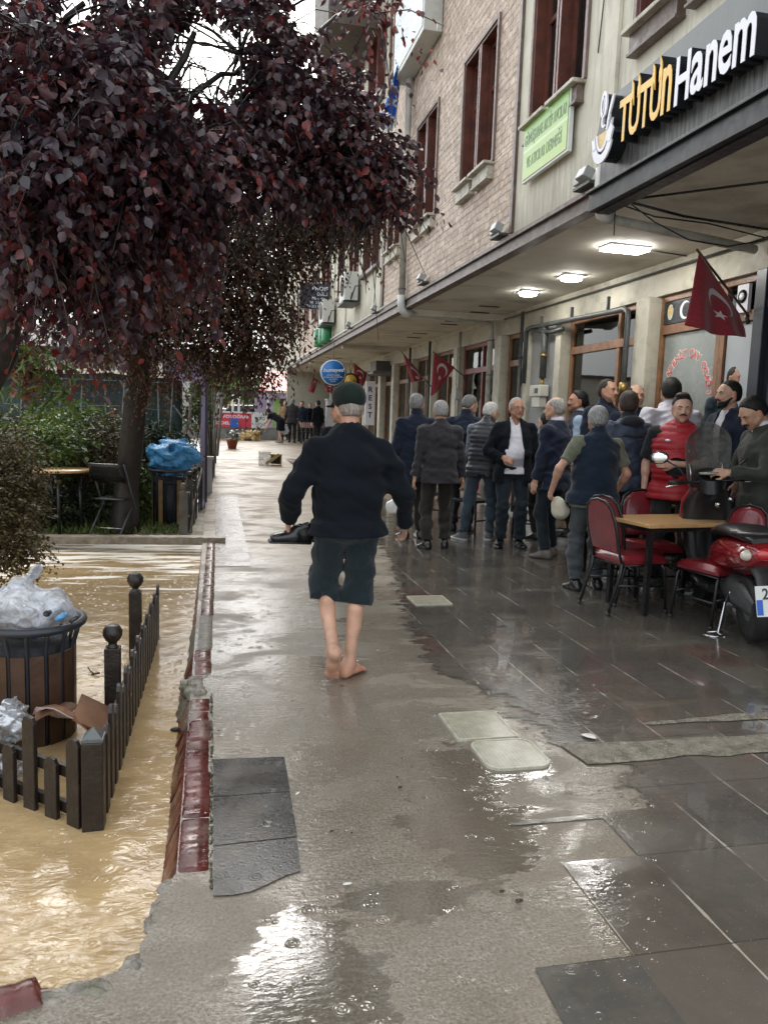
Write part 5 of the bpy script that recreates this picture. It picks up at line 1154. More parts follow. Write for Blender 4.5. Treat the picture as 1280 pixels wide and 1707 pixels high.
# ------------------------------------------------------------ figures: signed distance shapes turned into one smooth mesh
class SDF:
    def __init__(s, lo, hi, h):
        s.h = h; s.lo = np.array(lo, dtype=np.float32); s.n = np.ceil((np.array(hi)-np.array(lo))/h-1e-3).astype(int)+1
        s.f = np.full(s.n, .2, dtype=np.float32)
        s.ax = [s.lo[i]+h*np.arange(s.n[i], dtype=np.float32) for i in range(3)]
    def sub(s, lo, hi):
        a = np.clip(np.floor((np.array(lo)-s.lo)/s.h).astype(int), 0, s.n-1); b = np.clip(np.ceil((np.array(hi)-s.lo)/s.h).astype(int)+1, 1, s.n)
        sl = tuple(slice(int(i), int(max(j, i+1))) for i, j in zip(a, b))
        X = s.ax[0][sl[0]][:, None, None]; Y = s.ax[1][sl[1]][None, :, None]; Z = s.ax[2][sl[2]][None, None, :]
        return sl, X, Y, Z
    def put(s, sl, d, k=0.0, cut=False):
        f = s.f[sl]
        if cut: s.f[sl] = np.maximum(f, -d) if k == 0 else -s._sm(-f, d, k)
        else: s.f[sl] = np.minimum(f, d) if k == 0 else s._sm(f, d, k)
    @staticmethod
    def _sm(a, b, k):
        h = np.clip(.5+.5*(b-a)/k, 0, 1); return b*(1-h)+a*h-k*h*(1-h)
    def cone(s, p0, p1, r0, r1, k=.01, side=None, cut=False, ext=1.0):
        """limb between two points; r = radius or (half width along side, half depth)"""
        p0 = np.array(p0, float); p1 = np.array(p1, float); a0, b0 = (r0, r0) if np.isscalar(r0) else r0; a1, b1 = (r1, r1) if np.isscalar(r1) else r1
        m = max(a0, b0, a1, b1)*1.05+k+.03; sl, X, Y, Z = s.sub(np.minimum(p0, p1)-m, np.maximum(p0, p1)+m)
        d = p1-p0; L = np.linalg.norm(d); 
        if L < 1e-6: d = np.array([0, 0, 1.0]); L = 1e-6; w = d
        else: w = d/L
        px, py, pz = X-p0[0], Y-p0[1], Z-p0[2]
        t = px*w[0]+py*w[1]+pz*w[2]; tc = np.clip(t/L, 0, 1); e = (t-tc*L)
        if side is None and a0 == b0 and a1 == b1:
            r2 = px*px+py*py+pz*pz-t*t; q = np.sqrt(np.maximum(r2, 0)+(e/ext)**2)-(a0+(a1-a0)*tc)
        else:
            u = np.array(side if side is not None else (1, 0, 0), float); u = u-w*(u@w); u /= np.linalg.norm(u); v = np.cross(w, u)
            pu = px*u[0]+py*u[1]+pz*u[2]; pv = px*v[0]+py*v[1]+pz*v[2]; A = a0+(a1-a0)*tc; Bq = b0+(b1-b0)*tc; mn = np.minimum(A, Bq)
            q = (np.sqrt((pu/A)**2+(pv/Bq)**2+(e/(mn*ext))**2)-1)*mn
        s.put(sl, q, k, cut); return s
    def ell(s, c, r, R=None, k=.01, cut=False):
        c = np.array(c, float); r = np.array(r, float); m = max(r)+k+.02; sl, X, Y, Z = s.sub(c-m, c+m); px, py, pz = X-c[0], Y-c[1], Z-c[2]
        if R is not None:
            R = np.array(R); px, py, pz = (R[0, 0]*px+R[1, 0]*py+R[2, 0]*pz, R[0, 1]*px+R[1, 1]*py+R[2, 1]*pz, R[0, 2]*px+R[1, 2]*py+R[2, 2]*pz)
        n = np.sqrt((px/r[0])**2+(py/r[1])**2+(pz/r[2])**2); g = np.sqrt((px/r[0]**2)**2+(py/r[1]**2)**2+(pz/r[2]**2)**2)+1e-6
        s.put(sl, n*(n-1)/g, k, cut); return s
    def plane(s, p, n, k=0.0):          # keep what lies behind the plane
        p = np.array(p, float); n = np.array(n, float); n /= np.linalg.norm(n)
        d = (s.ax[0][:, None, None]-p[0])*n[0]+(s.ax[1][None, :, None]-p[1])*n[1]+(s.ax[2][None, None, :]-p[2])*n[2]
        s.f = np.maximum(s.f, d) if k == 0 else -s._sm(-s.f, -d, k); return s
    def field(s): return s.ax[0][:, None, None], s.ax[1][None, :, None], s.ax[2][None, None, :]
    def wrinkle(s, amp, fx, seed=0, ver=.5, lo=-9, hi=9):
        """soft cloth folds: sums of slanted sines, stronger between lo and hi"""
        X, Y, Z = s.field(); r = np.random.default_rng(seed); w = 0
        m = np.clip(np.minimum((Z-lo), (hi-Z))/.06, 0, 1)
        for i in range(5):
            a = r.normal(0, 1, 3)*np.array([1, 1, ver*2.2]); a /= np.linalg.norm(a); f = fx*r.uniform(.6, 1.6); b = r.normal(0, 1, 3); b /= np.linalg.norm(b)
            w = w+np.sin((a[0]*X+a[1]*Y+a[2]*Z)*f+r.uniform(0, 6)+1.6*np.sin((b[0]*X+b[1]*Y+b[2]*Z)*f*.45+r.uniform(0, 6)))
        band = np.abs(s.f) < .05
        s.f = np.where(band, s.f-(amp*.45)*w*m, s.f); return s
    def mesh(s, name, mat, parent=None, smooth=1):
        f = s.f; g = f < 0; nx, ny, nz = f.shape
        c = np.zeros((nx-1, ny-1, nz-1), dtype=np.uint8)
        for i in (0, 1):
            for j in (0, 1):
                for k in (0, 1): c += g[i:nx-1+i, j:ny-1+j, k:nz-1+k]
        act = (c > 0) & (c < 8); I = np.argwhere(act)
        if len(I) == 0: return None
        idx = -np.ones(act.shape, dtype=np.int64); idx[tuple(I.T)] = np.arange(len(I))
        off = [np.array(o) for o in ((0,0,0),(1,0,0),(0,1,0),(1,1,0),(0,0,1),(1,0,1),(0,1,1),(1,1,1))]
        val = [f[tuple((I+o).T)] for o in off]; acc = np.zeros((len(I), 3)); cnt = np.zeros(len(I))
        for a, b in ((0,1),(2,3),(4,5),(6,7),(0,2),(1,3),(4,6),(5,7),(0,4),(1,5),(2,6),(3,7)):
            va, vb = val[a], val[b]; m = (va < 0) != (vb < 0); t = np.where(m, va/(va-vb+1e-12), 0)[:, None]
            acc += np.where(m[:, None], off[a]*(1-t)+off[b]*t, 0); cnt += m
        V = s.lo+s.h*(I+acc/cnt[:, None]); Q = []
        for ax in range(3):
            o = [0, 0, 0]; o[ax] = 1; A = g[:nx-o[0], :ny-o[1], :nz-o[2]]; Bq = g[o[0]:, o[1]:, o[2]:]; d = A != Bq
            u, v = [(1, 2), (2, 0), (0, 1)][ax]; E = np.argwhere(d); E = E[(E[:, u] > 0) & (E[:, v] > 0) & (E[:, u] < f.shape[u]-1) & (E[:, v] < f.shape[v]-1)]
            eu = np.zeros(3, int); eu[u] = 1; ev = np.zeros(3, int); ev[v] = 1
            q = np.stack([idx[tuple((E-eu-ev).T)], idx[tuple((E-ev).T)], idx[tuple(E.T)], idx[tuple((E-eu).T)]], 1)
            fl = A[tuple(E.T)]; q[~fl] = q[~fl][:, ::-1]; Q.append(q)
        Q = np.concatenate(Q); Q = Q[(Q >= 0).all(1)]
        for _ in range(smooth):
            e = np.concatenate([Q[:, [0, 1]], Q[:, [1, 2]], Q[:, [2, 3]], Q[:, [3, 0]]]); ac = np.zeros_like(V); n = np.zeros(len(V))
            for a, b in ((0, 1), (1, 0)):
                for k in range(3): ac[:, k] += np.bincount(e[:, a], V[e[:, b], k], len(V))
                n += np.bincount(e[:, a], minlength=len(V))
            V = V*.5+.5*ac/np.maximum(n, 1)[:, None]
        me = bpy.data.meshes.new(name); me.vertices.add(len(V)); me.vertices.foreach_set('co', V.astype(np.float32).ravel())
        me.loops.add(Q.size); me.loops.foreach_set('vertex_index', Q.astype(np.int32).ravel()); me.polygons.add(len(Q))
        me.polygons.foreach_set('loop_start', (np.arange(len(Q))*4).astype(np.int32)); me.update(calc_edges=True)
        me.polygons.foreach_set('use_smooth', np.ones(len(Q), dtype=bool)); me.materials.append(mat)
        o = bpy.data.objects.new(name, me); COL.objects.link(o); ORG[o.name] = Vector((0, 0, 0))
        if parent is not None: o.parent = parent
        s.V = V; return o

def rotz(a): c, s_ = math.cos(a), math.sin(a); return np.array([[c, -s_, 0], [s_, c, 0], [0, 0, 1.0]])
def rotx(a): c, s_ = math.cos(a), math.sin(a); return np.array([[1, 0, 0], [0, c, -s_], [0, s_, c]])
def roty(a): c, s_ = math.cos(a), math.sin(a); return np.array([[c, 0, s_], [0, 1, 0], [-s_, 0, c]])
def two_bone(a, b, la, lb, pole):
    a = np.array(a, float); b = np.array(b, float); d = b-a; D = np.linalg.norm(d); D2 = min(D, (la+lb)*.999); u = d/D; b2 = a+u*D2
    x = (la*la-lb*lb+D2*D2)/(2*D2); hgt = math.sqrt(max(0, la*la-x*x)); p = np.array(pole, float); p = p-u*(p@u); p /= np.linalg.norm(p)+1e-9
    return a+u*x+p*hgt, b2

def skin_mat(name, col):
    if name in MC: return MC[name]
    t = NT(name); a = t.attr('tint'); n = t.noise(t.obj(), 22, 5)
    c = t.mix(t.mr(n, .3, .7), tuple(x*.84 for x in col), tuple(min(1, x*1.12) for x in col)); c = t.mix(1.0, c, a.outputs['Color'], 'MULTIPLY')
    MC[name] = t.set(col=c, rough=.5, sss=.08, nrm=t.bump(t.noise(t.obj(), 160, 3), .15, .002)); t.b.inputs['Subsurface Radius'].default_value = (.01, .004, .002); return MC[name]
def cloth(name, col, rough=.85, weave=420, folds=.45, sheen=.15, var=.12, spec=.25):
    if name in MC: return MC[name]
    t = NT(name); co = t.obj(); n = t.noise(co, 7, 5); c = t.mix(t.mr(n, .3, .7), tuple(x*(1-var) for x in col), tuple(x*(1+var) for x in col))
    f = t.noise(t.mapping(co, (1, 1, .45)), 14, 4, .6, .8); w = t.noise(co, weave, 2)
    h = t.math('ADD', f, t.math('MULTIPLY', w, .12)); MC[name] = t.set(col=c, rough=rough, sheen=sheen, spec=spec, nrm=t.bump(h, folds, .02)); return MC[name]
def hair_mat(name, col):
    if name in MC: return MC[name]
    t = NT(name); n = t.noise(t.mapping(t.obj(), (1, 1, .35)), 90, 3, .7); c = t.mix(t.mr(n, .35, .65), tuple(x*.5 for x in col), tuple(min(1, x*1.35) for x in col))
    MC[name] = t.set(col=c, rough=.6, spec=.3, nrm=t.bump(n, .6, .004)); return MC[name]

class Fig:
    """a standing figure; local frame: +Y is where the body faces, z = 0 the ground"""
    def __init__(s, label, loc, face=0, H=1.75, skin=(.50, .30, .21), h=.009, girth=1.0, lean=0, slean=0, head=(0, 0, 0), kpole=None, shz=.466, feet=((-.10, 0, 0, 8), (.10, 0, 0, 8)),
                 hands=((-.30, .03, .80), (.30, .03, .80)), pole=((-.3, -1, 0), (.3, -1, 0)), curl=(.5, .5), hipz=None, group=None, shoulders=1.0, neck=1.0, name='person'):
        s.h = h; s.H = H; k = s.k = H/1.75; s.label = label; s.face = face; s.loc = loc; s.girth = girth; s.group = group; s.name = name; s.skin = skin; s.hm = head
        S = lambda v: np.array(v, float)*k
        hz = .93 if hipz is None else hipz
        s.feet = feet; s.ank = [S((f[0], f[1]-.0, .085+f[2])) for f in feet]
        mid = (s.ank[0]+s.ank[1])/2; pc = np.array([mid[0]*.5, mid[1]*.4, hz*k]); s.pel = pc
        Rl = rotx(-lean) @ roty(slean); s.Rl = Rl
        s.hip = [pc+S((-.092, 0, -.01)), pc+S((.092, 0, -.01))]
        s.waist = pc+Rl@S((0, 0, .16)); s.chest = pc+Rl@S((0, .0, .37)); s.nb = pc+Rl@S((0, -.005, .545))
        sw = .185*shoulders; s.sh = [pc+Rl@S((-sw, -.005, shz)), pc+Rl@S((sw, -.005, shz))]
        s.ht = pc+Rl@S((0, .014*neck, .585)); s.Rh = Rl@rotz(math.radians(head[0]))@rotx(math.radians(head[1]))@roty(math.radians(head[2])) if lean < .5 else rotz(math.radians(head[0]))@rotx(math.radians(head[1]))
        s.hc = s.ht+s.Rh@S((0, .018, .105))
        s.knee = []
        for i in (0, 1):
            fy = math.radians(-s.feet[i][3] if i else s.feet[i][3]); kk, aa = two_bone(s.hip[i], s.ank[i], .43*k, .42*k, (math.sin(-fy)*.5, 1, 0) if kpole is None else kpole[i]); s.knee.append(kk); s.ank[i] = aa
        s.elb, s.wr = [], []
        for i in (0, 1):
            w = S(hands[i]); e, w2 = two_bone(s.sh[i], w, .295*k, .255*k, pole[i]); s.elb.append(e); s.wr.append(w2)
        s.curl = curl; s.parts = []
    def box(s, pts, m): P = np.array(pts); return P.min(0)-m, P.max(0)+m
    def head_shape(s, g, big=1.0):
        k = s.k*1.0; R, c = s.Rh, s.hc; k = k*1.05; p = lambda x, y, z: c+R@(np.array([x, y, z])*k)
        E = lambda q, r, kk=.012, cut=False: g.ell(p(*q), np.array(r)*k, R, kk*k, cut)
        C_ = lambda a, b, r0, r1, kk=.01, cut=False: g.cone(p(*a), p(*b), r0*k, r1*k, kk*k, cut=cut)
        E((0, -.018, .035), (.076, .095, .088)); E((0, .03, .0), (.062, .065, .085), .03); E((0, .042, -.055), (.046, .046, .045), .03)   # skull, face, jaw
        E((0, .074, -.088), (.022, .018, .018), .02)                                                        # chin
        C_((-.045, .045, -.055), (-.058, -.01, -.03), .018, .022, .02); C_((.045, .045, -.055), (.058, -.01, -.03), .018, .022, .02)
        E((-.033, .062, -.020), (.022, .022, .020), .014); E((.033, .062, -.020), (.022, .022, .020), .014)   # cheeks
        C_((-.040, .078, .028), (.040, .078, .028), .012, .012, .014)                                       # brow
        E((-.031, .094, .008), (.017, .012, .011), .010, True); E((.031, .094, .008), (.017, .012, .011), .010, True)
        E((-.030, .078, .007), (.0135, .012, .0115), .003); E((.030, .078, .007), (.0135, .012, .0115), .003)
        C_((0, .090, .018), (0, .112, -.022), .008, .0125, .008); E((-.013, .098, -.027), (.009, .011, .008), .006); E((.013, .098, -.027), (.009, .011, .008), .006)
        C_((-.018, .086, -.048), (.018, .086, -.048), .0065, .0065, .006); C_((-.016, .084, -.059), (.016, .084, -.059), .0075, .0075, .006)
        for sx in (-1, 1):
            g.ell(p(sx*.078, -.005, .0), np.array((.010, .020, .032))*k, R@rotz(sx*-.35), .006*k); g.ell(p(sx*.090, .004, .002), np.array((.008, .010, .018))*k, R, .004*k, True)
    def hand_shape(s, g, i, fine=1.0):
        k = s.k; w = s.wr[i]; f = w-s.elb[i]; f = f/np.linalg.norm(f); sx = -1 if i == 0 else 1
        tw = s.twist[i] if hasattr(s, 'twist') else 0
        pn = np.array([-sx*1.0, 0, 0.0]); pn = pn-f*(pn@f); pn /= np.linalg.norm(pn)+1e-9      # palm faces the thigh
        if abs(f[2]) < .6 and not hasattr(s, 'palmn'): pn = np.array([0, -1, -.3]); pn = pn-f*(pn@f); pn /= np.linalg.norm(pn)
        if hasattr(s, 'palmn') and s.palmn[i] is not None: pn = np.array(s.palmn[i], float); pn = pn-f*(pn@f); pn /= np.linalg.norm(pn)
        th = np.cross(f, pn)*1.0
        if hasattr(s, 'thumb') and s.thumb[i] is not None:
            if th@np.array(s.thumb[i]) < 0: th = -th
        elif th[1] < 0: th = -th                                  # thumb points forward
        P = lambda a, b, c: w+(f*a+th*b+pn*c)*k
        g.cone(P(-.01, 0, 0), P(.05, .002, 0), (.030*k, .017*k), (.040*k, .014*k), .012*k, side=th); g.cone(P(.05, 0, 0), P(.085, 0, .002), (.041*k, .014*k), (.039*k, .012*k), .01*k, side=th)
        cu = s.curl[i]
        for j, (o, L) in enumerate(((.028, .072), (.0095, .080), (-.0095, .075), (-.028, .060))):
            a = P(.088-.004*abs(j-1), o, 0); ang = cu*(1+.12*j); q = a; rr = .0092
            for seg, fr in enumerate((.42, .32, .26)):
                ang2 = ang*(seg+.6)*.75; d = f*math.cos(ang2)+pn*math.sin(ang2)+th*(o*.9 if seg == 0 else 0); q2 = q+d*L*fr*k; g.cone(q, q2, rr*k, rr*.92*k, .003*k); q = q2; rr *= .92
        a = P(.025, .030, .004); b = P(.055, .052, .012+.01*cu); c = P(.085, .058-.012*cu, .020+.018*cu); g.cone(a, b, .014*k, .0115*k, .008*k); g.cone(b, c, .0112*k, .0088*k, .004*k)
        s.palm = getattr(s, 'palm', {}); s.palm[i] = P(.085, .0, .03)
    def foot_shape(s, g, i, grow=0.0, kk=.012, toes=False):
        k = s.k; a = s.ank[i]; lift = s.feet[i][2]; pitch = s.feet[i][4] if len(s.feet[i]) > 4 else 0
        ya = math.radians(s.feet[i][3]); ya = ya if i == 0 else -ya; R = rotz(ya)@rotx(math.radians(pitch))
        p = lambda x, y, z: a+R@(np.array([x, y, z])*k); G = grow*k
        g.cone(p(0, -.045, -.052), p(0, .05, -.050), (.030*k+G, .028*k+G), (.036*k+G, .026*k+G), kk, side=R[:, 0]); g.cone(p(0, .05, -.050), p(.0, .125, -.063), (.037*k+G, .026*k+G), (.043*k+G, .016*k+G), kk, side=R[:, 0])
        g.cone(p(0, -.03, -.02), p(0, .07, -.045), .034*k+G, .026*k+G, .03*k); g.cone(a, p(0, -.035, -.05), .034*k+G, .030*k+G, .03*k)
        if toes:
            sx = 1 if i == 0 else -1
            for j, (x, y, r) in enumerate(((.030, .160, .0135), (.010, .162, .0100), (-.006, .155, .0095), (-.020, .146, .0090), (-.033, .134, .0088))): g.cone(p(sx*x, .115, -.066), p(sx*x*1.08, y, -.071), r*k, r*.95*k, .006*k)
        else: g.cone(p(0, .125, -.063), p(0, .165, -.066), (.042*k+G, .018*k+G), (.030*k+G, .015*k+G), kk, side=R[:, 0])
        return R
    def legs(s, g, rt, rk, ra, kk=.03, i0=(0, 1), stop=1.0, calf=True):
        k = s.k
        for i in i0:
            h_, kn, an = s.hip[i], s.knee[i], s.ank[i]; e = kn+(an-kn)*stop
            g.cone(h_, kn, rt*k, rk*k, kk*k); g.cone(kn, e, rk*k, (rk+(ra-rk)*stop)*k, .02*k)
            if calf: c = kn+(an-kn)*.33; g.cone(c+np.array([0, -.018, .05])*k, c+np.array([0, -.014, -.06])*k, (rk*.86)*k, (rk*.62)*k, .03*k)
    def torso(s, g, grow=0.0, kk=.05, belly=0.0, hem=None):
        k, G, q = s.k, grow*s.k, s.girth; sd = s.Rl[:, 0]
        fw = s.Rl[:, 1]
        g.cone(s.pel+np.array([0, 0, -.02])*k, s.waist, (.160*k*q+G, .115*k*q+G), (.145*k*q+G, .112*k*q+G), kk*k, side=sd); g.cone(s.waist, s.chest, (.145*k*q+G, .112*k*q+G), (.165*k*(.6+.4*q)+G, .118*k*(.6+.4*q)+G), kk*k, side=sd)
        g.cone(s.chest, s.nb-s.Rl@np.array([0, 0, .05])*k, (.165*k*(.6+.4*q)+G, .118*k*(.6+.4*q)+G), (.10*k+G, .075*k+G), kk*k, side=sd)
        for i in (0, 1): g.cone(s.nb-s.Rl@np.array([0, 0, .060])*k, s.sh[i]-s.Rl@np.array([0, 0, .012])*k, .050*k+G*.8, .046*k+G*.5, .04*k)
        if belly: c = s.waist+fw*(.055*k)+np.array([0, 0, .02]); g.ell(c, np.array((.135*q, .11+belly, .15))*k+G, s.Rl, .05*k)
        if hem is not None: g.cone(s.pel, s.pel+np.array([0, 0, -hem*k]), (.176*k*q+G, .126*k*q+G), (.182*k*q+G*1.3, .134*k*q+G*1.3), .03*k, side=sd, ext=.3)
    def arms(s, g, ru, re, rw, kk=.025, stop=1.0, i0=(0, 1), up=1.0):
        k = s.k
        for i in i0:
            g.cone(s.sh[i], s.elb[i] if up == 1 else s.sh[i]+(s.elb[i]-s.sh[i])*up, ru*k, re*k, kk*k)
            if stop > 0: e = s.elb[i]+(s.wr[i]-s.elb[i])*stop; g.cone(s.elb[i], e, re*k, (re+(rw-re)*stop)*k, .012*k)
    def allpts(s): return [*s.hip, *s.knee, *s.ank, s.nb, s.hc+np.array([0, 0, .1]), *s.sh, *s.elb, *s.wr]
    def body(s, toes=False, hands=(1, 1), tint=None):
        lo, hi = s.box(s.allpts(), .20); lo[2] = -.06; hi[2] = s.hc[2]+.16
        g = SDF(lo, hi, s.h); k = s.k
        s.legs(g, .078, .050 if toes else .040, .034 if toes else .028, calf=toes); s.torso(g, -.012)
        for i in (0, 1): s.foot_shape(g, i, 0, toes=toes)
        s.arms(g, .046, .037, .026)
        for i in (0, 1):
            m = s.elb[i]+(s.wr[i]-s.elb[i])*.3; g.cone(s.elb[i], m, .038*k, .040*k, .02*k)
            s.hand_shape(g, i)
        g.cone(s.nb-np.array([0, 0, .04])*k, s.ht+np.array([0, 0, .03])*k, .060*k, .056*k, .025*k)
        s.head_shape(g)
        o = g.mesh(s.name, skin_mat('skin_%d_%d' % (int(s.skin[0]*100), int(s.skin[2]*100)), s.skin), None, 1)
        V = g.V; L = (V-s.hc)@s.Rh/(k*1.05); col = np.ones((len(V), 4), dtype=np.float32)
        def blob(c, r, rgb, pw=1.0):
            w = np.clip(1-np.linalg.norm((L-np.array(c))/np.array(r), axis=1), 0, 1)[:, None]**.5*pw; col[:, :3] = col[:, :3]*(1-w)+col[:, :3]*np.array(rgb)*w
        blob((0, .09, -.054), (.028, .02, .014), (.85, .48, .48)); blob((-.04, .07, -.02), (.03, .04, .03), (1.05, .80, .78), .6); blob((.04, .07, -.02), (.03, .04, .03), (1.05, .80, .78), .6); blob((0, .11, -.02), (.02, .03, .02), (1.05, .78, .75), .6)
        for sx in (-1, 1): blob((sx*.08, 0, 0), (.02, .03, .035), (1.08, .72, .68), .8); blob((sx*.031, .085, .008), (.020, .02, .013), (.55, .42, .40), .8)
        if getattr(s, 'stubble', 0): blob((0, .06, -.07), (.075, .07, .05), (.45, .42, .42), s.stubble); blob((0, .1, -.038), (.03, .03, .014), (.45, .42, .42), s.stubble)
        if tint: tint(V, col)
        at = o.data.attributes.new('tint', 'FLOAT_COLOR', 'POINT'); at.data.foreach_set('color', col.ravel())
        s.o = o; tag(o, s.label, 'person', s.group); return o
    def place(s):
        s.o.location = Vector(s.loc); s.o.rotation_euler = (0, 0, math.radians(s.face)); ORG[s.o.name] = Vector(s.loc); return s
    def grid(s, pts, m, h=None): lo, hi = s.box(pts, m); return SDF(lo, hi, h or s.h)
    def hair(s, style='short', col=(.30, .30, .30), vol=.008, name='hair'):
        k = s.k*1.05; R, c = s.Rh, s.hc; p = lambda x, y, z: c+R@(np.array([x, y, z])*k); g = s.grid([c], .17*k, min(s.h, .007))
        v = vol; g.ell(p(0, -.018, .037), np.array((.077+v, .096+v, .088+v))*k, R, 0); g.ell(p(0, -.045, -.01), np.array((.066+v*.7, .062+v, .065))*k, R, .03*k)
        # hair line: cut the face side and below the nape
        g.plane(p(0, .048, .074), R@np.array([0, .83, -.56]), .016); g.plane(p(0, -.05, -.055), R@np.array([0, -.15, -1]), .008)
        n = SDF(g.lo, g.lo+g.h*(g.n-1), g.h); n.ell(p(0, .06, -.05), np.array((.12, .075, .085))*k, R, 0); g.f = np.maximum(g.f, -n.f) if g.f.shape == n.f.shape else g.f
        for sx in (-1, 1): n2 = SDF(g.lo, g.lo+g.h*(g.n-1), g.h); n2.ell(p(sx*.085, .004, -.008), np.array((.03, .026, .036))*k, R, 0); g.f = np.maximum(g.f, -n2.f)
        if style == 'quiff': g.ell(p(.008, .022, .118), np.array((.052, .055, .022))*k, R, .03*k)
        if style == 'bald_top': n3 = SDF(g.lo, g.lo+g.h*(g.n-1), g.h); n3.ell(p(0, .035, .13), np.array((.068, .115, .085))*k, R, 0); g.f = np.maximum(g.f, -n3.f)
        if style == 'receding':
            for sx in (-1, 1): n3 = SDF(g.lo, g.lo+g.h*(g.n-1), g.h); n3.ell(p(sx*.045, .075, .10), np.array((.035, .055, .05))*k, R, 0); g.f = np.maximum(g.f, -n3.f)
        if style == 'long': g.cone(p(0, -.07, .0), p(0, -.07, -.13), (.08*k, .04*k), (.06*k, .03*k), .03*k, side=R[:, 0])
        X, Y, Z = g.field(); r = np.random.default_rng(int(abs(c[0])*1000)+3); g.f = g.f-.0022*np.sin(X*190+3*np.sin(Z*70))*np.sin(Y*170+2*np.sin(X*60))*np.sin(Z*150)
        return g.mesh(name, hair_mat('hair_%d_%d' % (int(col[0]*100), int(col[2]*100)), col), s.o, 0)
    def face_hair(s, mustache=None, beard=None, brow=(.05, .045, .04), eyes=True):
        k = s.k*1.05; R, c = s.Rh, s.hc; p = lambda x, y, z: Vector(c+R@(np.array([x, y, z])*k)); M3 = Matrix([list(r_) for r_ in R])
        if brow is not None:
            for sx in (-1, 1):
                m = MB(); m.tube([p(sx*.013, .094, .023), p(sx*.030, .0925, .030), p(sx*.048, .080, .024)], [.0042*k, .0045*k, .0025*k], 6); m.build('eyebrow', hair_mat('hair_%d_%d' % (int(brow[0]*100), int(brow[2]*100)), brow), s.o)
        if eyes:
            for sx in (-1, 1):
                m = MB(); m.m = 0; m.ell(p(sx*.030, .0805, .007), (.0105*k, .0105*k, .0062*k), 12, 8, M3); m.m = 1; m.ell(p(sx*.030, .0875, .0072), (.0048*k, .0048*k, .0048*k), 10, 6, M3); m.build('eye', [pbr('eye_white', (.55, .52, .48), .3), pbr('iris_dark', (.02, .012, .008), .2)], s.o)
        if mustache is not None:
            m = MB()
            for sx in (-1, 1): m.tube([p(0, .1015, -.037), p(sx*.014, .099, -.038), p(sx*.030, .088, -.048)], [.0065*k, .0062*k, .003*k], 6)
            m.build('mustache', hair_mat('hair_%d_%d' % (int(mustache[0]*100), int(mustache[2]*100)), mustache), s.o)
        if beard is not None:
            g = s.grid([c+R@(np.array([0, .04, -.06])*k)], .13*k, .006); q = lambda x, y, z: c+R@(np.array([x, y, z])*k)
            g.ell(q(0, .042, -.058), np.array((.052, .052, .050))*k, R, .02*k); g.ell(q(0, .074, -.092), np.array((.028, .024, .022))*k, R, .02*k)
            for sx in (-1, 1): g.cone(q(sx*.048, .045, -.055), q(sx*.066, -.002, -.012), .019*k, .014*k, .02*k)
            g.plane(q(0, .05, -.026), R@np.array([0, .25, 1.0]), .008); n3 = SDF(g.lo, g.lo+g.h*(g.n-1), g.h); n3.ell(q(0, .10, -.052), np.array((.017, .02, .006))*k, R, 0); g.f = np.maximum(g.f, -n3.f)
            g.mesh('beard', hair_mat('hair_%d_%d' % (int(beard[0]*100), int(beard[2]*100)), beard), s.o, 0)
    def glasses(s):
        k = s.k*1.05; R, c = s.Rh, s.hc; p = lambda x, y, z: Vector(c+R@(np.array([x, y, z])*k)); m = MB()
        for sx in (-1, 1):
            m.tube([p(sx*.032+.021*math.cos(a*PI/8), .102-.02*abs(sx*.032+.021*math.cos(a*PI/8)), .002+.015*math.sin(a*PI/8)) for a in range(16)], .0016*k, 4, closed=True); m.tube([p(sx*.053, .098, .008), p(sx*.080, .04, .008), p(sx*.082, -.01, .006)], .0016*k, 4)
        m.tube([p(-.012, .1, .006), p(.012, .1, .006)], .0016*k, 4); m.build('glasses', M_gas, s.o)
    def trousers(s, mat, grow=.012, ra=.058, stop=.94, wr=.006, seed=1, roll=None, rk=.074, name='trousers', top=.10):
        k = s.k; g = s.grid([*s.hip, *s.knee, *s.ank, s.pel+np.array([0, 0, .2])], .19)
        s.legs(g, .088*(.55+.45*s.girth)+grow*.5, rk, ra, .022, calf=False, stop=stop); g.cone(s.pel+np.array([0, .0, -.045])*k, s.pel+np.array([0, 0, .0])*k, (.170*k*s.girth+grow*.4, .124*k*s.girth+grow*.5), (.165*k*s.girth+grow*.4, .120*k*s.girth+grow*.4), .03*k, side=s.Rl[:, 0], ext=.4); g.cone(s.pel+np.array([0, 0, .01])*k, s.pel+np.array([0, 0, top])*k, (.160*k*s.girth+grow*.4, .116*k*s.girth+grow*.4), (.146*k*s.girth+grow*.2, .110*k*s.girth+grow*.2), .05*k, side=s.Rl[:, 0])
        g.wrinkle(wr, 42, seed, 1.3, lo=.0, hi=s.knee[0][2]+.12); g.wrinkle(wr*.6, 30, seed+1, .9, hi=s.pel[2]-.10)
        if roll is not None:
            for i in (0, 1):
                e = s.knee[i]+(s.ank[i]-s.knee[i])*roll; d = (s.ank[i]-s.knee[i]); d = d/np.linalg.norm(d)
                g.cone(e-d*.07*k, e-d*.01*k, .076*k, .075*k, .008*k); g.cone(e-d*.17*k, e-d*.11*k, .088*k, .093*k, .012*k)
        for i in (0, 1):
            d = s.ank[i]-s.knee[i]; d = d/np.linalg.norm(d); e = s.knee[i]+(s.ank[i]-s.knee[i])*(stop if roll is None else roll)
            X, Y, Z = g.field(); f = (X-e[0])*d[0]+(Y-e[1])*d[1]+(Z-e[2])*d[2]; mid = (s.ank[0]+s.ank[1])/2; o_ = s.ank[1-i]-s.ank[i]
            near = ((X-s.ank[i][0])*o_[0]+(Y-s.ank[i][1])*o_[1]) < .5*(o_[0]**2+o_[1]**2)
            g.f = np.where(near, np.maximum(g.f, f), g.f)
        return g.mesh(name, mat, s.o, 1)
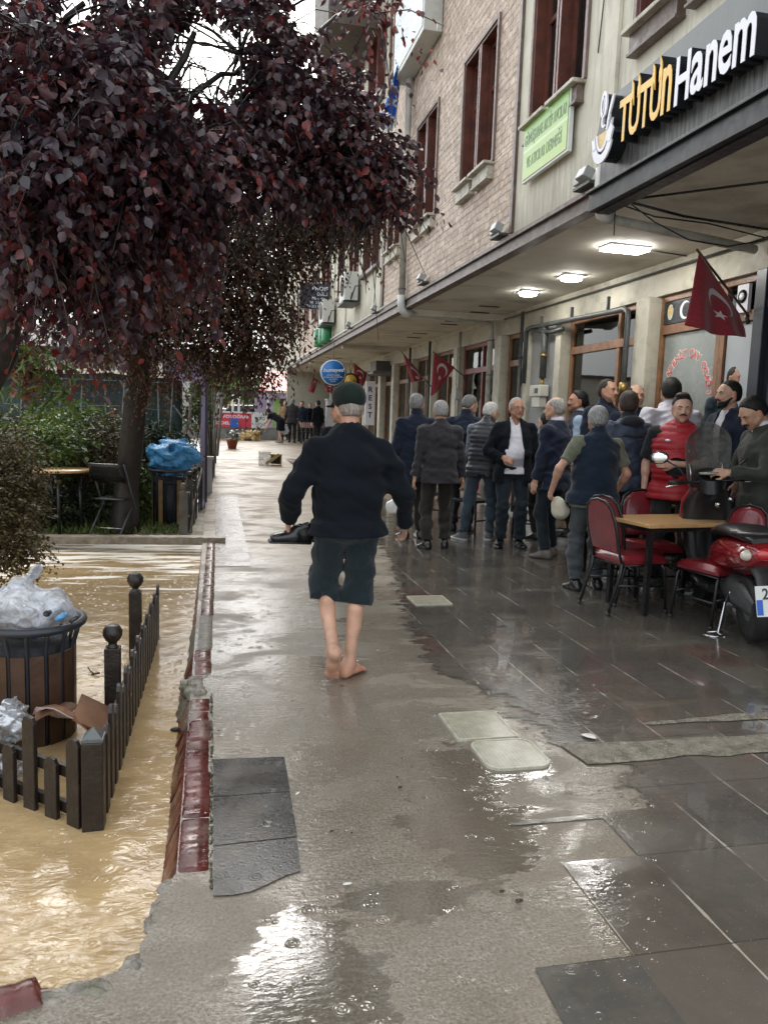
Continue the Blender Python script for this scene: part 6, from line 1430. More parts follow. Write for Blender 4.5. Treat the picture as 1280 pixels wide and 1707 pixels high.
    def shoes(s, mat, sole=None, name='shoe'):
        k = s.k
        for i in (0, 1):
            g = s.grid([s.ank[i]], .22, min(s.h, .008)); R = s.foot_shape(g, i, .009, .015); g.plane(s.ank[i]+np.array([0, 0, .045]), (0, 0, 1))
            g.plane(s.ank[i]+R@np.array([0, 0, -.078])*k, -R[:, 2]); o = g.mesh(name, mat, s.o, 1)
            if sole:
                g = s.grid([s.ank[i]], .22, min(s.h, .007)); s.foot_shape(g, i, .013, .015); g.plane(s.ank[i]+R@np.array([0, 0, -.055])*k, R[:, 2]); g.plane(s.ank[i]+R@np.array([0, 0, -.086])*k, -R[:, 2]); g.mesh('sole', sole, o, 1)
    def top(s, mat, name='jacket', grow=.018, hem=.20, sleeve=1.0, ru=.066, re=.055, rw=.046, belly=0.0, open_=None, collar=.0, wr=.006, seed=1, quilt=0, upper=1.0, kk=.05, vneck=0, hood=False, arms=True, shirtcut=None):
        k = s.k; pts = [s.pel-np.array([0, 0, (hem+.02)*k]), s.nb+np.array([0, 0, .08]), *s.sh]+([*s.elb] if (sleeve > 0 or upper < 1) and arms else [])+([*s.wr] if sleeve > 0 and arms else [])
        g = s.grid(pts, .17*max(1, s.girth)+belly); s.torso(g, grow, kk, belly, hem)
        if arms: s.arms(g, ru, re, rw, .045, stop=max(0, sleeve), up=upper)
        fw = s.Rl[:, 1]; rt = s.Rl[:, 0]; up = s.Rl[:, 2]; X, Y, Z = g.field()
        if quilt:
            zz = (X-s.pel[0])*up[0]+(Y-s.pel[1])*up[1]+(Z-s.pel[2])*up[2]; g.f = np.where(np.abs(g.f) < .04, g.f-quilt*(np.abs(np.sin(zz*PI/.056))**.6-.6), g.f)
        g.wrinkle(wr, 26, seed, .7); g.wrinkle(wr*.55, 60, seed+5, .8)
        if collar: g.cone(s.nb+np.array([0, -.004, -.02])*k, s.nb+np.array([0, .003, collar])*k, .078*k, .070*k, .014*k)
        if hood: g.ell(s.nb+s.Rl@np.array([0, -.075, -.01])*k, np.array((.115, .075, .060))*k, s.Rl, .03*k)
        # cut at hem, cuffs, neck
        zl = (X-s.pel[0])*up[0]+(Y-s.pel[1])*up[1]+(Z-s.pel[2])*up[2]; rad = (X-s.pel[0])*rt[0]+(Y-s.pel[1])*rt[1]+(Z-s.pel[2])*rt[2]
        hemcut = -hem*k-zl
        if arms and sleeve > 0:
            dm = np.minimum(*[np.sqrt((X-q[0])**2+(Y-q[1])**2+(Z-q[2])**2) for q in s.wr]); body_ = np.abs(rad) < .215*k*max(1, s.girth)
            armn = np.zeros_like(g.f, dtype=bool)
            for i in (0, 1):
                a, b = s.elb[i], s.wr[i]; d = b-a; L = np.linalg.norm(d); d = d/L; t = (X-a[0])*d[0]+(Y-a[1])*d[1]+(Z-a[2])*d[2]; r2 = (X-a[0])**2+(Y-a[1])**2+(Z-a[2])**2-t*t
                near = (r2 < (.085*k)**2) & (t > .0) & (t < L*1.3); armn |= near & (t < L*1.2) & (np.sqrt(np.maximum(r2, 0)) < .075*k)
                g.f = np.where(near, np.maximum(g.f, t-L*sleeve), g.f)
            g.f = np.where(armn, g.f, np.maximum(g.f, hemcut))
        elif arms and (upper < 1 or sleeve == 0):
            for i in (0, 1):
                a, b = s.sh[i], s.elb[i]; d = b-a; L = np.linalg.norm(d); d = d/L; t = (X-a[0])*d[0]+(Y-a[1])*d[1]+(Z-a[2])*d[2]; r2 = (X-a[0])**2+(Y-a[1])**2+(Z-a[2])**2-t*t
                g.f = np.where((r2 < (.10*k)**2) & (np.abs(rad) > .15*k), np.maximum(g.f, t-L*min(upper, .98)), g.f)
            g.f = np.maximum(g.f, hemcut)
        else: g.f = np.maximum(g.f, hemcut)
        nk = SDF(g.lo, g.lo+g.h*(g.n-1), g.h); nk.cone(s.nb-up*.0*k+fw*.0, s.ht+np.array([0, 0, .1])*k, .056*k, .058*k, 0)
        if vneck: nk.cone(s.nb+fw*.10*k-up*.12*k*vneck, s.nb+fw*.06*k+up*.04, .012*k, .055*k, .02*k)
        if nk.f.shape == g.f.shape: g.f = np.maximum(g.f, -nk.f)
        if open_ is not None:                       # (half width at chest, half width at hem): open front
            yl = (X-s.pel[0])*fw[0]+(Y-s.pel[1])*fw[1]+(Z-s.pel[2])*fw[2]; tt = np.clip(zl/(.5*k), -.3, 1); w = (open_[1]+(open_[0]-open_[1])*np.clip(tt, 0, 1))*k
            wed = np.maximum(np.abs(rad-(open_[2] if len(open_) > 2 else 0)*k)-w, .02*k-yl); g.f = np.maximum(g.f, -wed)
        return g.mesh(name, mat, s.o, 1)
# ------------------------------------------------------------ the people
import time as _time
_t0 = _time.time()
BLK = cloth('black_wool', (.006, .008, .012), .95, sheen=.05, spec=.15); NAVY = cloth('navy_cloth', (.010, .016, .034), .9); CHAR = cloth('charcoal_cloth', (.028, .027, .031), .85)
DGREY = cloth('dark_grey_trousers', (.020, .019, .018)); TEALT = cloth('dark_teal_cotton', (.010, .019, .024), .9, folds=1.0); JEAN = cloth('grey_blue_jeans', (.045, .065, .085), .85, folds=.6)
GREYT = cloth('grey_work_trousers', (.055, .062, .068), .85, folds=.6); DNAVY = cloth('blue_black_trousers', (.010, .017, .024), .85, folds=.5); WHITE = cloth('white_shirt', (.60, .59, .64), .8, sheen=.05)
LBLUE = cloth('pale_blue_shirt', (.34, .45, .58), .8); RED = cloth('red_quilted_nylon', (.34, .012, .020), .55, sheen=0, spec=.5, folds=.3); PUFF = cloth('black_quilted_nylon', (.018, .019, .026), .45, sheen=0, spec=.5)
OLV = cloth('olive_tshirt', (.13, .14, .10), .85); BTEE = cloth('black_tshirt', (.010, .012, .014), .85); WIND = cloth('blue_grey_windbreaker', (.035, .048, .080), .55, sheen=0, spec=.4); DGRN = cloth('dark_green_knit', (.012, .020, .017), .95, weave=260, folds=.5, sheen=.1, spec=.15)
LEA = pbr('black_shoe_leather', (.012, .012, .013), .28, var=.2, coat=.3); TAUPE = pbr('taupe_shoe', (.12, .10, .085), .5); SOLEW = pbr('white_sole', (.65, .64, .62), .5); SNEAK = cloth('grey_sneaker', (.10, .11, .12), .7)
GREYH = (.22, .22, .22); WHH = (.42, .41, .39); BLKH = (.010, .009, .008); BRNH = (.022, .014, .010)

# 1. the barefoot man walking away
def sole_tint(V, col):
    w = np.clip((.15-V[:, 2])/.15, 0, 1)[:, None]*.75; col[:, :3] = col[:, :3]*(1-w)+col[:, :3]*np.array((1.0, .78, .72))*w
    w = np.clip((V[:, 2]-.15)/.2, 0, 1)*np.clip((.5-V[:, 2])/.1, 0, 1); col[:, :3] *= (1+.18*w[:, None])
    w = np.clip((V[:, 2]-1.33)/.02, 0, 1)*np.clip((1.50-V[:, 2])/.05, 0, 1); col[:, :3] = col[:, :3]*(1-w[:, None]*.5)+col[:, :3]*np.array((1.1, .72, .66))*w[:, None]*.5
mp = at_y(588, 800, 4.42)
f = Fig('old man walking away barefoot in black jacket and rolled up trousers, carrying his shoes', (mp.x, 4.42, 0), 0, 1.67, skin=(.50, .29, .20), h=.007, girth=1.14, lean=.02, head=(6, -6, 0),
        feet=((-.125, -.215, .105, 2, -56), (-.012, -.12, 0, 46)), hands=((-.375, .05, .925), (.355, .09, .905)), pole=((-.5, -1, -.1), (.45, -1, 0)), curl=(1.3, .75), hipz=.93, shoulders=1.08, kpole=((-.10, 1, 0), (.36, 1, 0)), shz=.438)
f.body(toes=True, tint=sole_tint); 
f.top(BLK, 'jacket', .031, .065, .95, .074, .064, .058, wr=.009, seed=4, collar=.018); f.trousers(TEALT, .022, .070, .9, .017, 7, roll=.15, rk=.088, name='rolled_trousers', top=.02)
f.hair('short', (.30, .25, .22), -.003)
# flat knitted cap
k = f.k; g_ = f.grid([f.hc+f.Rh@np.array([0, 0, .08])], .17, .006); g_.ell(f.hc+f.Rh@np.array([0, -.012, .062])*k, np.array((.104, .126, .090))*k, f.Rh, 0); g_.ell(f.hc+f.Rh@np.array([0, .02, .088])*k, np.array((.092, .12, .05))*k, f.Rh, .02); g_.plane(f.hc+f.Rh@np.array([0, 0, -.008])*k, f.Rh@np.array([0, .22, -1]), .010); g_.wrinkle(.004, 40, 3)
f.cap = g_.mesh('cap', DGRN, f.o, 1); f.place(); F1 = f
hp_ = Vector(F1.loc)+Vector(F1.palm[0])
def shoe_pair():
    for kx, dx, lb in ((0, -.045, 'black leather shoe carried by the barefoot man, the outer one of the pair'), (1, .06, 'black leather shoe carried by the barefoot man, the inner one against his coat')):
        c = Vector((hp_.x+dx+.05, hp_.y-.02+.07*kx, hp_.z-.015)); g = SDF((-.19, -.09, -.08), (.15, .09, .10), .0055)
        g.cone((.09, 0, .0), (.01, 0, -.005), (.038, .052), (.038, .050), .02, side=(0, 1, 0)); g.cone((.0, 0, -.015), (-.11, 0, -.028), (.043, .040), (.040, .026), .02, side=(0, 1, 0)); g.cone((.08, 0, .045), (.02, 0, .035), (.034, .030), (.028, .022), .02, side=(0, 1, 0)); g.cone((-.02, -.0, .022), (-.05, 0, .012), (.012, .008), (.012, .008), .004, side=(0, 1, 0))
        g.cone((.055, 0, .10), (.05, 0, .02), (.022, .034), (.020, .03), .0, side=(0, 1, 0), cut=True); g.plane((0, 0, -.045), (0, 0, -1)); o = g.mesh('shoe', LEA); tag(o, lb, 'shoe', 'shoes carried by the barefoot man')
        g = SDF((-.19, -.09, -.08), (.15, .09, .10), .0055); g.cone((.10, 0, -.05), (-.135, 0, -.05), (.037, .012), (.040, .012), 0, side=(0, 1, 0)); s_ = g.mesh('sole', M_black, o); o.location = c; o.rotation_euler = (.1, .05, .12+.1*kx); ORG[o.name] = c
shoe_pair()

def crowd(px, y, lb, face, H, z=0, ground=True, **kw):
    q = at_y(px, 700, y); return Fig(lb, (q.x, y, z), face, H, group='men standing outside the tea house', **kw)
# 2. man in navy jacket partly behind the barefoot man
f = crowd(694, 9.35, 'grey haired man in dark navy coat seen from behind, just right of the barefoot man', 5, 1.80, head=(-35, 0, 0), girth=1.12, hands=((-.31, .02, .82), (.31, .02, .82)))
f.body(); f.top(NAVY, 'coat', .026, .22, .95, seed=11, collar=.05); f.trousers(DGREY, .014, seed=3); f.shoes(LEA); f.hair('short', GREYH, .006); f.face_hair(); f.place()
# 3. brown-grey jacket from behind
f = crowd(735, 8.62, 'grey haired man seen from behind in a brownish charcoal suit jacket and dark trousers', 0, 1.71, head=(-5, -4, 0), girth=1.15, shoulders=1.06, feet=((-.13, -.05, 0, 14), (.12, .04, 0, 16)), hands=((-.30, -.02, .80), (.31, .03, .80)))
f.body(); f.top(CHAR, 'jacket', .028, .14, .97, .074, .060, .052, seed=12, wr=.007, collar=.03); f.trousers(cloth('brown_black_trousers', (.022, .019, .015)), .022, .068, seed=5, wr=.009); f.shoes(LEA); f.hair('short', (.30, .29, .28), .007); f.place()
# 4. dark coat, head bent, turned right
f = crowd(776, 9.95, 'tall man in black coat with bent balding grey head, between two grey haired men', -25, 1.84, head=(-45, -22, 0), hands=((-.30, .05, .84), (.28, .08, .84)))
f.body(); f.top(NAVY, 'coat', .024, .20, .95, seed=13, collar=.05); f.trousers(DGREY, .014, seed=6); f.shoes(LEA); f.hair('receding', (.16, .16, .155), .005); f.face_hair(); f.place()
# 5. white haired man in quilted vest, stepping
f = crowd(816, 9.2, 'white haired man in black quilted vest and grey blue jeans stepping with white soled shoes', -28, 1.74, head=(-35, -12, 0), lean=.10, slean=.04, girth=1.05, feet=((-.26, -.10, 0, 50), (.06, .06, 0, 10)), hands=((-.20, .22, .95), (.26, .22, 1.0)))
f.stubble = 0; f.body(); f.top(cloth('checked_shirt', (.12, .14, .18), .8), 'shirt', .010, .10, .95, .056, .048, .040, seed=8, collar=.05); f.top(PUFF, 'quilted_vest', .036, .13, 0, quilt=.009, seed=14, collar=.055, arms=False, wr=.003)
f.trousers(JEAN, .018, .060, seed=9, wr=.010); f.shoes(SNEAK, SOLEW); f.hair('short', (.50, .49, .46), .006); f.glasses(); f.place()
# 6. man with glasses, facing the street
f = crowd(859, 8.75, 'man with glasses and white mustache facing the street, white shirt under open black jacket', 172, 1.78, skin=(.40, .20, .13), head=(8, 0, 0), girth=1.08, feet=((-.11, .02, 0, 12), (.12, .04, 0, 20)), hands=((-.30, .06, .84), (.16, .20, 1.06)), pole=((-.3, -1, 0), (.8, -.8, 0)), curl=(.5, .7))
f.body(); f.top(WHITE, 'shirt', .012, .06, 0, seed=15, belly=.035, arms=False, wr=.004, collar=.02, vneck=.5); f.top(BLK, 'jacket', .034, .16, .95, .070, .060, .050, seed=16, open_=(.055, .115, .015), belly=.018); f.trousers(DNAVY, .020, .070, seed=10, wr=.008); f.shoes(LEA)
f.hair('receding', (.36, .34, .32), .004); f.face_hair((.42, .40, .38), brow=(.12, .11, .10)); f.glasses()
m = MB(); w_ = Vector(f.wr[0]); m.tube([w_+Vector((.034*math.cos(a*PI/6), .034*math.sin(a*PI/6), .012)) for a in range(12)], .006, 6, closed=True); m.ell(w_+Vector((-.034, .01, .012)), (.008, .02, .02), 10, 6); m.build('wrist_watch', pbr('steel', (.5, .5, .5), .25, metal=1.0), f.o); f.place()
# 7. bald crown
f = crowd(930, 8.0, 'balding man in navy suit turned away, white collar showing at his nape', 32, 1.78, skin=(.52, .31, .21), head=(12, -4, 0), girth=1.08, feet=((-.12, -.02, 0, 10), (.10, .05, 0, 12)), hands=((-.27, .06, .84), (.28, .05, .82)))
f.body(); f.top(WHITE, 'shirt_collar', .006, .05, 0, arms=False, collar=.035, wr=.001); f.top(NAVY, 'suit_jacket', .026, .17, .96, .070, .058, .048, seed=17, open_=(.03, .10, 0)); f.trousers(DNAVY, .014, .062, seed=11); f.shoes(TAUPE); f.hair('bald_top', (.30, .29, .27), .004); f.face_hair(); f.place()
# 7b. dark figure just behind him
f = crowd(912, 9.3, 'man in dark jacket almost hidden behind the balding man in navy suit', 20, 1.62); f.body(); f.top(CHAR, 'jacket', .024, .16, .95, seed=18); f.trousers(DGREY, .014); f.shoes(LEA); f.hair('short', BLKH); f.place()
# 8. black hair and mustache, profile to the left
f = crowd(965, 8.85, 'man with black mustache in profile, dark vest over pale blue shirt, near the grey pier', 62, 1.80, .10, skin=(.42, .22, .14), head=(22, 0, 0)); f.stubble = .6
f.body(); f.top(LBLUE, 'shirt', .012, .10, .95, .058, .050, .042, seed=19, collar=.03); f.top(NAVY, 'vest', .034, .14, 0, seed=20, arms=False, vneck=.6, open_=(.02, .03, 0)); f.trousers(DGREY, .014); f.shoes(LEA); f.hair('short', BLKH, .010); f.face_hair(BLKH, brow=BLKH); f.place()
# 9. grey curly hair, navy vest, holding a pale cap
f = crowd(998, 6.42, 'stocky grey haired man in navy vest and olive t shirt, holding a pale cap', 0, 1.66, skin=(.48, .27, .18), head=(-8, -8, 0), girth=1.16, shoulders=1.05, slean=.02, feet=((-.15, -.04, 0, 8), (.10, .02, 0, 6)), hands=((-.385, .10, .945), (.30, .14, .93)), pole=((-.8, -.7, 0), (.6, -1, 0)), curl=(1.4, 1.0))
f.body(); f.top(OLV, 't_shirt', .016, .13, 0, .072, .064, upper=.72, seed=21, collar=.0); f.top(cloth('navy_fleece', (.008, .016, .030), .95), 'vest', .040, .10, 0, seed=22, arms=False, collar=.05, wr=.005); f.trousers(GREYT, .022, .074, seed=12, wr=.010); f.shoes(LEA); f.hair('short', (.24, .24, .235), .012); f.place(); F9 = f
# 10. facing, seen over his head
f = crowd(1007, 8.35, 'man facing the street with short dark hair, his face above the pale cap holder', 188, 1.88, .14, skin=(.44, .24, .16), head=(14, 0, 0)); f.body(); f.top(NAVY, 'jacket', .024, .16, .95, seed=23, collar=.06); f.trousers(DGREY); f.shoes(LEA); f.hair('receding', (.03, .025, .02), .005); f.face_hair(brow=(.03, .025, .02)); f.place()
# 11. blue grey windbreaker with hood
f = crowd(1047, 6.9, 'man in blue grey windbreaker with a dark hood seen from behind', 0, 1.83, head=(-22, 0, 0), feet=((-.12, .0, 0, 10), (.13, .02, 0, 10)), hands=((-.24, .18, 1.0), (.33, .10, .88)), girth=1.08); f.body()
f.top(WIND, 'windbreaker', .030, .10, .95, .074, .062, .050, seed=24, hood=False, wr=.008); f.top(cloth('dark_hood', (.014, .017, .022), .8), 'hood', .012, -.40, 0, arms=False, collar=.05, hood=True, wr=.004, seed=2); f.trousers(DGREY, .016, seed=13); f.shoes(SNEAK, SOLEW); f.hair('short', (.045, .030, .022), .008); f.face_hair(); f.place()
# 12. behind the pipe
f = crowd(1056, 8.05, 'fair bald man standing behind the dark gas pipe, looking left', 150, 1.82, .14, skin=(.46, .27, .19), head=(20, 0, 0)); f.body(); f.top(NAVY, 'jacket', .022, .16, .95, seed=25); f.trousers(DGREY); f.shoes(LEA); f.hair('bald_top', BRNH, .003); f.face_hair(); f.place()
# 13. white shirt, quiff
f = crowd(1116, 7.15, 'broad man in white shirt seen from behind with thick black hair', 0, 1.84, .14, head=(-12, 0, 0), girth=1.22, shoulders=1.22, hands=((-.36, .15, .95), (.36, .12, .95))); f.body(); f.top(WHITE, 'shirt', .030, .16, .95, .080, .066, .054, seed=26, wr=.010, collar=.04); f.trousers(DGREY, .014); f.shoes(SNEAK, SOLEW); f.hair('quiff', BLKH, .014); f.place()
# 14. red vest
f = crowd(1135, 6.40, 'young man in bright red quilted vest over black t shirt, one hand tucked inside', 146, 1.80, skin=(.55, .34, .25), head=(10, -6, 0), girth=1.1, shoulders=1.05, feet=((-.13, .02, 0, 12), (.14, .03, 0, 14)), hands=((.02, .225, 1.14), (.27, -.06, .87)), pole=((-1, -.15, -.2), (.6, -1, 0)), curl=(.6, .8))
f.palmn = [(0, -1, 0), None]; f.stubble = .5; f.body(); f.top(BTEE, 't_shirt', .018, .10, 0, .078, .068, upper=.80, seed=27, belly=.03); f.top(RED, 'quilted_vest', .036, .11, 0, quilt=.010, seed=28, arms=False, belly=.035, collar=.03, wr=.003); f.trousers(DGREY, .016, .070, seed=14); f.shoes(SNEAK, SOLEW); f.hair('quiff', BRNH, .005); f.face_hair((.06,.04,.03), brow=BRNH)
m = MB(); fr_ = Vector(f.chest)+Vector((.09, .195, .045)); m.ell(fr_, (.026, .012, .012), 12, 6, Matrix.Rotation(-.5, 3, 'Z')); m.build('chest_badge', M_whl, f.o); f.place()
# 15. man behind at the door
f = crowd(1222, 6.83, 'man with receding dark hair looking out, in front of the white blind', 158, 1.84, .28, skin=(.46, .26, .17), head=(18, 0, 0)); f.body(); f.top(cloth('teal_sweater', (.02, .035, .045)), 'sweater', .020, .12, .95, seed=29, collar=.03); f.trousers(DGREY); f.shoes(LEA); f.hair('receding', BLKH, .003); f.face_hair(brow=BLKH); f.place()
# 16. bearded man in profile
f = crowd(1216, 6.35, 'bearded man in profile facing left, white t shirt under navy jacket', 96, 1.80, .14, skin=(.50, .30, .21), head=(-6, -2, 0), hands=((-.26, .10, .84), (.27, .16, .9))); f.stubble = .5
f.body(); f.top(WHITE, 't_shirt', .010, .08, 0, seed=30, arms=False); f.top(NAVY, 'jacket', .030, .16, .95, .072, .062, .052, seed=31, open_=(.05, .05, 0)); f.trousers(DGREY); f.shoes(SNEAK, SOLEW); f.hair('short', BLKH, .003); f.face_hair(BLKH, beard=BLKH, brow=BLKH); f.place()
# 17. young man at the right edge looking down
f = crowd(1278, 5.62, 'young man at the right edge in dark green jacket looking down behind the scooter', 78, 1.80, skin=(.46, .27, .18), head=(12, -32, 0), lean=.06, hands=((-.16, .34, 1.12), (.22, .32, 1.08)), curl=(.9, .9)); f.stubble = .6
f.body(); f.top(WHITE, 'shirt_collar', .008, .05, 0, arms=False, collar=.03, wr=.001); f.top(cloth('olive_jacket', (.030, .033, .026), .7), 'jacket', .028, .14, .95, .072, .060, .050, seed=33, vneck=.3); f.trousers(DGREY); f.shoes(SNEAK, SOLEW); f.hair('short', BLKH, .008); f.face_hair(BLKH, brow=BLKH); f.place()
# the pale cap hanging from a hand
q = Vector(F9.loc)+Vector(F9.palm[0]); g_ = SDF((-.13, -.13, -.20), (.13, .13, .08), .008); g_.ell((0, 0, -.06), (.062, .085, .105), None, 0); g_.ell((.0, 0, -.10), (.075, .085, .07), None, .02); g_.wrinkle(.004, 50, 5); o = g_.mesh('cap', cloth('cream_cap', (.50, .46, .36), .9)); o.location = q+Vector((.045, -.03, -.03)); o.rotation_euler = (0, -.35, 0); ORG[o.name] = q
tag(o, 'cream cap hanging from the hand of the man in navy vest', 'cap')
print('people', round(_time.time()-_t0, 1), 's')
# ------------------------------------------------------------ furniture, scooter, bins, fences
# doorsteps in front of the tea house
M_step = pbr('wet_step', (.10, .085, .07), .2, var=.3, vs=8, bump=.2, bs=50, world=True)
m = MB(); m.box((4.40, 6.0, -.01), (XW-.061, 10.41, .14)); m.build('door_step', M_step, BLD, bevel=.008)
m = MB(); m.box((4.62, 6.5, .141), (XW-.061, 7.05, .28)); m.build('door_step', M_step, BLD, bevel=.008)
M_leg = pbr('black_steel', (.012, .012, .013), .3, var=.2); M_ttop = None
t = NT('oak_board'); p = t.obj(); w = t.noise(t.mapping(p, (2, 22, 2)), 4, 5, .6, .6)
M_ttop = t.set(col=t.mix(t.mr(w, .3, .7), (.40, .23, .09), (.58, .37, .17)), rough=.28, nrm=t.bump(w, .1, .004))
t = NT('red_vinyl'); p = t.obj(); M_vinyl = t.set(col=t.mix(t.mr(t.noise(p, 5, 4), .35, .65), (.14, .010, .016), (.20, .018, .024)), rough=.28, coat=.25, nrm=t.bump(t.noise(p, 24, 4), .25, .01))
def table(c, sx, sy, rot, lb, z=.745, group=None):
    th = thing('cafe_table', (0, 0, 0), lb, 'table', group)
    m = MB(); m.box((-sx/2, -sy/2, z-.03), (sx/2, sy/2, z)); m.build('tabletop', M_ttop, th, bevel=.003)
    m = MB(); a, b = sx/2-.05, sy/2-.05
    m.box((-a, -b, z-.07), (a, -b+.025, z-.031)); m.box((-a, b-.025, z-.07), (a, b, z-.031)); m.box((-a, -b+.025, z-.07), (-a+.025, b-.025, z-.031)); m.box((a-.025, -b+.025, z-.07), (a, b-.025, z-.031)); m.build('frame', M_leg, th)
    for x in (-a, a-.04):
        for y in (-b, b-.04): m = MB(); m.box((x, y, 0), (x+.04, y+.04, z-.071)); m.build('leg', M_leg, th)
    th.location = c; th.rotation_euler.z = rot; ORG[th.name] = Vector(c); return th
qa, qb, qc = at_z(1040, 863, .745), at_z(1096, 881, .745), at_z(1193, 873, .745)
u_ = (qc-qb); cen = (qa+qc)/2; table((3.70, 5.74, 0), .90, .60, .14, 'oak topped table with black legs beside the scooter, with red chairs round it', group='tables outside the tea house')
table((4.02, 7.02, 0), .72, .60, .1, 'pale topped table behind the men, left of the man in red vest', group='tables outside the tea house')
def red_chair(loc, rot, lb):
    th = thing('padded_chair', (0, 0, 0), lb, 'chair', 'red padded chairs round the oak table')     # back towards -y
    m = MB(); P = []
    for i in range(13):
        a = i/12; row = []
        for j in range(13):
            b = j/12; x, y = (a-.5)*.42, (b-.5)*.42; e = min(1, 7*min(a, 1-a, b, 1-b)+.0); row.append((x*(1 if e > .3 else .98), y, .435+.045*math.sqrt(max(0, e*(2-e)))))
        P.append(row)
    m.grid(P); m.box((-.205, -.205, .405), (.205, .205, .4365)); m.build('seat', M_vinyl, th, bevel=.008)
    m = MB(); P = []
    out = [(-.17, .50), (-.185, .62), (-.18, .74), (-.15, .84), (-.09, .885), (0, .90), (.09, .885), (.15, .84), (.18, .74), (.185, .62), (.17, .50)]
    fy = lambda z: -.215-.11*(z-.45)/.45
    for s_, off in ((1.0, -.012), (1.0, .012), (.80, .028), (.3, .033)):
        P.append([(x*s_, fy(.70+(z-.70)*s_)+off, .70+(z-.70)*s_) for x, z in out])
    m.grid(P, closed=True); m.add(P[0], [tuple(range(11))], False); m.add(P[-1], [tuple(range(11))]); m.build('backrest', M_vinyl, th)
    m = MB(); pts = [(-.20, -.21, .42)]+[(x*1.10, fy(z)-.004, z+(.012 if z > .8 else 0)) for x, z in out]+[(.20, -.21, .42)]; m.tube(pts, .012, 8)
    m.tube([(-.19, .19, .395), (-.19, -.19, .395), (.19, -.19, .395), (.19, .19, .395)], .011, 8, closed=True); m.build('back_frame', M_leg, th)
    for sx in (-1, 1):
        m = MB(); m.tube([(sx*.19, .17, .40), (sx*.195, .20, .36), (sx*.20, .235, .012)], .0125, 8); m.cyl((sx*.20, .235, 0), (sx*.20, .235, .03), .016); m.build('leg', M_leg, th)
        m = MB(); m.tube([(sx*.20, -.20, .44), (sx*.20, -.215, .34), (sx*.205, -.31, .012)], .0125, 8); m.cyl((sx*.205, -.31, 0), (sx*.205, -.31, .03), .016); m.build('leg', M_leg, th)
    m = MB(); m.tube([(-.195, .215, .2), (.195, .215, .2)], .009, 6); m.tube([(-.2, -.25, .24), (-.197, .21, .22)], .009, 6); m.tube([(.2, -.25, .24), (.197, .21, .22)], .009, 6); m.build('stretcher', M_leg, th)
    th.location = loc; th.rotation_euler.z = rot; ORG[th.name] = Vector(loc); return th
red_chair((3.34, 5.72, 0), -PI/2+.10, 'red padded chair with its back to the path, left of the oak table')
red_chair((3.83, 5.27, 0), PI/2+.22, 'red padded chair between the oak table and the scooter, seat nearest the camera')
red_chair((3.86, 6.24, 0), PI-.15, 'red padded chair behind the oak table, only its backrest showing')
red_chair((3.52, 6.05, 0), -PI/2+.25, 'red seat seen between the table leg and the chair in front')
# dark chairs and stools among the men
def dark_chair(loc, rot, lb, back=True):
    th = thing('dark_chair', (0, 0, 0), lb, 'chair', 'dark chairs among the standing men'); m = MB(); m.box((-.2, -.2, .43), (.2, .2, .47)); m.build('seat', M_leg, th, bevel=.012)
    if back:
        m = MB(); 
        for k in range(5): m.bar((-.16+.08*k, -.2, .47), (-.16+.08*k, -.25, .84), .02, .012)
        m.bar((-.2, -.252, .86), (.2, -.252, .86), .025, .05); m.build('backrest', M_leg, th)
    for x in (-.18, .18):
        for y in (-.18, .18): m = MB(); m.bar((x, y, .43), (x*1.1, y*1.12, 0), .026, .026); m.build('leg', M_leg, th)
    m = MB(); m.bar((-.18, -.18, .2), (.18, -.18, .2), .018, .018); m.bar((-.18, .18, .2), (.18, .18, .2), .018, .018); m.build('stretcher', M_leg, th)
    th.location = loc; th.rotation_euler.z = rot; ORG[th.name] = Vector(loc); return th
dark_chair((3.36, 9.75, 0), .6, 'dark stool seen between the jeans of the quilted vest man', False)
dark_chair((4.05, 9.45, 0), -.5, 'dark wooden chair behind the man with glasses')
dark_chair((4.16, 8.75, .0), 2.6, 'dark wooden chair between the man with glasses and the balding man', False)
dark_chair((2.95, 10.6, 0), 2.4, 'dark stool behind the charcoal jacket man', False)
bag = SDF((-.2, -.14, -.12), (.2, .14, .16), .01); bag.ell((0, 0, 0), (.12, .08, .09), None, 0); bag.ell((.06, .02, .03), (.07, .06, .07), None, .03); bag.wrinkle(.012, 50, 6)
o = bag.mesh('plastic_bag', cloth('white_plastic', (.60, .60, .58), .35, weave=30, spec=.5)); o.location = at_y(658, 848, 8.9); o.location.z = max(.45, o.location.z); tag(o, 'small white bag in the hand of the navy coat man behind the barefoot man', 'bag')

# the scooter, seen from behind, at the right edge (local: +y forward)
SCO = thing('scooter', (0, 0, 0), 'red and black motor scooter with a tall windscreen parked by the oak table', 'scooter')
M_rpaint = pbr('red_paint', (.20, .006, .010), .2, var=.05, coat=.8); M_bplas = pbr('black_plastic', (.010, .010, .011), .35, var=.2, coat=.1); M_chr = pbr('chrome', (.55, .55, .56), .15, metal=1.0, var=.05); M_tyre = pbr('tyre_rubber', (.014, .014, .014), .55, bump=.4, bs=80)
def wheel(y, r, w, nm):
    m = MB(); m.lathe((0, y, r), [(r-.055, -w*.42), (r-.02, -w*.5), (r-.004, -w*.3), (r, 0), (r-.004, w*.3), (r-.02, w*.5), (r-.055, w*.42)], 36, 'x'); wl = m.build(nm, M_tyre, SCO)
    m = MB(); m.lathe((0, y, r), [(.03, -w*.46), (r-.06, -w*.36), (r-.05, -w*.40), (r-.05, w*.40), (r-.06, w*.36), (.03, w*.46)], 28, 'x')
    for k in range(5): a = 2*PI*k/5; m.bar((0, y, r), (0, y+(r-.05)*math.cos(a), r+(r-.05)*math.sin(a)), w*.5, .03, (1, 0, 0))
    m.build('rim', M_gas, wl)
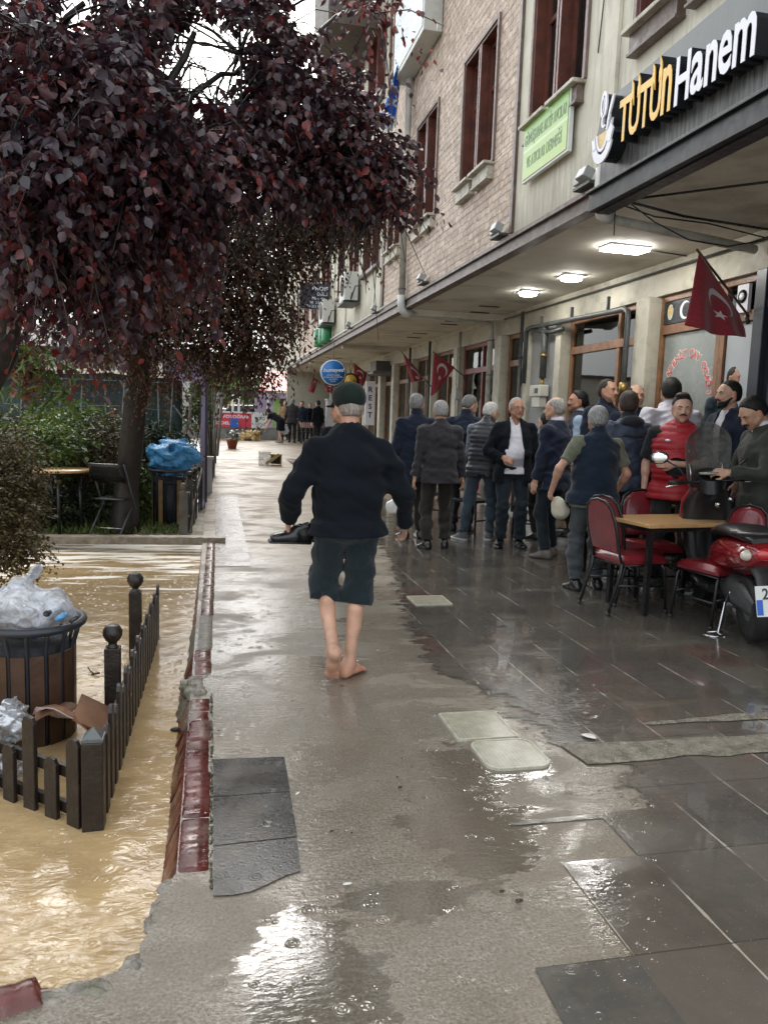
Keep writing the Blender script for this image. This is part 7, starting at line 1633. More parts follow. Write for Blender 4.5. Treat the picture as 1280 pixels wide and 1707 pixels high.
wheel(-.62, .235, .12, 'rear_wheel'); wheel(.66, .235, .11, 'front_wheel')
def loft(m, rings): m.grid(rings, closed=True); m.add(rings[0], [tuple(range(len(rings[0])))]); m.add(rings[-1], [tuple(range(len(rings[0])))])
def oval(y, cz, w, h, n=16, e=.8, tilt=0):
    o = []
    for i in range(n):
        a = 2*PI*i/n; c, s_ = math.cos(a), math.sin(a); o.append((w*math.copysign(abs(c)**e, c), y+tilt*s_*h, cz+h*math.copysign(abs(s_)**e, s_)))
    return o
m = MB(); loft(m, [oval(-.93, .66, .05, .03), oval(-.90, .655, .13, .07), oval(-.80, .64, .165, .105), oval(-.55, .615, .175, .125), oval(-.25, .58, .165, .13), oval(-.05, .52, .15, .13), oval(.05, .46, .12, .12)]); m.build('rear_body', M_rpaint, SCO)
m = MB(); loft(m, [oval(-.84, .745, .08, .02), oval(-.78, .765, .12, .035), oval(-.5, .77, .15, .045), oval(-.2, .745, .14, .045), oval(.02, .70, .11, .04), oval(.08, .66, .07, .03)]); m.build('seat', M_bplas, SCO)
m = MB(); m.tube([(-.12, -.60, .775), (-.16, -.80, .80), (-.12, -.97, .815), (0, -1.0, .82), (.12, -.97, .815), (.16, -.80, .80), (.12, -.60, .775)], .017, 10); m.build('grab_rail', M_bplas, SCO)
m = MB(); loft(m, [oval(-.05, .26, .16, .045), oval(.15, .25, .19, .04), oval(.40, .27, .17, .04), oval(.46, .40, .19, .05, tilt=0)]); m.build('footboard', M_bplas, SCO)
m = MB(); R_ = [];
for z, w, y, d in ((.32, .15, .44, .05), (.50, .20, .47, .06), (.70, .22, .48, .07), (.88, .20, .46, .08), (.98, .14, .42, .08)): R_.append([(w*math.cos(a), y+d*math.sin(a)+.05*(abs(math.cos(a)) < .5), z) for a in [2*PI*i/18 for i in range(18)]])
loft(m, R_); m.build('leg_shield', M_bplas, SCO)
m = MB(); R_ = []
for z, w, y, d in ((.34, .12, .52, .05), (.52, .19, .56, .06), (.72, .215, .585, .08), (.90, .19, .57, .08), (1.0, .12, .52, .06)): R_.append([(w*math.cos(a), y+d*math.sin(a), z) for a in [2*PI*i/18 for i in range(18)]])
loft(m, R_); m.build('front_panel', M_rpaint, SCO)
m = MB(); loft(m, [[(.10*math.cos(a), .42+.10*math.sin(a), z0+.05*math.sin(a)) for a in [2*PI*i/16 for i in range(16)]] for z0 in (1.0, 1.06, 1.11)]); m.tube([(-.33, .30, 1.07), (-.2, .36, 1.06), (0, .42, 1.05), (.2, .36, 1.06), (.33, .30, 1.07)], .014, 10); m.build('handlebar', M_bplas, SCO)
m = MB(); m.lathe((0, .375, 1.115), [(.085, 0), (.095, .01), (.09, .02)], 22); m.build('instrument_dial', pbr('dial_face', (.20, .21, .18), .1, coat=1.0), SCO)
for sx in (-1, 1):
    m = MB(); m.tube([(sx*.22, .35, 1.06), (sx*.34, .29, 1.07)], .019, 10); m.build('grip', M_tyre, SCO)
    m = MB(); m.tube([(sx*.20, .40, 1.05), (sx*.26, .40, 1.04), (sx*.36, .36, 1.03)], .006, 6); m.build('brake_lever', M_chr, SCO)
    m = MB(); m.tube([(sx*.18, .38, 1.07), (sx*.24, .42, 1.18), (sx*.33, .42, 1.24)], .007, 7); R2 = Matrix.Rotation(sx*.2, 3, 'Z'); m.ell((sx*.39, .42, 1.27), (.075, .022, .055), 18, 10, R2); mr_ = m.build('mirror', M_bplas, SCO)
    m = MB(); m.ell((sx*.39, .405, 1.27), (.066, .012, .047), 18, 8, R2); m.build('mirror_glass', pbr('mirror_glass', (.7, .7, .7), .04, metal=1.0, var=.02), mr_)
    m = MB(); m.ell((sx*.12, -.885, .665), (.055, .03, .038), 14, 8, Matrix.Rotation(sx*-.3, 3, 'Z')); m.build('turn_signal', pbr('clear_lens', (.55, .50, .42), .12, coat=1.0), SCO)
M_tail = pbr('tail_lens', (.50, .012, .016), .15, coat=1.0)
m = MB(); m.ell((0, -.915, .67), (.085, .03, .042), 18, 10); m.build('tail_light', M_tail, SCO)
m = MB(); loft(m, [oval(-.88, .56, .10, .05), oval(-.96, .52, .10, .02), oval(-1.03, .36, .09, .012)]); m.build('rear_fender', M_bplas, SCO)
m = MB(); m.obox((0, -1.00, .50), (.05, .012, .03)); m.build('reflector', M_tail, SCO)
R_p = Matrix.Rotation(-.20, 3, 'X')
m = MB(); m.obox((0, -1.035, .385), (.24, .006, .20), R_p); pl = m.build('licence_plate', pbr('plate_white', (.68, .68, .66), .35, var=.03), SCO, bevel=.002)
xp = Vector((1, 0, 0)); yp = R_p@Vector((0, 0, 1)); pc = Vector((0, -1.035, .385))+R_p@Vector((0, -.005, 0))
m = MB(); put_text(m, '29', .10, pc+R_p@Vector((-.080, 0, .014)), xp, yp, .001, sx=.85, bold=.002); put_text(m, '2', .10, pc+R_p@Vector((-.04, 0, -.082)), xp, yp, .001, sx=.85, bold=.002); m.build('plate_digits', M_black, pl)
m = MB(); m.obox(pc+R_p@Vector((-.098, .001, -.04)), (.038, .002, .10), R_p); m.build('plate_blue_strip', pbr('plate_blue', (.01, .10, .50), .4), pl)
# windscreen
t = NT('smoky_screen'); t.t.nodes.remove(t.b); tr = t.n('ShaderNodeBsdfTransparent'); tr.inputs[0].default_value = (.62, .62, .60, 1); df = t.n('ShaderNodeBsdfPrincipled'); df.inputs['Base Color'].default_value = (.22, .22, .21, 1); df.inputs['Roughness'].default_value = .12
mx = t.n('ShaderNodeMixShader'); t.l(t.mr(t.noise(t.obj(), 30, 5, .7), .35, .75, .22, .55), mx.inputs[0]); t.l(tr.outputs[0], mx.inputs[1]); t.l(df.outputs[0], mx.inputs[2]); t.l(mx.outputs[0], t.out.inputs[0])
P = []
for i in range(15):
    a = -1+2*i/14; row = []
    for j in range(16):
        b = j/15; w = (.135+.045*math.sin(min(1, b*1.6)*PI/2)) * (1-(max(0, b-.72)/.28)**2.4*.62); row.append((a*w, .60-.10*b-.11*a*a, .94+.60*b-.03*a*a*b))
    P.append(row)
m = MB(); m.grid(P); m.build('windscreen', t.m, SCO, solid=.004)
for sx in (-1, 1):
    m = MB()
    m.tube([(sx*.12, .50, 1.02), (sx*.13, .50, 1.2)], .007, 6)
    for z in (1.05, 1.18, 1.3): m.ell((sx*.125, .52, z), (.014, .014, .014), 8, 6)
    m.build('screen_bracket', M_chr, SCO)
m = MB(); m.tube([(.12, -.30, .30), (.15, -.55, .30), (.16, -.92, .36)], [.03, .05, .045], 12); m.build('exhaust', M_gas, SCO)
m = MB(); m.tube([(-.10, -.36, .28), (-.20, -.46, .02), (-.16, -.50, .0)], .011, 7); m.tube([(-.10, -.40, .30), (.10, -.40, .30)], .014, 7); m.tube([(-.19, -.45, .03), (-.26, -.40, .012), (-.30, -.47, .012), (-.24, -.53, .012), (-.17, -.50, .012)], .007, 6); m.build('kick_stand', M_chr, SCO)
m = MB(); loft(m, [oval(-.78, .26, .07, .07), oval(-.6, .30, .09, .11), oval(-.3, .30, .10, .12), oval(-.1, .32, .08, .10)]); m.build('engine', M_gas, SCO)
m = MB(); m.lathe((.075, .10, .93), [(.02, 0), (.018, .012)], 14, 'y'); m.lathe((.06, .405, .86), [(.028, -.02), (.026, 0)], 16, 'y'); m.build('ignition_lock', M_chr, SCO)
SCO.location = (3.95, 5.25, .02); SCO.rotation_euler = (0, -.10, -.34); ORG[SCO.name] = Vector((4.02, 5.27, 0))

# picket fences of dark brown wood
M_fence = pbr('brown_fence_paint', (.017, .011, .008), .40, var=.3, vs=10, bump=.35, bs=50, dirt=(.034, .026, .02), ds=14, world=True); M_fence2 = pbr('old_grey_fence', (.085, .075, .06), .6, var=.3, vs=8, bump=.4, bs=40, world=True)
def picket(m, x, y, w, t_, z0, z1, ang):
    c, s_ = math.cos(ang), math.sin(ang); o = [(-w/2, z0), (-w/2, z1-w*.42), (-w*.30, z1-w*.10), (0, z1), (w*.30, z1-w*.10), (w/2, z1-w*.42), (w/2, z0)]
    nx, ny = -s_*t_, c*t_; m.prism([(x+a*c-nx/2, y+a*s_-ny/2, z) for a, z in o], (nx, ny, 0))
def ball_post(x, y, z0, z1, r, mat, par, w=.075, nm='post'):
    m = MB(); m.box((x-w/2, y-w/2, z0), (x+w/2, y+w/2, z1)); m.lathe((x, y, z1), [(w*.45, 0), (w*.28, .014), (w*.28, .026), (r*.72, .036), (r, .036+r*.55), (r, .036+r*1.05), (r*.68, .036+r*1.6), (.004, .036+r*1.7)], 14); return m.build(nm, mat, par, bevel=.004)
FN = thing('picket_fence', (-.43, 3.0, -.42), 'low dark brown picket fence with ball topped posts standing in the brown flood', 'fence')
A = Vector((-.455, 3.03, 0)); Bn = Vector((-1.32, 3.78, 0)); Cn = Vector((-.40, 5.72, 0)); zb = -.40
a1 = math.atan2((Bn-A).y, (Bn-A).x)
m = MB(); m.box((-.478, 2.985, zb), (-.398, 3.065, .235)); m.build('post', M_fence, FN, bevel=.006)
m = MB(); m.prism([(-.478, 2.985, .236), (-.398, 2.985, .236), (-.398, 3.065, .236), (-.478, 3.065, .236)], (0, 0, .012)); m.add([(-.474, 2.989, .248), (-.402, 2.989, .248), (-.402, 3.061, .248), (-.474, 3.061, .248), (-.438, 3.025, .285)], [(0, 1, 4), (1, 2, 4), (2, 3, 4), (3, 0, 4)], False); m.build('post_cap', pbr('grey_cap', (.10, .11, .11), .3), FN)
d1 = (Bn-A).normalized(); n1 = Vector((-d1.y, d1.x, 0))
for k in range(8):
    q = A+d1*(.052+.128*k)-n1*-.028; m = MB(); picket(m, q.x, q.y, .070, .02, zb, (.235, .13, .27, .12, .25, .13, .26, .12)[k], a1); m.build('picket', M_fence, FN, bevel=.003)
m = MB()
for z in (.075, -.075): m.bar(A+Vector((0, 0, z)), Bn+Vector((0, 0, z)), .022, .045)
m.build('rail', M_fence, FN)
d2 = (Cn-Vector((-.44, 3.05, 0))).normalized(); a2 = math.atan2(d2.y, d2.x)
for k in range(20):
    q = Vector((-.425, 3.16, 0))+d2*(.128*k); m = MB(); picket(m, q.x+.018, q.y, .068, .018, zb, .225+.05*(k % 2) if k else .24, a2); m.build('picket', M_fence, FN, bevel=.003)
m = MB()
for z in (.10, -.06): m.bar(Vector((-.438, 3.05, z)), Cn+Vector((-.012, 0, z)), .022, .045)
m.build('rail', M_fence, FN)
ball_post(-.485, 4.02, zb, .30, .048, M_fence, FN); ball_post(-.475, 5.10, zb, .34, .05, M_fence, FN)
F2 = thing('picket_fence', (-.38, 10.3, -.1), 'weathered low fence posts leaning beside the far bin and the leaning pole', 'fence')
for k, (px, py, hh, w) in enumerate(((306, 890, .62, .10), (316, 878, .72, .08), (324, 862, .70, .07), (334, 842, .62, .07), (338, 826, .60, .06), (343, 808, .58, .06))):
    q = at_z(px, py, -.02); ball_post(q.x, q.y, -.1, hh-.12, .045, M_fence2 if k == 0 else M_fence, F2, w)
m = MB(); q0, q1 = at_z(314, 884, 0), at_z(344, 806, 0)
for z in (.15, .45): m.bar(q0+Vector((0, 0, z)), q1+Vector((0, 0, z)), .02, .05)
m.build('rail', M_fence, F2)
for k in range(9):
    q = q0.lerp(q1, (k+.5)/9); m = MB(); picket(m, q.x+.02, q.y, .06, .018, -.08, .48+.06*(k % 2), math.atan2((q1-q0).y, (q1-q0).x)); m.build('picket', M_fence, F2)
m = MB(); m.tube([at_z(318, 890, .0)+Vector((0, 0, .02)), at_z(322, 868, 0)+Vector((0, 0, .25)), at_z(334, 846, 0)+Vector((0, 0, .5)), at_z(340, 832, 0)+Vector((0, 0, .75))], .018, 7); tag(m.build('broken_branch', M_fence2), 'thin grey branch leaning on the far fence posts', 'branch')
# plank across the flood
m = MB(); P = []
pa, pb = Vector((-2.6, 9.55, -.03)), Vector((.155, 9.12, .02))
for i in range(50):
    c0 = pa.lerp(pb, i/49); j = lambda a: rnd.uniform(-a, a); P.append([c0+Vector((0, -.07+j(.006), -.05)), c0+Vector((0, -.07+j(.006), .035+j(.004))), c0+Vector((0, .07+j(.006), .04+j(.004))), c0+Vector((0, .07, -.05))])
m.grid(P, closed=True, smooth=False)
for R2 in (P[0], P[-1]): m.add(R2, [(0, 1, 2, 3)], False)
tag(m.build('wooden_beam', pbr('grey_timber', (.20, .165, .12), .55, var=.35, vs=12, bump=.5, bs=40, world=True)), 'long weathered timber beam lying across the flood between tree bed and kerb', 'beam')

# slatted litter bins
M_slat = pbr('bin_slat', (.060, .030, .017), .4, var=.35, vs=9, bump=.2, bs=50); M_slat2 = pbr('bin_slat_tan', (.20, .12, .05), .5, var=.35, vs=9); M_bin = pbr('bin_steel', (.022, .026, .034), .35, var=.2)
def litter_bin(loc, r, z0, z1, lb, slat, n=14, tilt=0, gaps=()):
    th = thing('litter_bin', (0, 0, 0), lb, 'litter bin', 'slatted litter bins')
    m = MB(); m.tube([(r*1.16*math.cos(2*PI*i/40), r*1.16*math.sin(2*PI*i/40), z1) for i in range(40)], .021, 9, closed=True); m.build('ring', M_bin, th)
    m = MB()
    for k in range(n):
        a = 2*PI*(k+.5)/n; c, s_ = math.cos(a), math.sin(a); m.tube([(r*1.16*c, r*1.16*s_, z1), (r*1.05*c, r*1.05*s_, z1-.05), (r*.95*c, r*.95*s_, z1-.12), (r*.92*c, r*.92*s_, z0+.03)], .010, 5)
    for z in (z0+.05, z1-.16): m.tube([(r*.93*math.cos(2*PI*i/30), r*.93*math.sin(2*PI*i/30), z) for i in range(30)], .008, 5, closed=True)
    m.lathe((0, 0, z0), [(.02, 0), (r*.95, 0), (r*.95, .02)], 24); m.build('frame', M_bin, th)
    m = MB(); m.lathe((0, 0, z0+.021), [(r*.78, 0), (r*.84, z1-z0-.12)], 24); m.build('liner', pbr('bin_liner_dark', (.012, .014, .018), .6), th)
    for k in range(n):
        if k in gaps: continue
        a = 2*PI*k/n; R2 = Matrix.Rotation(a, 3, 'Z'); m = MB()
        m.add([R2@Vector(v) for v in ((r*.93, -.030, z0+.01), (r*.965, -.030, z0+.01), (r*.965, .030, z0+.01), (r*.93, .030, z0+.01), (r*.95, -.032, z1-.125), (r*.985, -.032, z1-.125), (r*.985, .032, z1-.125), (r*.95, .032, z1-.125))], [(0, 3, 2, 1), (4, 5, 6, 7), (0, 1, 5, 4), (1, 2, 6, 5), (2, 3, 7, 6), (3, 0, 4, 7)], False); m.build('slat', slat, th)
    th.location = loc; th.rotation_euler.x = tilt; ORG[th.name] = Vector(loc); return th
bq = at_y(52, 1035, 4.0); litter_bin((bq.x, 4.0, -.40), .205, 0, bq.z+.40, 'near litter bin with brown slats and a dark ring, stuffed with a clear white bag', M_slat, 15)
b2 = at_z(280, 880, -.08); litter_bin((b2.x+.02, b2.y+.3, -.10), .25, 0, .78, 'far litter bin with a few tan slats under the blue bag', M_slat2, 12, gaps=(1, 3, 5, 7, 9))
# crumpled bags
def crumple(name, rad, col, seed, mat, loc, h=.008, cut=None, lb='', cat='bag', amp=.5, parts=5, sq=1.0):
    g = np.random.default_rng(seed); R3 = max(rad)*1.5; s = SDF((-R3,)*3, (R3,)*3, h); s.ell((0, 0, 0), rad, None, 0)
    for i in range(parts): u = g.normal(size=3); u /= np.linalg.norm(u); s.ell(u*np.array(rad)*.6, np.array(rad)*g.uniform(.4, .65), None, .03)
    X, Y, Z = s.field(); w = 0
    for i in range(7): u = g.normal(size=3); u /= np.linalg.norm(u); f = g.uniform(8, 30)/max(rad)*.25; w = w+np.abs(np.sin((u[0]*X+u[1]*Y+u[2]*Z)*f+g.uniform(0, 6)+1.1*np.sin((u[1]*X+u[2]*Y+u[0]*Z)*f*.7)))*7/f*.1
    s.f = s.f+(w-w.mean())*amp
    if cut is not None: s.plane((0, 0, cut), (0, 0, -1))
    o = s.mesh(name, mat, None, 0); o.location = loc; ORG[o.name] = Vector(loc); tag(o, lb, cat); return o
def film_mat(name, col, alpha, rough=.22):
    t = NT(name); w = t.noise(t.obj(), 16, 5, .65, 1.0); t.set(col=t.mix(t.mr(w, .35, .65), tuple(c*.65 for c in col), col), rough=rough, spec=.6, nrm=t.bump(t.noise(t.obj(), 30, 4, .7, .8), .8, .015))
    tr = t.n('ShaderNodeBsdfTransparent'); mx = t.n('ShaderNodeMixShader'); t.l(t.mr(w, .35, .65, alpha*.7, min(1, alpha*1.25)), mx.inputs[0]); t.l(tr.outputs[0], mx.inputs[1]); t.l(t.b.outputs[0], mx.inputs[2]); t.l(mx.outputs[0], t.out.inputs[0]); return t.m
M_wfilm = film_mat('clear_white_film', (.66, .68, .74), .72); M_bfilm = film_mat('blue_film', (.06, .34, .68), .93)
crumple('plastic_bag', (.20, .17, .115), 0, 5, M_wfilm, (bq.x-.03, 4.0, bq.z+.07), lb='crumpled clear white bag bulging out of the near litter bin', amp=.75)
crumple('plastic_bag', (.30, .26, .21), 0, 9, M_bfilm, (b2.x+.03, b2.y+.3, .86), lb='big crumpled light blue bag heaped on the far litter bin', amp=1.0, h=.010)
crumple('foil_bag', (.09, .07, .09), 0, 12, pbr('crumpled_silver', (.50, .51, .53), .28, metal=.6, var=.2), tuple(at_y(14, 1206, 3.62)), lb='crumpled silver bag at the left edge behind the near pickets', amp=.8)
crumple('foil_bag', (.10, .07, .08), 0, 15, pbr('crumpled_silver', (.50, .51, .53), .28, metal=.6, var=.2), tuple(at_y(22, 1280, 3.55)), lb='lower crumpled silver bag, seen through the pickets', amp=.8)
for k, (px, py, sx, col, lb) in enumerate(((72, 1027, .022, (.02, .02, .02), 'small black cup in the rubbish on the near bin'), (100, 1030, .020, (.10, .30, .55), 'pale blue wrapper at the right of the near bin rubbish'), (60, 1058, .022, (.02, .14, .42), 'blue label scrap under the ring of the near bin'), (22, 1058, .02, (.45, .47, .5), 'white scrap under the ring of the near bin'), (122, 1034, .016, (.03, .03, .04), 'dark bottle cap at the rim of the near bin'), (95, 1058, .018, (.12, .16, .2), 'grey bottle under the near bin ring'))):
    q = at_y(px, py, 3.84); m = MB(); m.tube([q+Vector((-sx, 0, -.01)), q+Vector((sx, .01, .012))], [sx*.62, sx*.75], 10); m.ell(q+Vector((sx*1.2, .01, .014)), (sx*.5,)*3, 8, 6); tag(m.build('rubbish', pbr('rubbish_%d' % k, col, .3)), lb, 'rubbish', 'rubbish stuffed in the near litter bin')
# cardboard and debris behind the fence
M_card = pbr('wet_cardboard', (.22, .11, .06), .6, var=.35, vs=6, dirt=(.11, .055, .04), ds=5, world=True); M_card2 = pbr('white_cardboard', (.42, .34, .32), .5, var=.3, vs=9, dirt=(.16, .05, .04), ds=12, world=True)
q = at_y(140, 1175, 3.75)
CB = thing('cardboard_box', (q.x, q.y, -.12), 'collapsed wet cardboard box between the near bin and the fence post', 'box')
m = MB(); P = [[(q.x-.20+.36*i/9, q.y-.10+.24*j/6, q.z-.035+.05*math.sin(i*.6)-.012*i+.03*math.sin(j*.8+i*.3)) for j in range(7)] for i in range(10)]; m.grid(P, smooth=False); m.build('flap', M_card, CB, solid=.006); m = MB(); m.obox((q.x+.06, q.y+.02, q.z-.07), (.22, .20, .010), Euler((.3, .55, .1)).to_matrix()); m.build('flap', M_card, CB)
m = MB(); P = [[(q.x-.20+.17*i/6, q.y-.12+.13*j/5, q.z+.008+.03*math.sin(i*.7+j*.5)-.04*j/5) for j in range(6)] for i in range(7)]; m.grid(P, smooth=False); m.build('printed_side', M_card2, CB, solid=.004)
q = at_y(200, 1170, 3.9); m = MB(); m.tube([(q.x, q.y, -.2), (q.x+.01, q.y, q.z-.02), (q.x+.03, q.y+.02, q.z+.04)], [.032, .030, .028], 14); tag(m.build('cardboard_tube', pbr('tan_cardboard', (.42, .25, .12), .6, var=.25)), 'tan cardboard tube stuck between fence post and pickets', 'tube')
q = at_z(158, 1124, -.118); m = MB(); m.tube([q, q+Vector((-.03, .03, .012)), q+Vector((-.05, .08, .02))], .004, 5); m.tube([q+Vector((-.02, 0, 0)), q+Vector((.03, -.01, .01))], .006, 5); tag(m.build('floating_twig', M_bark), 'small dark twig floating on the brown water above the fence', 'twig')
q = at_z(293, 1218, -.118); m = MB(); m.ell(q+Vector((0, 0, .005)), (.03, .015, .012), 8, 5); tag(m.build('floating_leaf', M_bark), 'dark leaf floating beside the kerb', 'leaf')

# round table with folding chairs in the tree bed
rt = at_z(100, 888, -.08); rz = at_y(90, 782, rt.y).z
RT = thing('round_table', (rt.x-.05, rt.y+.05, -.08), 'round table with a wet wooden top and dark legs among the shrubs', 'table'); m = MB(); cx, cy = RT.location.x, RT.location.y
m.lathe((cx, cy, rz-.03), [(.02, 0), (.40, 0), (.415, .012), (.41, .03), (.02, .032)], 40); m.build('tabletop', M_ttop, RT)
for a in (.3, 1.9, 3.4, 5.0): m = MB(); m.tube([(cx+.28*math.cos(a), cy+.28*math.sin(a), rz-.03), (cx+.30*math.cos(a), cy+.30*math.sin(a), -.10)], .022, 8); m.build('leg', M_leg, RT)
m = MB(); m.tube([(cx+.28*math.cos(a*PI/10), cy+.28*math.sin(a*PI/10), rz-.06) for a in range(20)], .012, 6, closed=True); m.build('apron', M_leg, RT)
def folding_chair(loc, rot, lb, seatz=.42):
    th = thing('folding_chair', (0, 0, 0), lb, 'chair', 'black folding chairs at the round table'); W = .22
    for sx in (-W, W): m = MB(); m.tube([(sx, .28, 0), (sx, .05, .42), (sx, -.20, .88)], .013, 8); m.build('leg', M_gas, th); m = MB(); m.tube([(sx*.9, -.28, 0), (sx*.9, .16, .44)], .013, 8); m.build('leg', M_gas, th)
    m = MB(); m.tube([(-W, .18, .19), (W, .18, .19)], .008, 6); m.tube([(-W*.9, -.2, .08), (W*.9, -.2, .08)], .008, 6); m.build('stretcher', M_chr, th)
    m = MB(); P = [[(-W+.44*i/8, -.135-.03*math.sin(PI*i/8)-.12*(z-.68)/.2-.02, z) for z in (.66, .75, .84, .89)] for i in range(9)]; m.grid(P); m.build('backrest', M_leg, th, solid=.012)
    m = MB(); m.box((-W+.02, -.16, .425), (W-.02, .20, .445)); m.build('seat', M_leg, th, bevel=.008); th.location = loc; th.rotation_euler.z = rot; ORG[th.name] = Vector(loc)
q = at_z(190, 890, -.08); folding_chair((q.x, q.y+.15, -.08), -.35, 'black folding chair between the round table and the tree trunk')
q = at_z(60, 875, -.08); folding_chair((q.x+.05, q.y+.35, -.08), 2.2, 'black folding chair mostly hidden behind the round table')
# ------------------------------------------------------------ screen, arch and everything down the street
M_tarp = pbr('green_screen', (.006, .022, .018), .6, var=.4, vs=3, bump=.3, bs=30, world=True); M_wire = pbr('pale_wire', (.16, .19, .18), .5); M_lilac = pbr('lilac_paint', (.30, .26, .38), .55, var=.1, vs=4, dirt=(.22, .2, .26), ds=5, world=True)
M_pale = pbr('pale_board', (.50, .50, .50), .5, var=.1, vs=3, world=True); M_conc = pbr('grey_concrete', (.20, .20, .19), .7, var=.2, vs=4, bump=.3, bs=40, dirt=(.12, .12, .11), ds=3, world=True)
SN = thing('garden_screen', (-3.5, 13.5, -.1), 'dark green fabric screen with pale wire frames behind the shrubs', 'screen')
P = []
for i in range(60):
    x = -9+8.5*i/59; P.append([(x, 13.5+.04*math.sin(x*5), -.1), (x, 13.52+.05*math.sin(x*7), 1.0), (x, 13.5, 2.06-.05*abs(math.sin(x*1.9)))])
MB().grid(P).build('fabric', M_tarp, SN, solid=.01)
for k, px in enumerate((35, 72, 101, 135, 172, 205, 240, 260, 285)):
    b = at_y(px, 700, 13.35); m = MB(); m.tube([(b.x, 13.3, .1), (b.x+.05*math.sin(k*2), 13.32, 1.1), (b.x+.03, 13.35, 1.95)], .013, 6); m.build('frame_post', M_wire, SN)
m = MB()
for z, a in ((1.93, 0), (1.5, .03), (.9, .04)): m.tube([(x, 13.34, z+a*math.sin(x*3)) for x in np.linspace(-4.2, -.6, 14)], .006, 5)
m.build('frame_wire', M_wire, SN)
m = MB(); m.box((-9, 13.6, 2.12), (-.9, 13.8, 2.34)); m.box((-9, 13.3, 2.35), (-.9, 15.8, 2.40)); m.build('roof_edge', M_pale, SN)
m = MB(); m.prism([(-9, 13.2, 2.42), (-9, 17, 3.1), (-9, 17, 3.0), (-9, 13.2, 2.37)], (8.2, 0, 0)); m.build('roof', pbr('dark_felt', (.05, .05, .052), .7), SN)
AR = thing('garden_arch', (-.13, 13.2, -.1), 'lilac painted garden arch post and panel with a small black sun emblem', 'arch')
m = MB(); m.box((-.20, 13.15, -.1), (-.125, 13.45, 2.40)); m.build('post', M_lilac, AR, bevel=.006); m = MB(); m.box((-.124, 13.15, -.1), (-.085, 13.45, 2.42)); m.build('post_side', pbr('dark_plum', (.05, .04, .06), .6), AR)
m = MB(); m.prism([(-.205, 13.2, 1.96), (-.205, 13.2, 2.38), (-.80, 13.2, 2.36), (-.80, 13.2, 2.08), (-.62, 13.2, 1.99), (-.5, 13.2, 1.96)], (0, .06, 0)); m.build('panel', M_lilac, AR)
m = MB(); c = Vector((-.46, 13.19, 2.17)); m.lathe(c, [(.038, -.006), (.036, 0)], 18, 'y')
for k in range(10): a = 2*PI*k/10; d = Vector((math.cos(a), 0, math.sin(a))); m.bar(c+d*.036, c+d*.062, .006, .018, (0, 1, 0))
m.build('sun_emblem', M_black, AR)
m = MB(); m.prism([(-1.0, 13.0, 2.42), (-.05, 13.0, 2.50), (-.05, 13.0, 2.44), (-1.0, 13.0, 2.36)], (0, 1.2, 0)); m.build('roof', pbr('dark_felt', (.05, .05, .052), .7), AR)
m = MB(); m.tube([(-.19, 13.1, 1.9), (-.20, 13.1, 1.3), (-.27, 13.1, .9), (-.28, 13.1, .45), (-.24, 13.1, .3)], .010, 6); m.ell((-.27, 13.08, .42), (.03, .03, .10), 10, 8); tag(m.build('black_cable', M_black), 'black cable with a plug hanging down the lilac post', 'cable')
m = MB(); m.tube([at_y(318, 660, 13.0), at_y(316, 700, 12.9), at_y(305, 735, 12.8), at_y(310, 790, 12.8)], [.02, .024, .022, .03], 8); m.tube([at_y(277, 660, 13.0), at_y(300, 690, 12.9), at_y(322, 725, 12.8)], .014, 6); tag(m.build('bare_branch', pbr('pale_bark', (.12, .11, .09), .7)), 'pale bare crooked branches between the screen and the lilac post', 'branch')
m = MB(); m.box((-.9, 14.6, 0), (.0, 14.8, .62)); m.box((-.93, 14.57, .62), (.02, 14.83, .67)); tag(m.build('low_wall', M_pale), 'low pale wall behind the lilac post', 'wall')
PR = thing('concrete_pier', (-.04, 17.5, .07), 'tall grey concrete pier with a yellow crate on top', 'pier'); m = MB(); m.box((-.14, 17.3, 0), (.055, 17.9, 2.05)); m.build('pier_shaft', M_conc, PR, bevel=.01)
m = MB(); m.box((-.16, 17.2, 2.052), (.12, 17.5, 2.24)); tag(m.build('yellow_crate', pbr('orange_crate', (.55, .26, .05), .5)), 'orange yellow crate standing on the grey pier', 'crate')
m = MB(); m.tube([at_y(352, 778, 16.5), at_y(360, 690, 16.7), at_y(366, 638, 16.9), at_y(369, 626, 16.9)], .032, 9); tag(m.build('leaning_pole', pbr('whitewash', (.42, .42, .41), .6, var=.15)), 'white pole leaning against the grey pier', 'pole'); m = MB(); m.tube([at_y(362, 760, 19), at_y(368, 690, 19), at_y(370, 650, 19)], .035, 8); tag(m.build('thin_pole', M_conc), 'thin grey pole standing just behind the leaning white one', 'pole')
m = MB(); q = at_y(371, 655, 21); m.box((-.1, 21, q.z-.02), (1.1, 21.2, q.z+.10)); m.tube([(0.1, 21.1, q.z-.55), (.3, 21.1, q.z-.2), (.75, 21.1, q.z)], .05, 6); m.box((0.0, 21, .1), (.10, 21.2, q.z)); tag(m.build('pergola', pbr('pergola_wood', (.045, .035, .035), .6)), 'dark wooden pergola end behind the white pole', 'pergola')
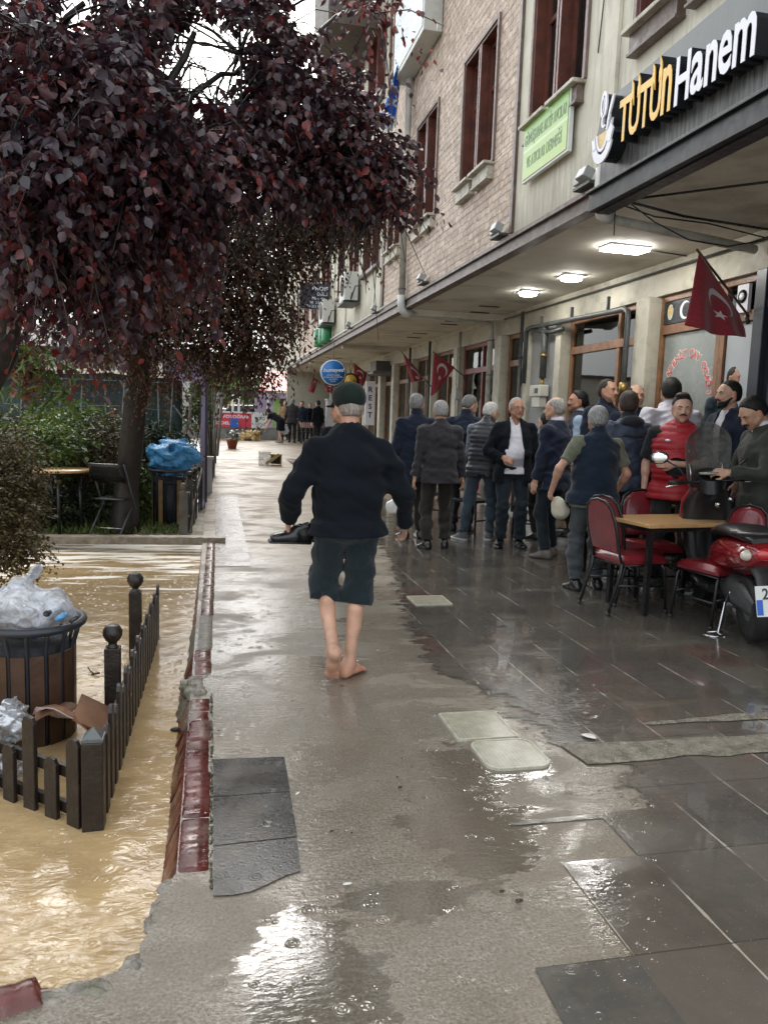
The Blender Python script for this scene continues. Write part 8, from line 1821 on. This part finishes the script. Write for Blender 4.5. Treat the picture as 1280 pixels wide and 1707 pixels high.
# far end of the street
def gx(px, y, z=None): q = at_y(px, 700, y); return q.x
Yb = 33.0; g0 = gz(Yb)
BN = thing('banner', (1.2, Yb, g0), 'long red and white advertising banner across the far end of the street', 'banner')
zt, zb2 = at_y(400, 686, Yb).z, at_y(400, 713, Yb).z; xa, xm, xb = gx(330, Yb), gx(419, Yb), gx(446, Yb)
m = MB(); m.box((xa, Yb, zb2), (xm, Yb+.04, zt-.06)); m.build('red_panel', pbr('banner_red', (.55, .045, .075), .5, var=.08), BN)
m = MB(); m.box((xm+.01, Yb, zb2), (xb, Yb+.04, zt)); m.box((xa, Yb, zt-.06), (xm+.01, Yb+.04, zt)); m.build('white_panel', pbr('banner_white', (.62, .66, .66), .5), BN)
m = MB(); put_text(m, 'DERVİŞİN FOTOĞRAF', .17, (xa+.02, Yb-.004, zt-.27), (1, 0, 0), uz, .001, width=xm-xa-.12, bold=.004); put_text(m, 'FİLM MODEL 04', .17, (xa+.02, Yb-.004, zt-.54), (1, 0, 0), uz, .001, width=(xm-xa)*.72, bold=.004); m.build('white_lettering', M_whl, BN)
m = MB(); put_text(m, 'FOTO', .18, (xm+.2, Yb-.004, zt-.34), (1, 0, .08), uz, .001, width=.36, bold=.003); put_text(m, 'GENÇ', .17, (xm+.16, Yb-.004, zt-.55), (1, 0, .05), uz, .001, width=.42); m.tube([(xm+.32, Yb-.005, zt-.14), (xm+.38, Yb-.005, zt-.17), (xm+.50, Yb-.005, zt-.09)], .008, 4); m.build('black_lettering', M_black, BN)
m = MB(); m.box((gx(384, Yb-.3), Yb-.3, at_y(384, 712, Yb-.3).z), (gx(398, Yb-.3), Yb-.27, at_y(384, 697, Yb-.3).z)); tag(m.build('blue_board', pbr('blue_board', (.01, .11, .45), .5)), 'small plain blue board in front of the red banner', 'board')
m = MB(); m.box((xa-2, Yb+.06, g0-.2), (gx(470, Yb), Yb+.25, zb2+.05)); tag(m.build('low_wall', M_conc), 'low grey wall under the red banner at the street end', 'wall')
KX = 36.0; gk = gz(KX)
KS = thing('kiosk', (4, KX+1, gk), 'lilac kiosk with a red corrugated roof at the street end', 'kiosk')
rl, rr2 = gx(428, KX), gx(512, KX); z1, z2 = at_y(470, 654, KX).z, at_y(470, 622, KX).z
t = NT('red_roof'); s = t.sep(t.pos()); wv = t.math('SINE', t.math('MULTIPLY', s[0], 26)); M_rroof = t.set(col=t.mix(t.mr(wv, -1, 1), (.38, .075, .055), (.60, .15, .11)), rough=.45)
m = MB(); m.prism([(rl, KX-.5, z1), (rr2, KX-.5, z1), (rr2, KX+2.0, z2+.15), (rl+.45, KX+2.0, z2+.15)], (0, 0, .05)); m.build('roof', M_rroof, KS)
m = MB(); m.box((rl+.1, KX-.3, z1-.28), (rr2, KX-.15, z1-.03)); m.box((gx(446, KX), KX, gk), (gx(455, KX), KX+.2, z1)); m.box((gx(489, KX), KX, gk), (rr2, KX+.2, z1)); m.box((rl, KX+2, gk), (rr2, KX+2.2, z1)); m.build('wall', M_lilac, KS)
m = MB(); m.box((gx(456, KX), KX+.4, gk), (gx(468, KX), KX+.5, z1-.2)); m.box((gx(494, KX), KX-.1, z1-.6), (gx(505, KX), KX-.02, z1-.25)); m.build('green_panel', pbr('lime_panel', (.28, .50, .14), .5), KS)
m = MB(); m.box((gx(468, KX), KX+.5, gk), (gx(489, KX), KX+.6, z1-.2)); m.build('serving_window', pbr('kiosk_dark', (.10, .07, .05), .5, var=.5, vs=3), KS)
# parked cars behind the banner
def car(x, y, z, s, col, lb):
    th = thing('parked_car', (x, y, z), lb, 'car', 'cars parked behind the banner'); m = MB(); Ls = []
    prof = [(-2.1, .35), (-2.15, .75), (-1.9, .95), (-1.3, 1.0), (-.8, 1.42), (.5, 1.45), (1.15, 1.05), (2.0, .9), (2.15, .7), (2.15, .35)]
    m.prism([(x+a*s, y-.8, z+b) for a, b in prof], (0, 1.6, 0)); m.build('body', pbr('car_'+lb[:5], col, .25, coat=.8, var=.05), th, bevel=.06)
    m = MB(); m.prism([(x+a*s, y-.812, z+b) for a, b in ((-1.15, 1.02), (-.75, 1.36), (.45, 1.38), (1.0, 1.05))], (0, .01, 0)); m.build('window', M_dglass, th)
    for a in (-1.35, 1.35): m = MB(); m.lathe((x+a*s, y-.80, z+.32), [(.2, -.02), (.31, -.02), (.32, .16)], 20, 'y'); m.build('wheel', M_tyre, th)
car(gx(408, 39), 39, gz(39)-.1, .9, (.05, .055, .06), 'dark grey car behind the red banner'); car(gx(447, 40.5), 40.5, gz(40)-.1, .8, (.60, .60, .60), 'white car right of the dark grey car'); car(gx(368, 41), 41, gz(40)-.3, .9, (.45, .50, .50), 'silver green car at the left end of the red banner')
def house(x0, x1, y, h, mt, lb, nm='house', win=True):
    th = thing(nm, ((x0+x1)/2, y, gz(y)), lb, 'house', 'houses beyond the street end'); m = MB(); m.box((x0, y, gz(y)-.3), (x1, y+6, gz(y)+h)); m.build('wall', mt, th)
    m = MB(); m.box((x0-.3, y-.3, gz(y)+h), (x1+.3, y+6.3, gz(y)+h+.25)); m.build('roof', M_roofb, th)
    if win:
        n = max(1, int((x1-x0)/2.2))
        for i in range(n):
            for zz in np.arange(1.2, h-1.2, 2.8): a = x0+(x1-x0)*(i+.5)/n; m = MB(); m.box((a-.45, y-.03, gz(y)+zz), (a+.45, y-.005, gz(y)+zz+1.3)); m.build('window', M_dglass, th)
house(gx(352, 55), gx(391, 55), 55, 2.6, pbr('yellow_wall', (.62, .47, .22), .7), 'low yellow house beyond the banner'); house(gx(300, 62), gx(352, 62), 62, 3.2, pbr('grey_house_wall', (.36, .36, .36), .7), 'grey house left of the yellow house')
house(gx(458, 50), gx(520, 50), 50, 9.5, pbr('pale_house_wall', (.58, .54, .46), .7, var=.1), 'tall pale house in line with the arcade end'); house(gx(392, 70), gx(457, 70), 70, 3.0, pbr('white_house_wall', (.55, .55, .55), .7), 'white house between the far trees'); house(-30, gx(296, 64), 64, 4.5, pbr('pale_house_wall', (.58, .54, .46), .7, var=.1), 'long pale house far behind the screen')
for k, (px, y, r, zc) in enumerate(((408, 46, 1.5, 2.4), (432, 47, 1.2, 2.2), (376, 50, 1.0, 2.6))):
    x = gx(px, y); th = thing('street_tree', (x, y, gz(y)), ('round green tree behind the parked cars', 'smaller green tree beside the kiosk', 'green tree above the yellow house')[k], 'tree', 'green trees beyond the street end'); g = np.random.default_rng(50+k)
    b, d, s_, tn, _ = twigs(g, np.array((x, y, gz(y)+zc)), np.array((r, r, r*.8)), 130, 8, .5, .3, .22); leaf_cloud('crown', b, d, s_, tn, M_green, th, LEAF5, 60+k); m = MB(); m.tube([(x, y, gz(y)-.1), (x, y, gz(y)+zc)], [.12, .07], 8); m.build('trunk', M_bark, th)
for k, px in enumerate((388, 398, 446)):
    x = gx(px, 35); m = MB(); m.tube([(x, 35, gz(35)-.1), (x, 35, at_y(px, 655, 35).z)], .045, 8); tag(m.build('white_post', M_pale), ('white post left of the two behind the banner', 'white post right of the two behind the banner', 'white post at the corner of the kiosk')[k], 'post', 'white posts behind the banner')
# potted plant
q = at_g(387, 748); PT = thing('potted_plant', q, 'potted leafy plant in a terracotta pot on the flooded path', 'plant')
m = MB(); m.lathe(q, [(.13, 0), (.19, .27), (.215, .27), (.22, .33), (.19, .33), (.185, .29), (.02, .28)], 24); m.build('pot', pbr('terracotta', (.24, .07, .035), .5, var=.2), PT)
g = np.random.default_rng(3); n = 60; a = g.uniform(0, 2*PI, n); hh = g.uniform(.3, .65, n); B = np.stack([q.x+.10*np.cos(a), q.y+.10*np.sin(a), q.z+hh], 1); D = np.stack([np.cos(a), np.sin(a), g.uniform(-.3, .5, n)], 1); leaf_cloud('leaves', B, D, g.uniform(.12, .22, n), g.uniform(0, 1, n), M_dgreen, PT, NARROW, 3, width=1.6)
m = MB()
for k in range(4): m.tube([q+Vector((.02*k-.03, 0, .26)), q+Vector((.05*k-.08, .02*k, .62))], .008, 5)
m.build('stems', M_bark, PT)
# open drain with a crate and boards
q = at_g(451, 776); DR = thing('drain_crate', q, 'clear crate with boards standing over an open drain in the far path', 'crate')
M_clear = film_mat('clear_plastic', (.5, .52, .5), .45)
m = MB(); w2 = .25
m.box(q+Vector((-.30, 0, 0)), q+Vector((.0, .02, .36))); m.box(q+Vector((-.30, .02, 0)), q+Vector((-.28, .32, .36))); m.build('crate_side', M_clear, DR)
m = MB(); m.box(q+Vector((0, .0, 0)), q+Vector((.29, .03, .03))); m.box(q+Vector((.26, .0, .03)), q+Vector((.29, .3, .30))); m.box(q+Vector((.0, .0, .27)), q+Vector((.26, .3, .30))); m.bar(q+Vector((-.12, -.03, .05)), q+Vector((.22, -.03, .30)), .05, .08); m.build('board', pbr('tan_board', (.32, .22, .09), .6, var=.3), DR)
m = MB(); m.box(q+Vector((.02, .12, .035)), q+Vector((.25, .28, .265))); m.build('drain_hole', M_dark, DR)
q = at_g(505, 772); sheet('dark_drain_cover', [(q.x-.35, q.y-.8), (q.x+.6, q.y-.8), (q.x+.6, q.y+1.6), (q.x-.35, q.y+1.6)], q.z+.03, M_bstrip)
# splash of muddy water, white cabinet, far bag
crumple('water_splash', (.38, .22, .20), 0, 33, film_mat('splash_water', (.70, .48, .20), .75, .15), tuple(at_g(418, 735)+Vector((0, .4, .16))), h=.016, lb='yellowish splash of muddy water thrown up by the sweeping woman', cat='water splash', amp=1.1)
q = at_g(553, 742); m = MB(); m.box((q.x-.22, q.y, q.z), (q.x+.28, q.y+.5, q.z+1.72)); m.box((q.x-.25, q.y-.03, q.z+1.722), (q.x+.31, q.y+.53, q.z+1.80)); tag(m.build('cabinet', M_pale, bevel=.01), 'white cabinet standing in the arcade left of the flat cap', 'cabinet')
# people far down the street
def far(px, y, lb, face, H, top, pants, hair_=BLKH, **kw):
    q = at_y(px, 700, y); f = Fig(lb, (q.x, y, gz(y)), face, H, h=.014, group='people at the far end of the street', **kw); f.body(); f.top(top, 'jacket', .026, .16, .95, collar=.04); f.trousers(pants); f.shoes(LEA); f.hair('short', hair_); f.place(); return f
f = Fig('woman in black bent forward sweeping muddy water with a broom', (gx(468, 31.2), 31.2, gz(31.2)), 60, 1.68, h=.013, lean=1.15, head=(0, -20, 0), hands=((-.15, .75, .72), (.10, .68, .62)), feet=((-.12, -.1, 0, 5), (.12, .12, 0, 5)), group='people at the far end of the street')
f.body(); f.top(BLK, 'dress', .03, .40, 0, .07, .06, upper=.6); f.hair('short', BRNH, .012); f.shoes(TAUPE); f.place()
R3 = rotz(math.radians(60)); w = Vector(f.loc)+Vector(R3@f.palm[0]); w2 = Vector(f.loc)+Vector(R3@np.array([.0, 1.45, .03])); m = MB(); m.tube([w+(w-w2)*.25, w2], .014, 7); BR2 = thing('broom', w2, 'long handled broom in the hands of the bent woman', 'broom'); m.build('handle', M_pole, BR2); m = MB(); m.obox(w2, (.3, .06, .10)); m.build('head', M_bark, BR2)
far(487, 31.5, 'man in dark grey coat holding a white bag at the far end', -10, 1.76, CHAR, DGREY, GREYH)
far(503, 32.5, 'man in pale blue shirt and dark jacket sitting or standing by the far table', 160, 1.66, NAVY, DGREY)
far(516, 33, 'grey haired person at the far table seen between two dark coats', 190, 1.60, BLK, DGREY, GREYH)
far(530, 30.5, 'man in black jacket with his back turned beside the far table', 30, 1.72, BLK, DGREY)
far(475, 33.5, 'person in tan jacket half hidden behind the dark grey coat', 170, 1.66, cloth('tan_jacket', (.25, .15, .08)), DGREY)
crumple('plastic_bag', (.15, .12, .20), 0, 41, M_wfilm, tuple(at_y(474, 715, 31.3)), h=.014, lb='white carrier bag beside the man in dark grey coat', amp=.5)
q = at_g(518, 738); table((q.x, q.y-.3, q.z), 1.0, .7, 0, 'far cafe table with a patterned cloth under the round blue sign', .80); m = MB(); m.box((q.x-.52, q.y-.67, q.z+.62), (q.x+.52, q.y-.66, q.z+.806)); m.box((q.x-.52, q.y-.659, q.z+.802), (q.x+.52, q.y+.06, q.z+.810))
tag(m.build('tablecloth', pbr('patterned_cloth', (.55, .35, .30), .7, var=.5, vs=14)), 'patterned reddish cloth on the far cafe table', 'tablecloth')
for dx, dy, r2, lb in ((-.3, -1.0, 0, 'dark chair in front of the far table, left one'), (.3, -1.0, .1, 'dark chair in front of the far table, right one'), (.9, -.2, 1.6, 'dark chair at the right side of the far table')): c = dark_chair((q.x+dx, q.y+dy, q.z), PI+r2, lb); c['group'] = 'dark chairs at the far table'
# man just ahead of the barefoot man, mostly hidden
f = Fig('man in dark flat cap in profile, mostly hidden just beyond the barefoot man', (at_y(574, 700, 7.4).x, 7.4, 0), 20, 1.66, skin=(.50, .28, .19), head=(50, 0, 0)); f.stubble = .4; f.body(); f.top(BLK, 'jacket', .024, .16, .95); f.trousers(DGREY); f.shoes(LEA); f.hair('short', GREYH); f.face_hair()
g_ = f.grid([f.hc+f.Rh@np.array([0, 0, .08])], .17, .008); g_.ell(f.hc+f.Rh@np.array([0, -.01, .068]), (.095, .115, .07), f.Rh, 0); g_.ell(f.hc+f.Rh@np.array([0, .10, .045]), (.07, .06, .014), f.Rh, .02); g_.plane(f.hc+f.Rh@np.array([0, 0, .032]), f.Rh@np.array([0, 0, -1.0]), .01); g_.mesh('cap', BLK, f.o, 1); f.place()

# the row of houses on the other side of the garden, which the shop windows mirror
for y0, y1, h_, lb in ((-4, 8, 4.2, 'cream house across the garden mirrored in the shop windows'), (9, 20, 5.2, 'second cream house across the garden, farther down')):
    th = thing('house', (-17, (y0+y1)/2, -.4), lb, 'house', 'houses beyond the street end'); m = MB(); m.box((-22, y0, -.4), (-16, y1, h_)); m.build('wall', pbr('garden_house', (.42, .38, .30), .7, var=.2, vs=1), th)
    for zz in (.8, 2.6): 
        for k in range(4): y = y0+(y1-y0)*(k+.5)/4; m = MB(); m.box((-16.0, y-.6, zz), (-15.96, y+.6, zz+1.5)); m.build('window', M_dglass, th)
    m = MB(); m.box((-22.3, y0-.3, h_), (-15.6, y1+.3, h_+.3)); m.build('roof', M_roofb, th)
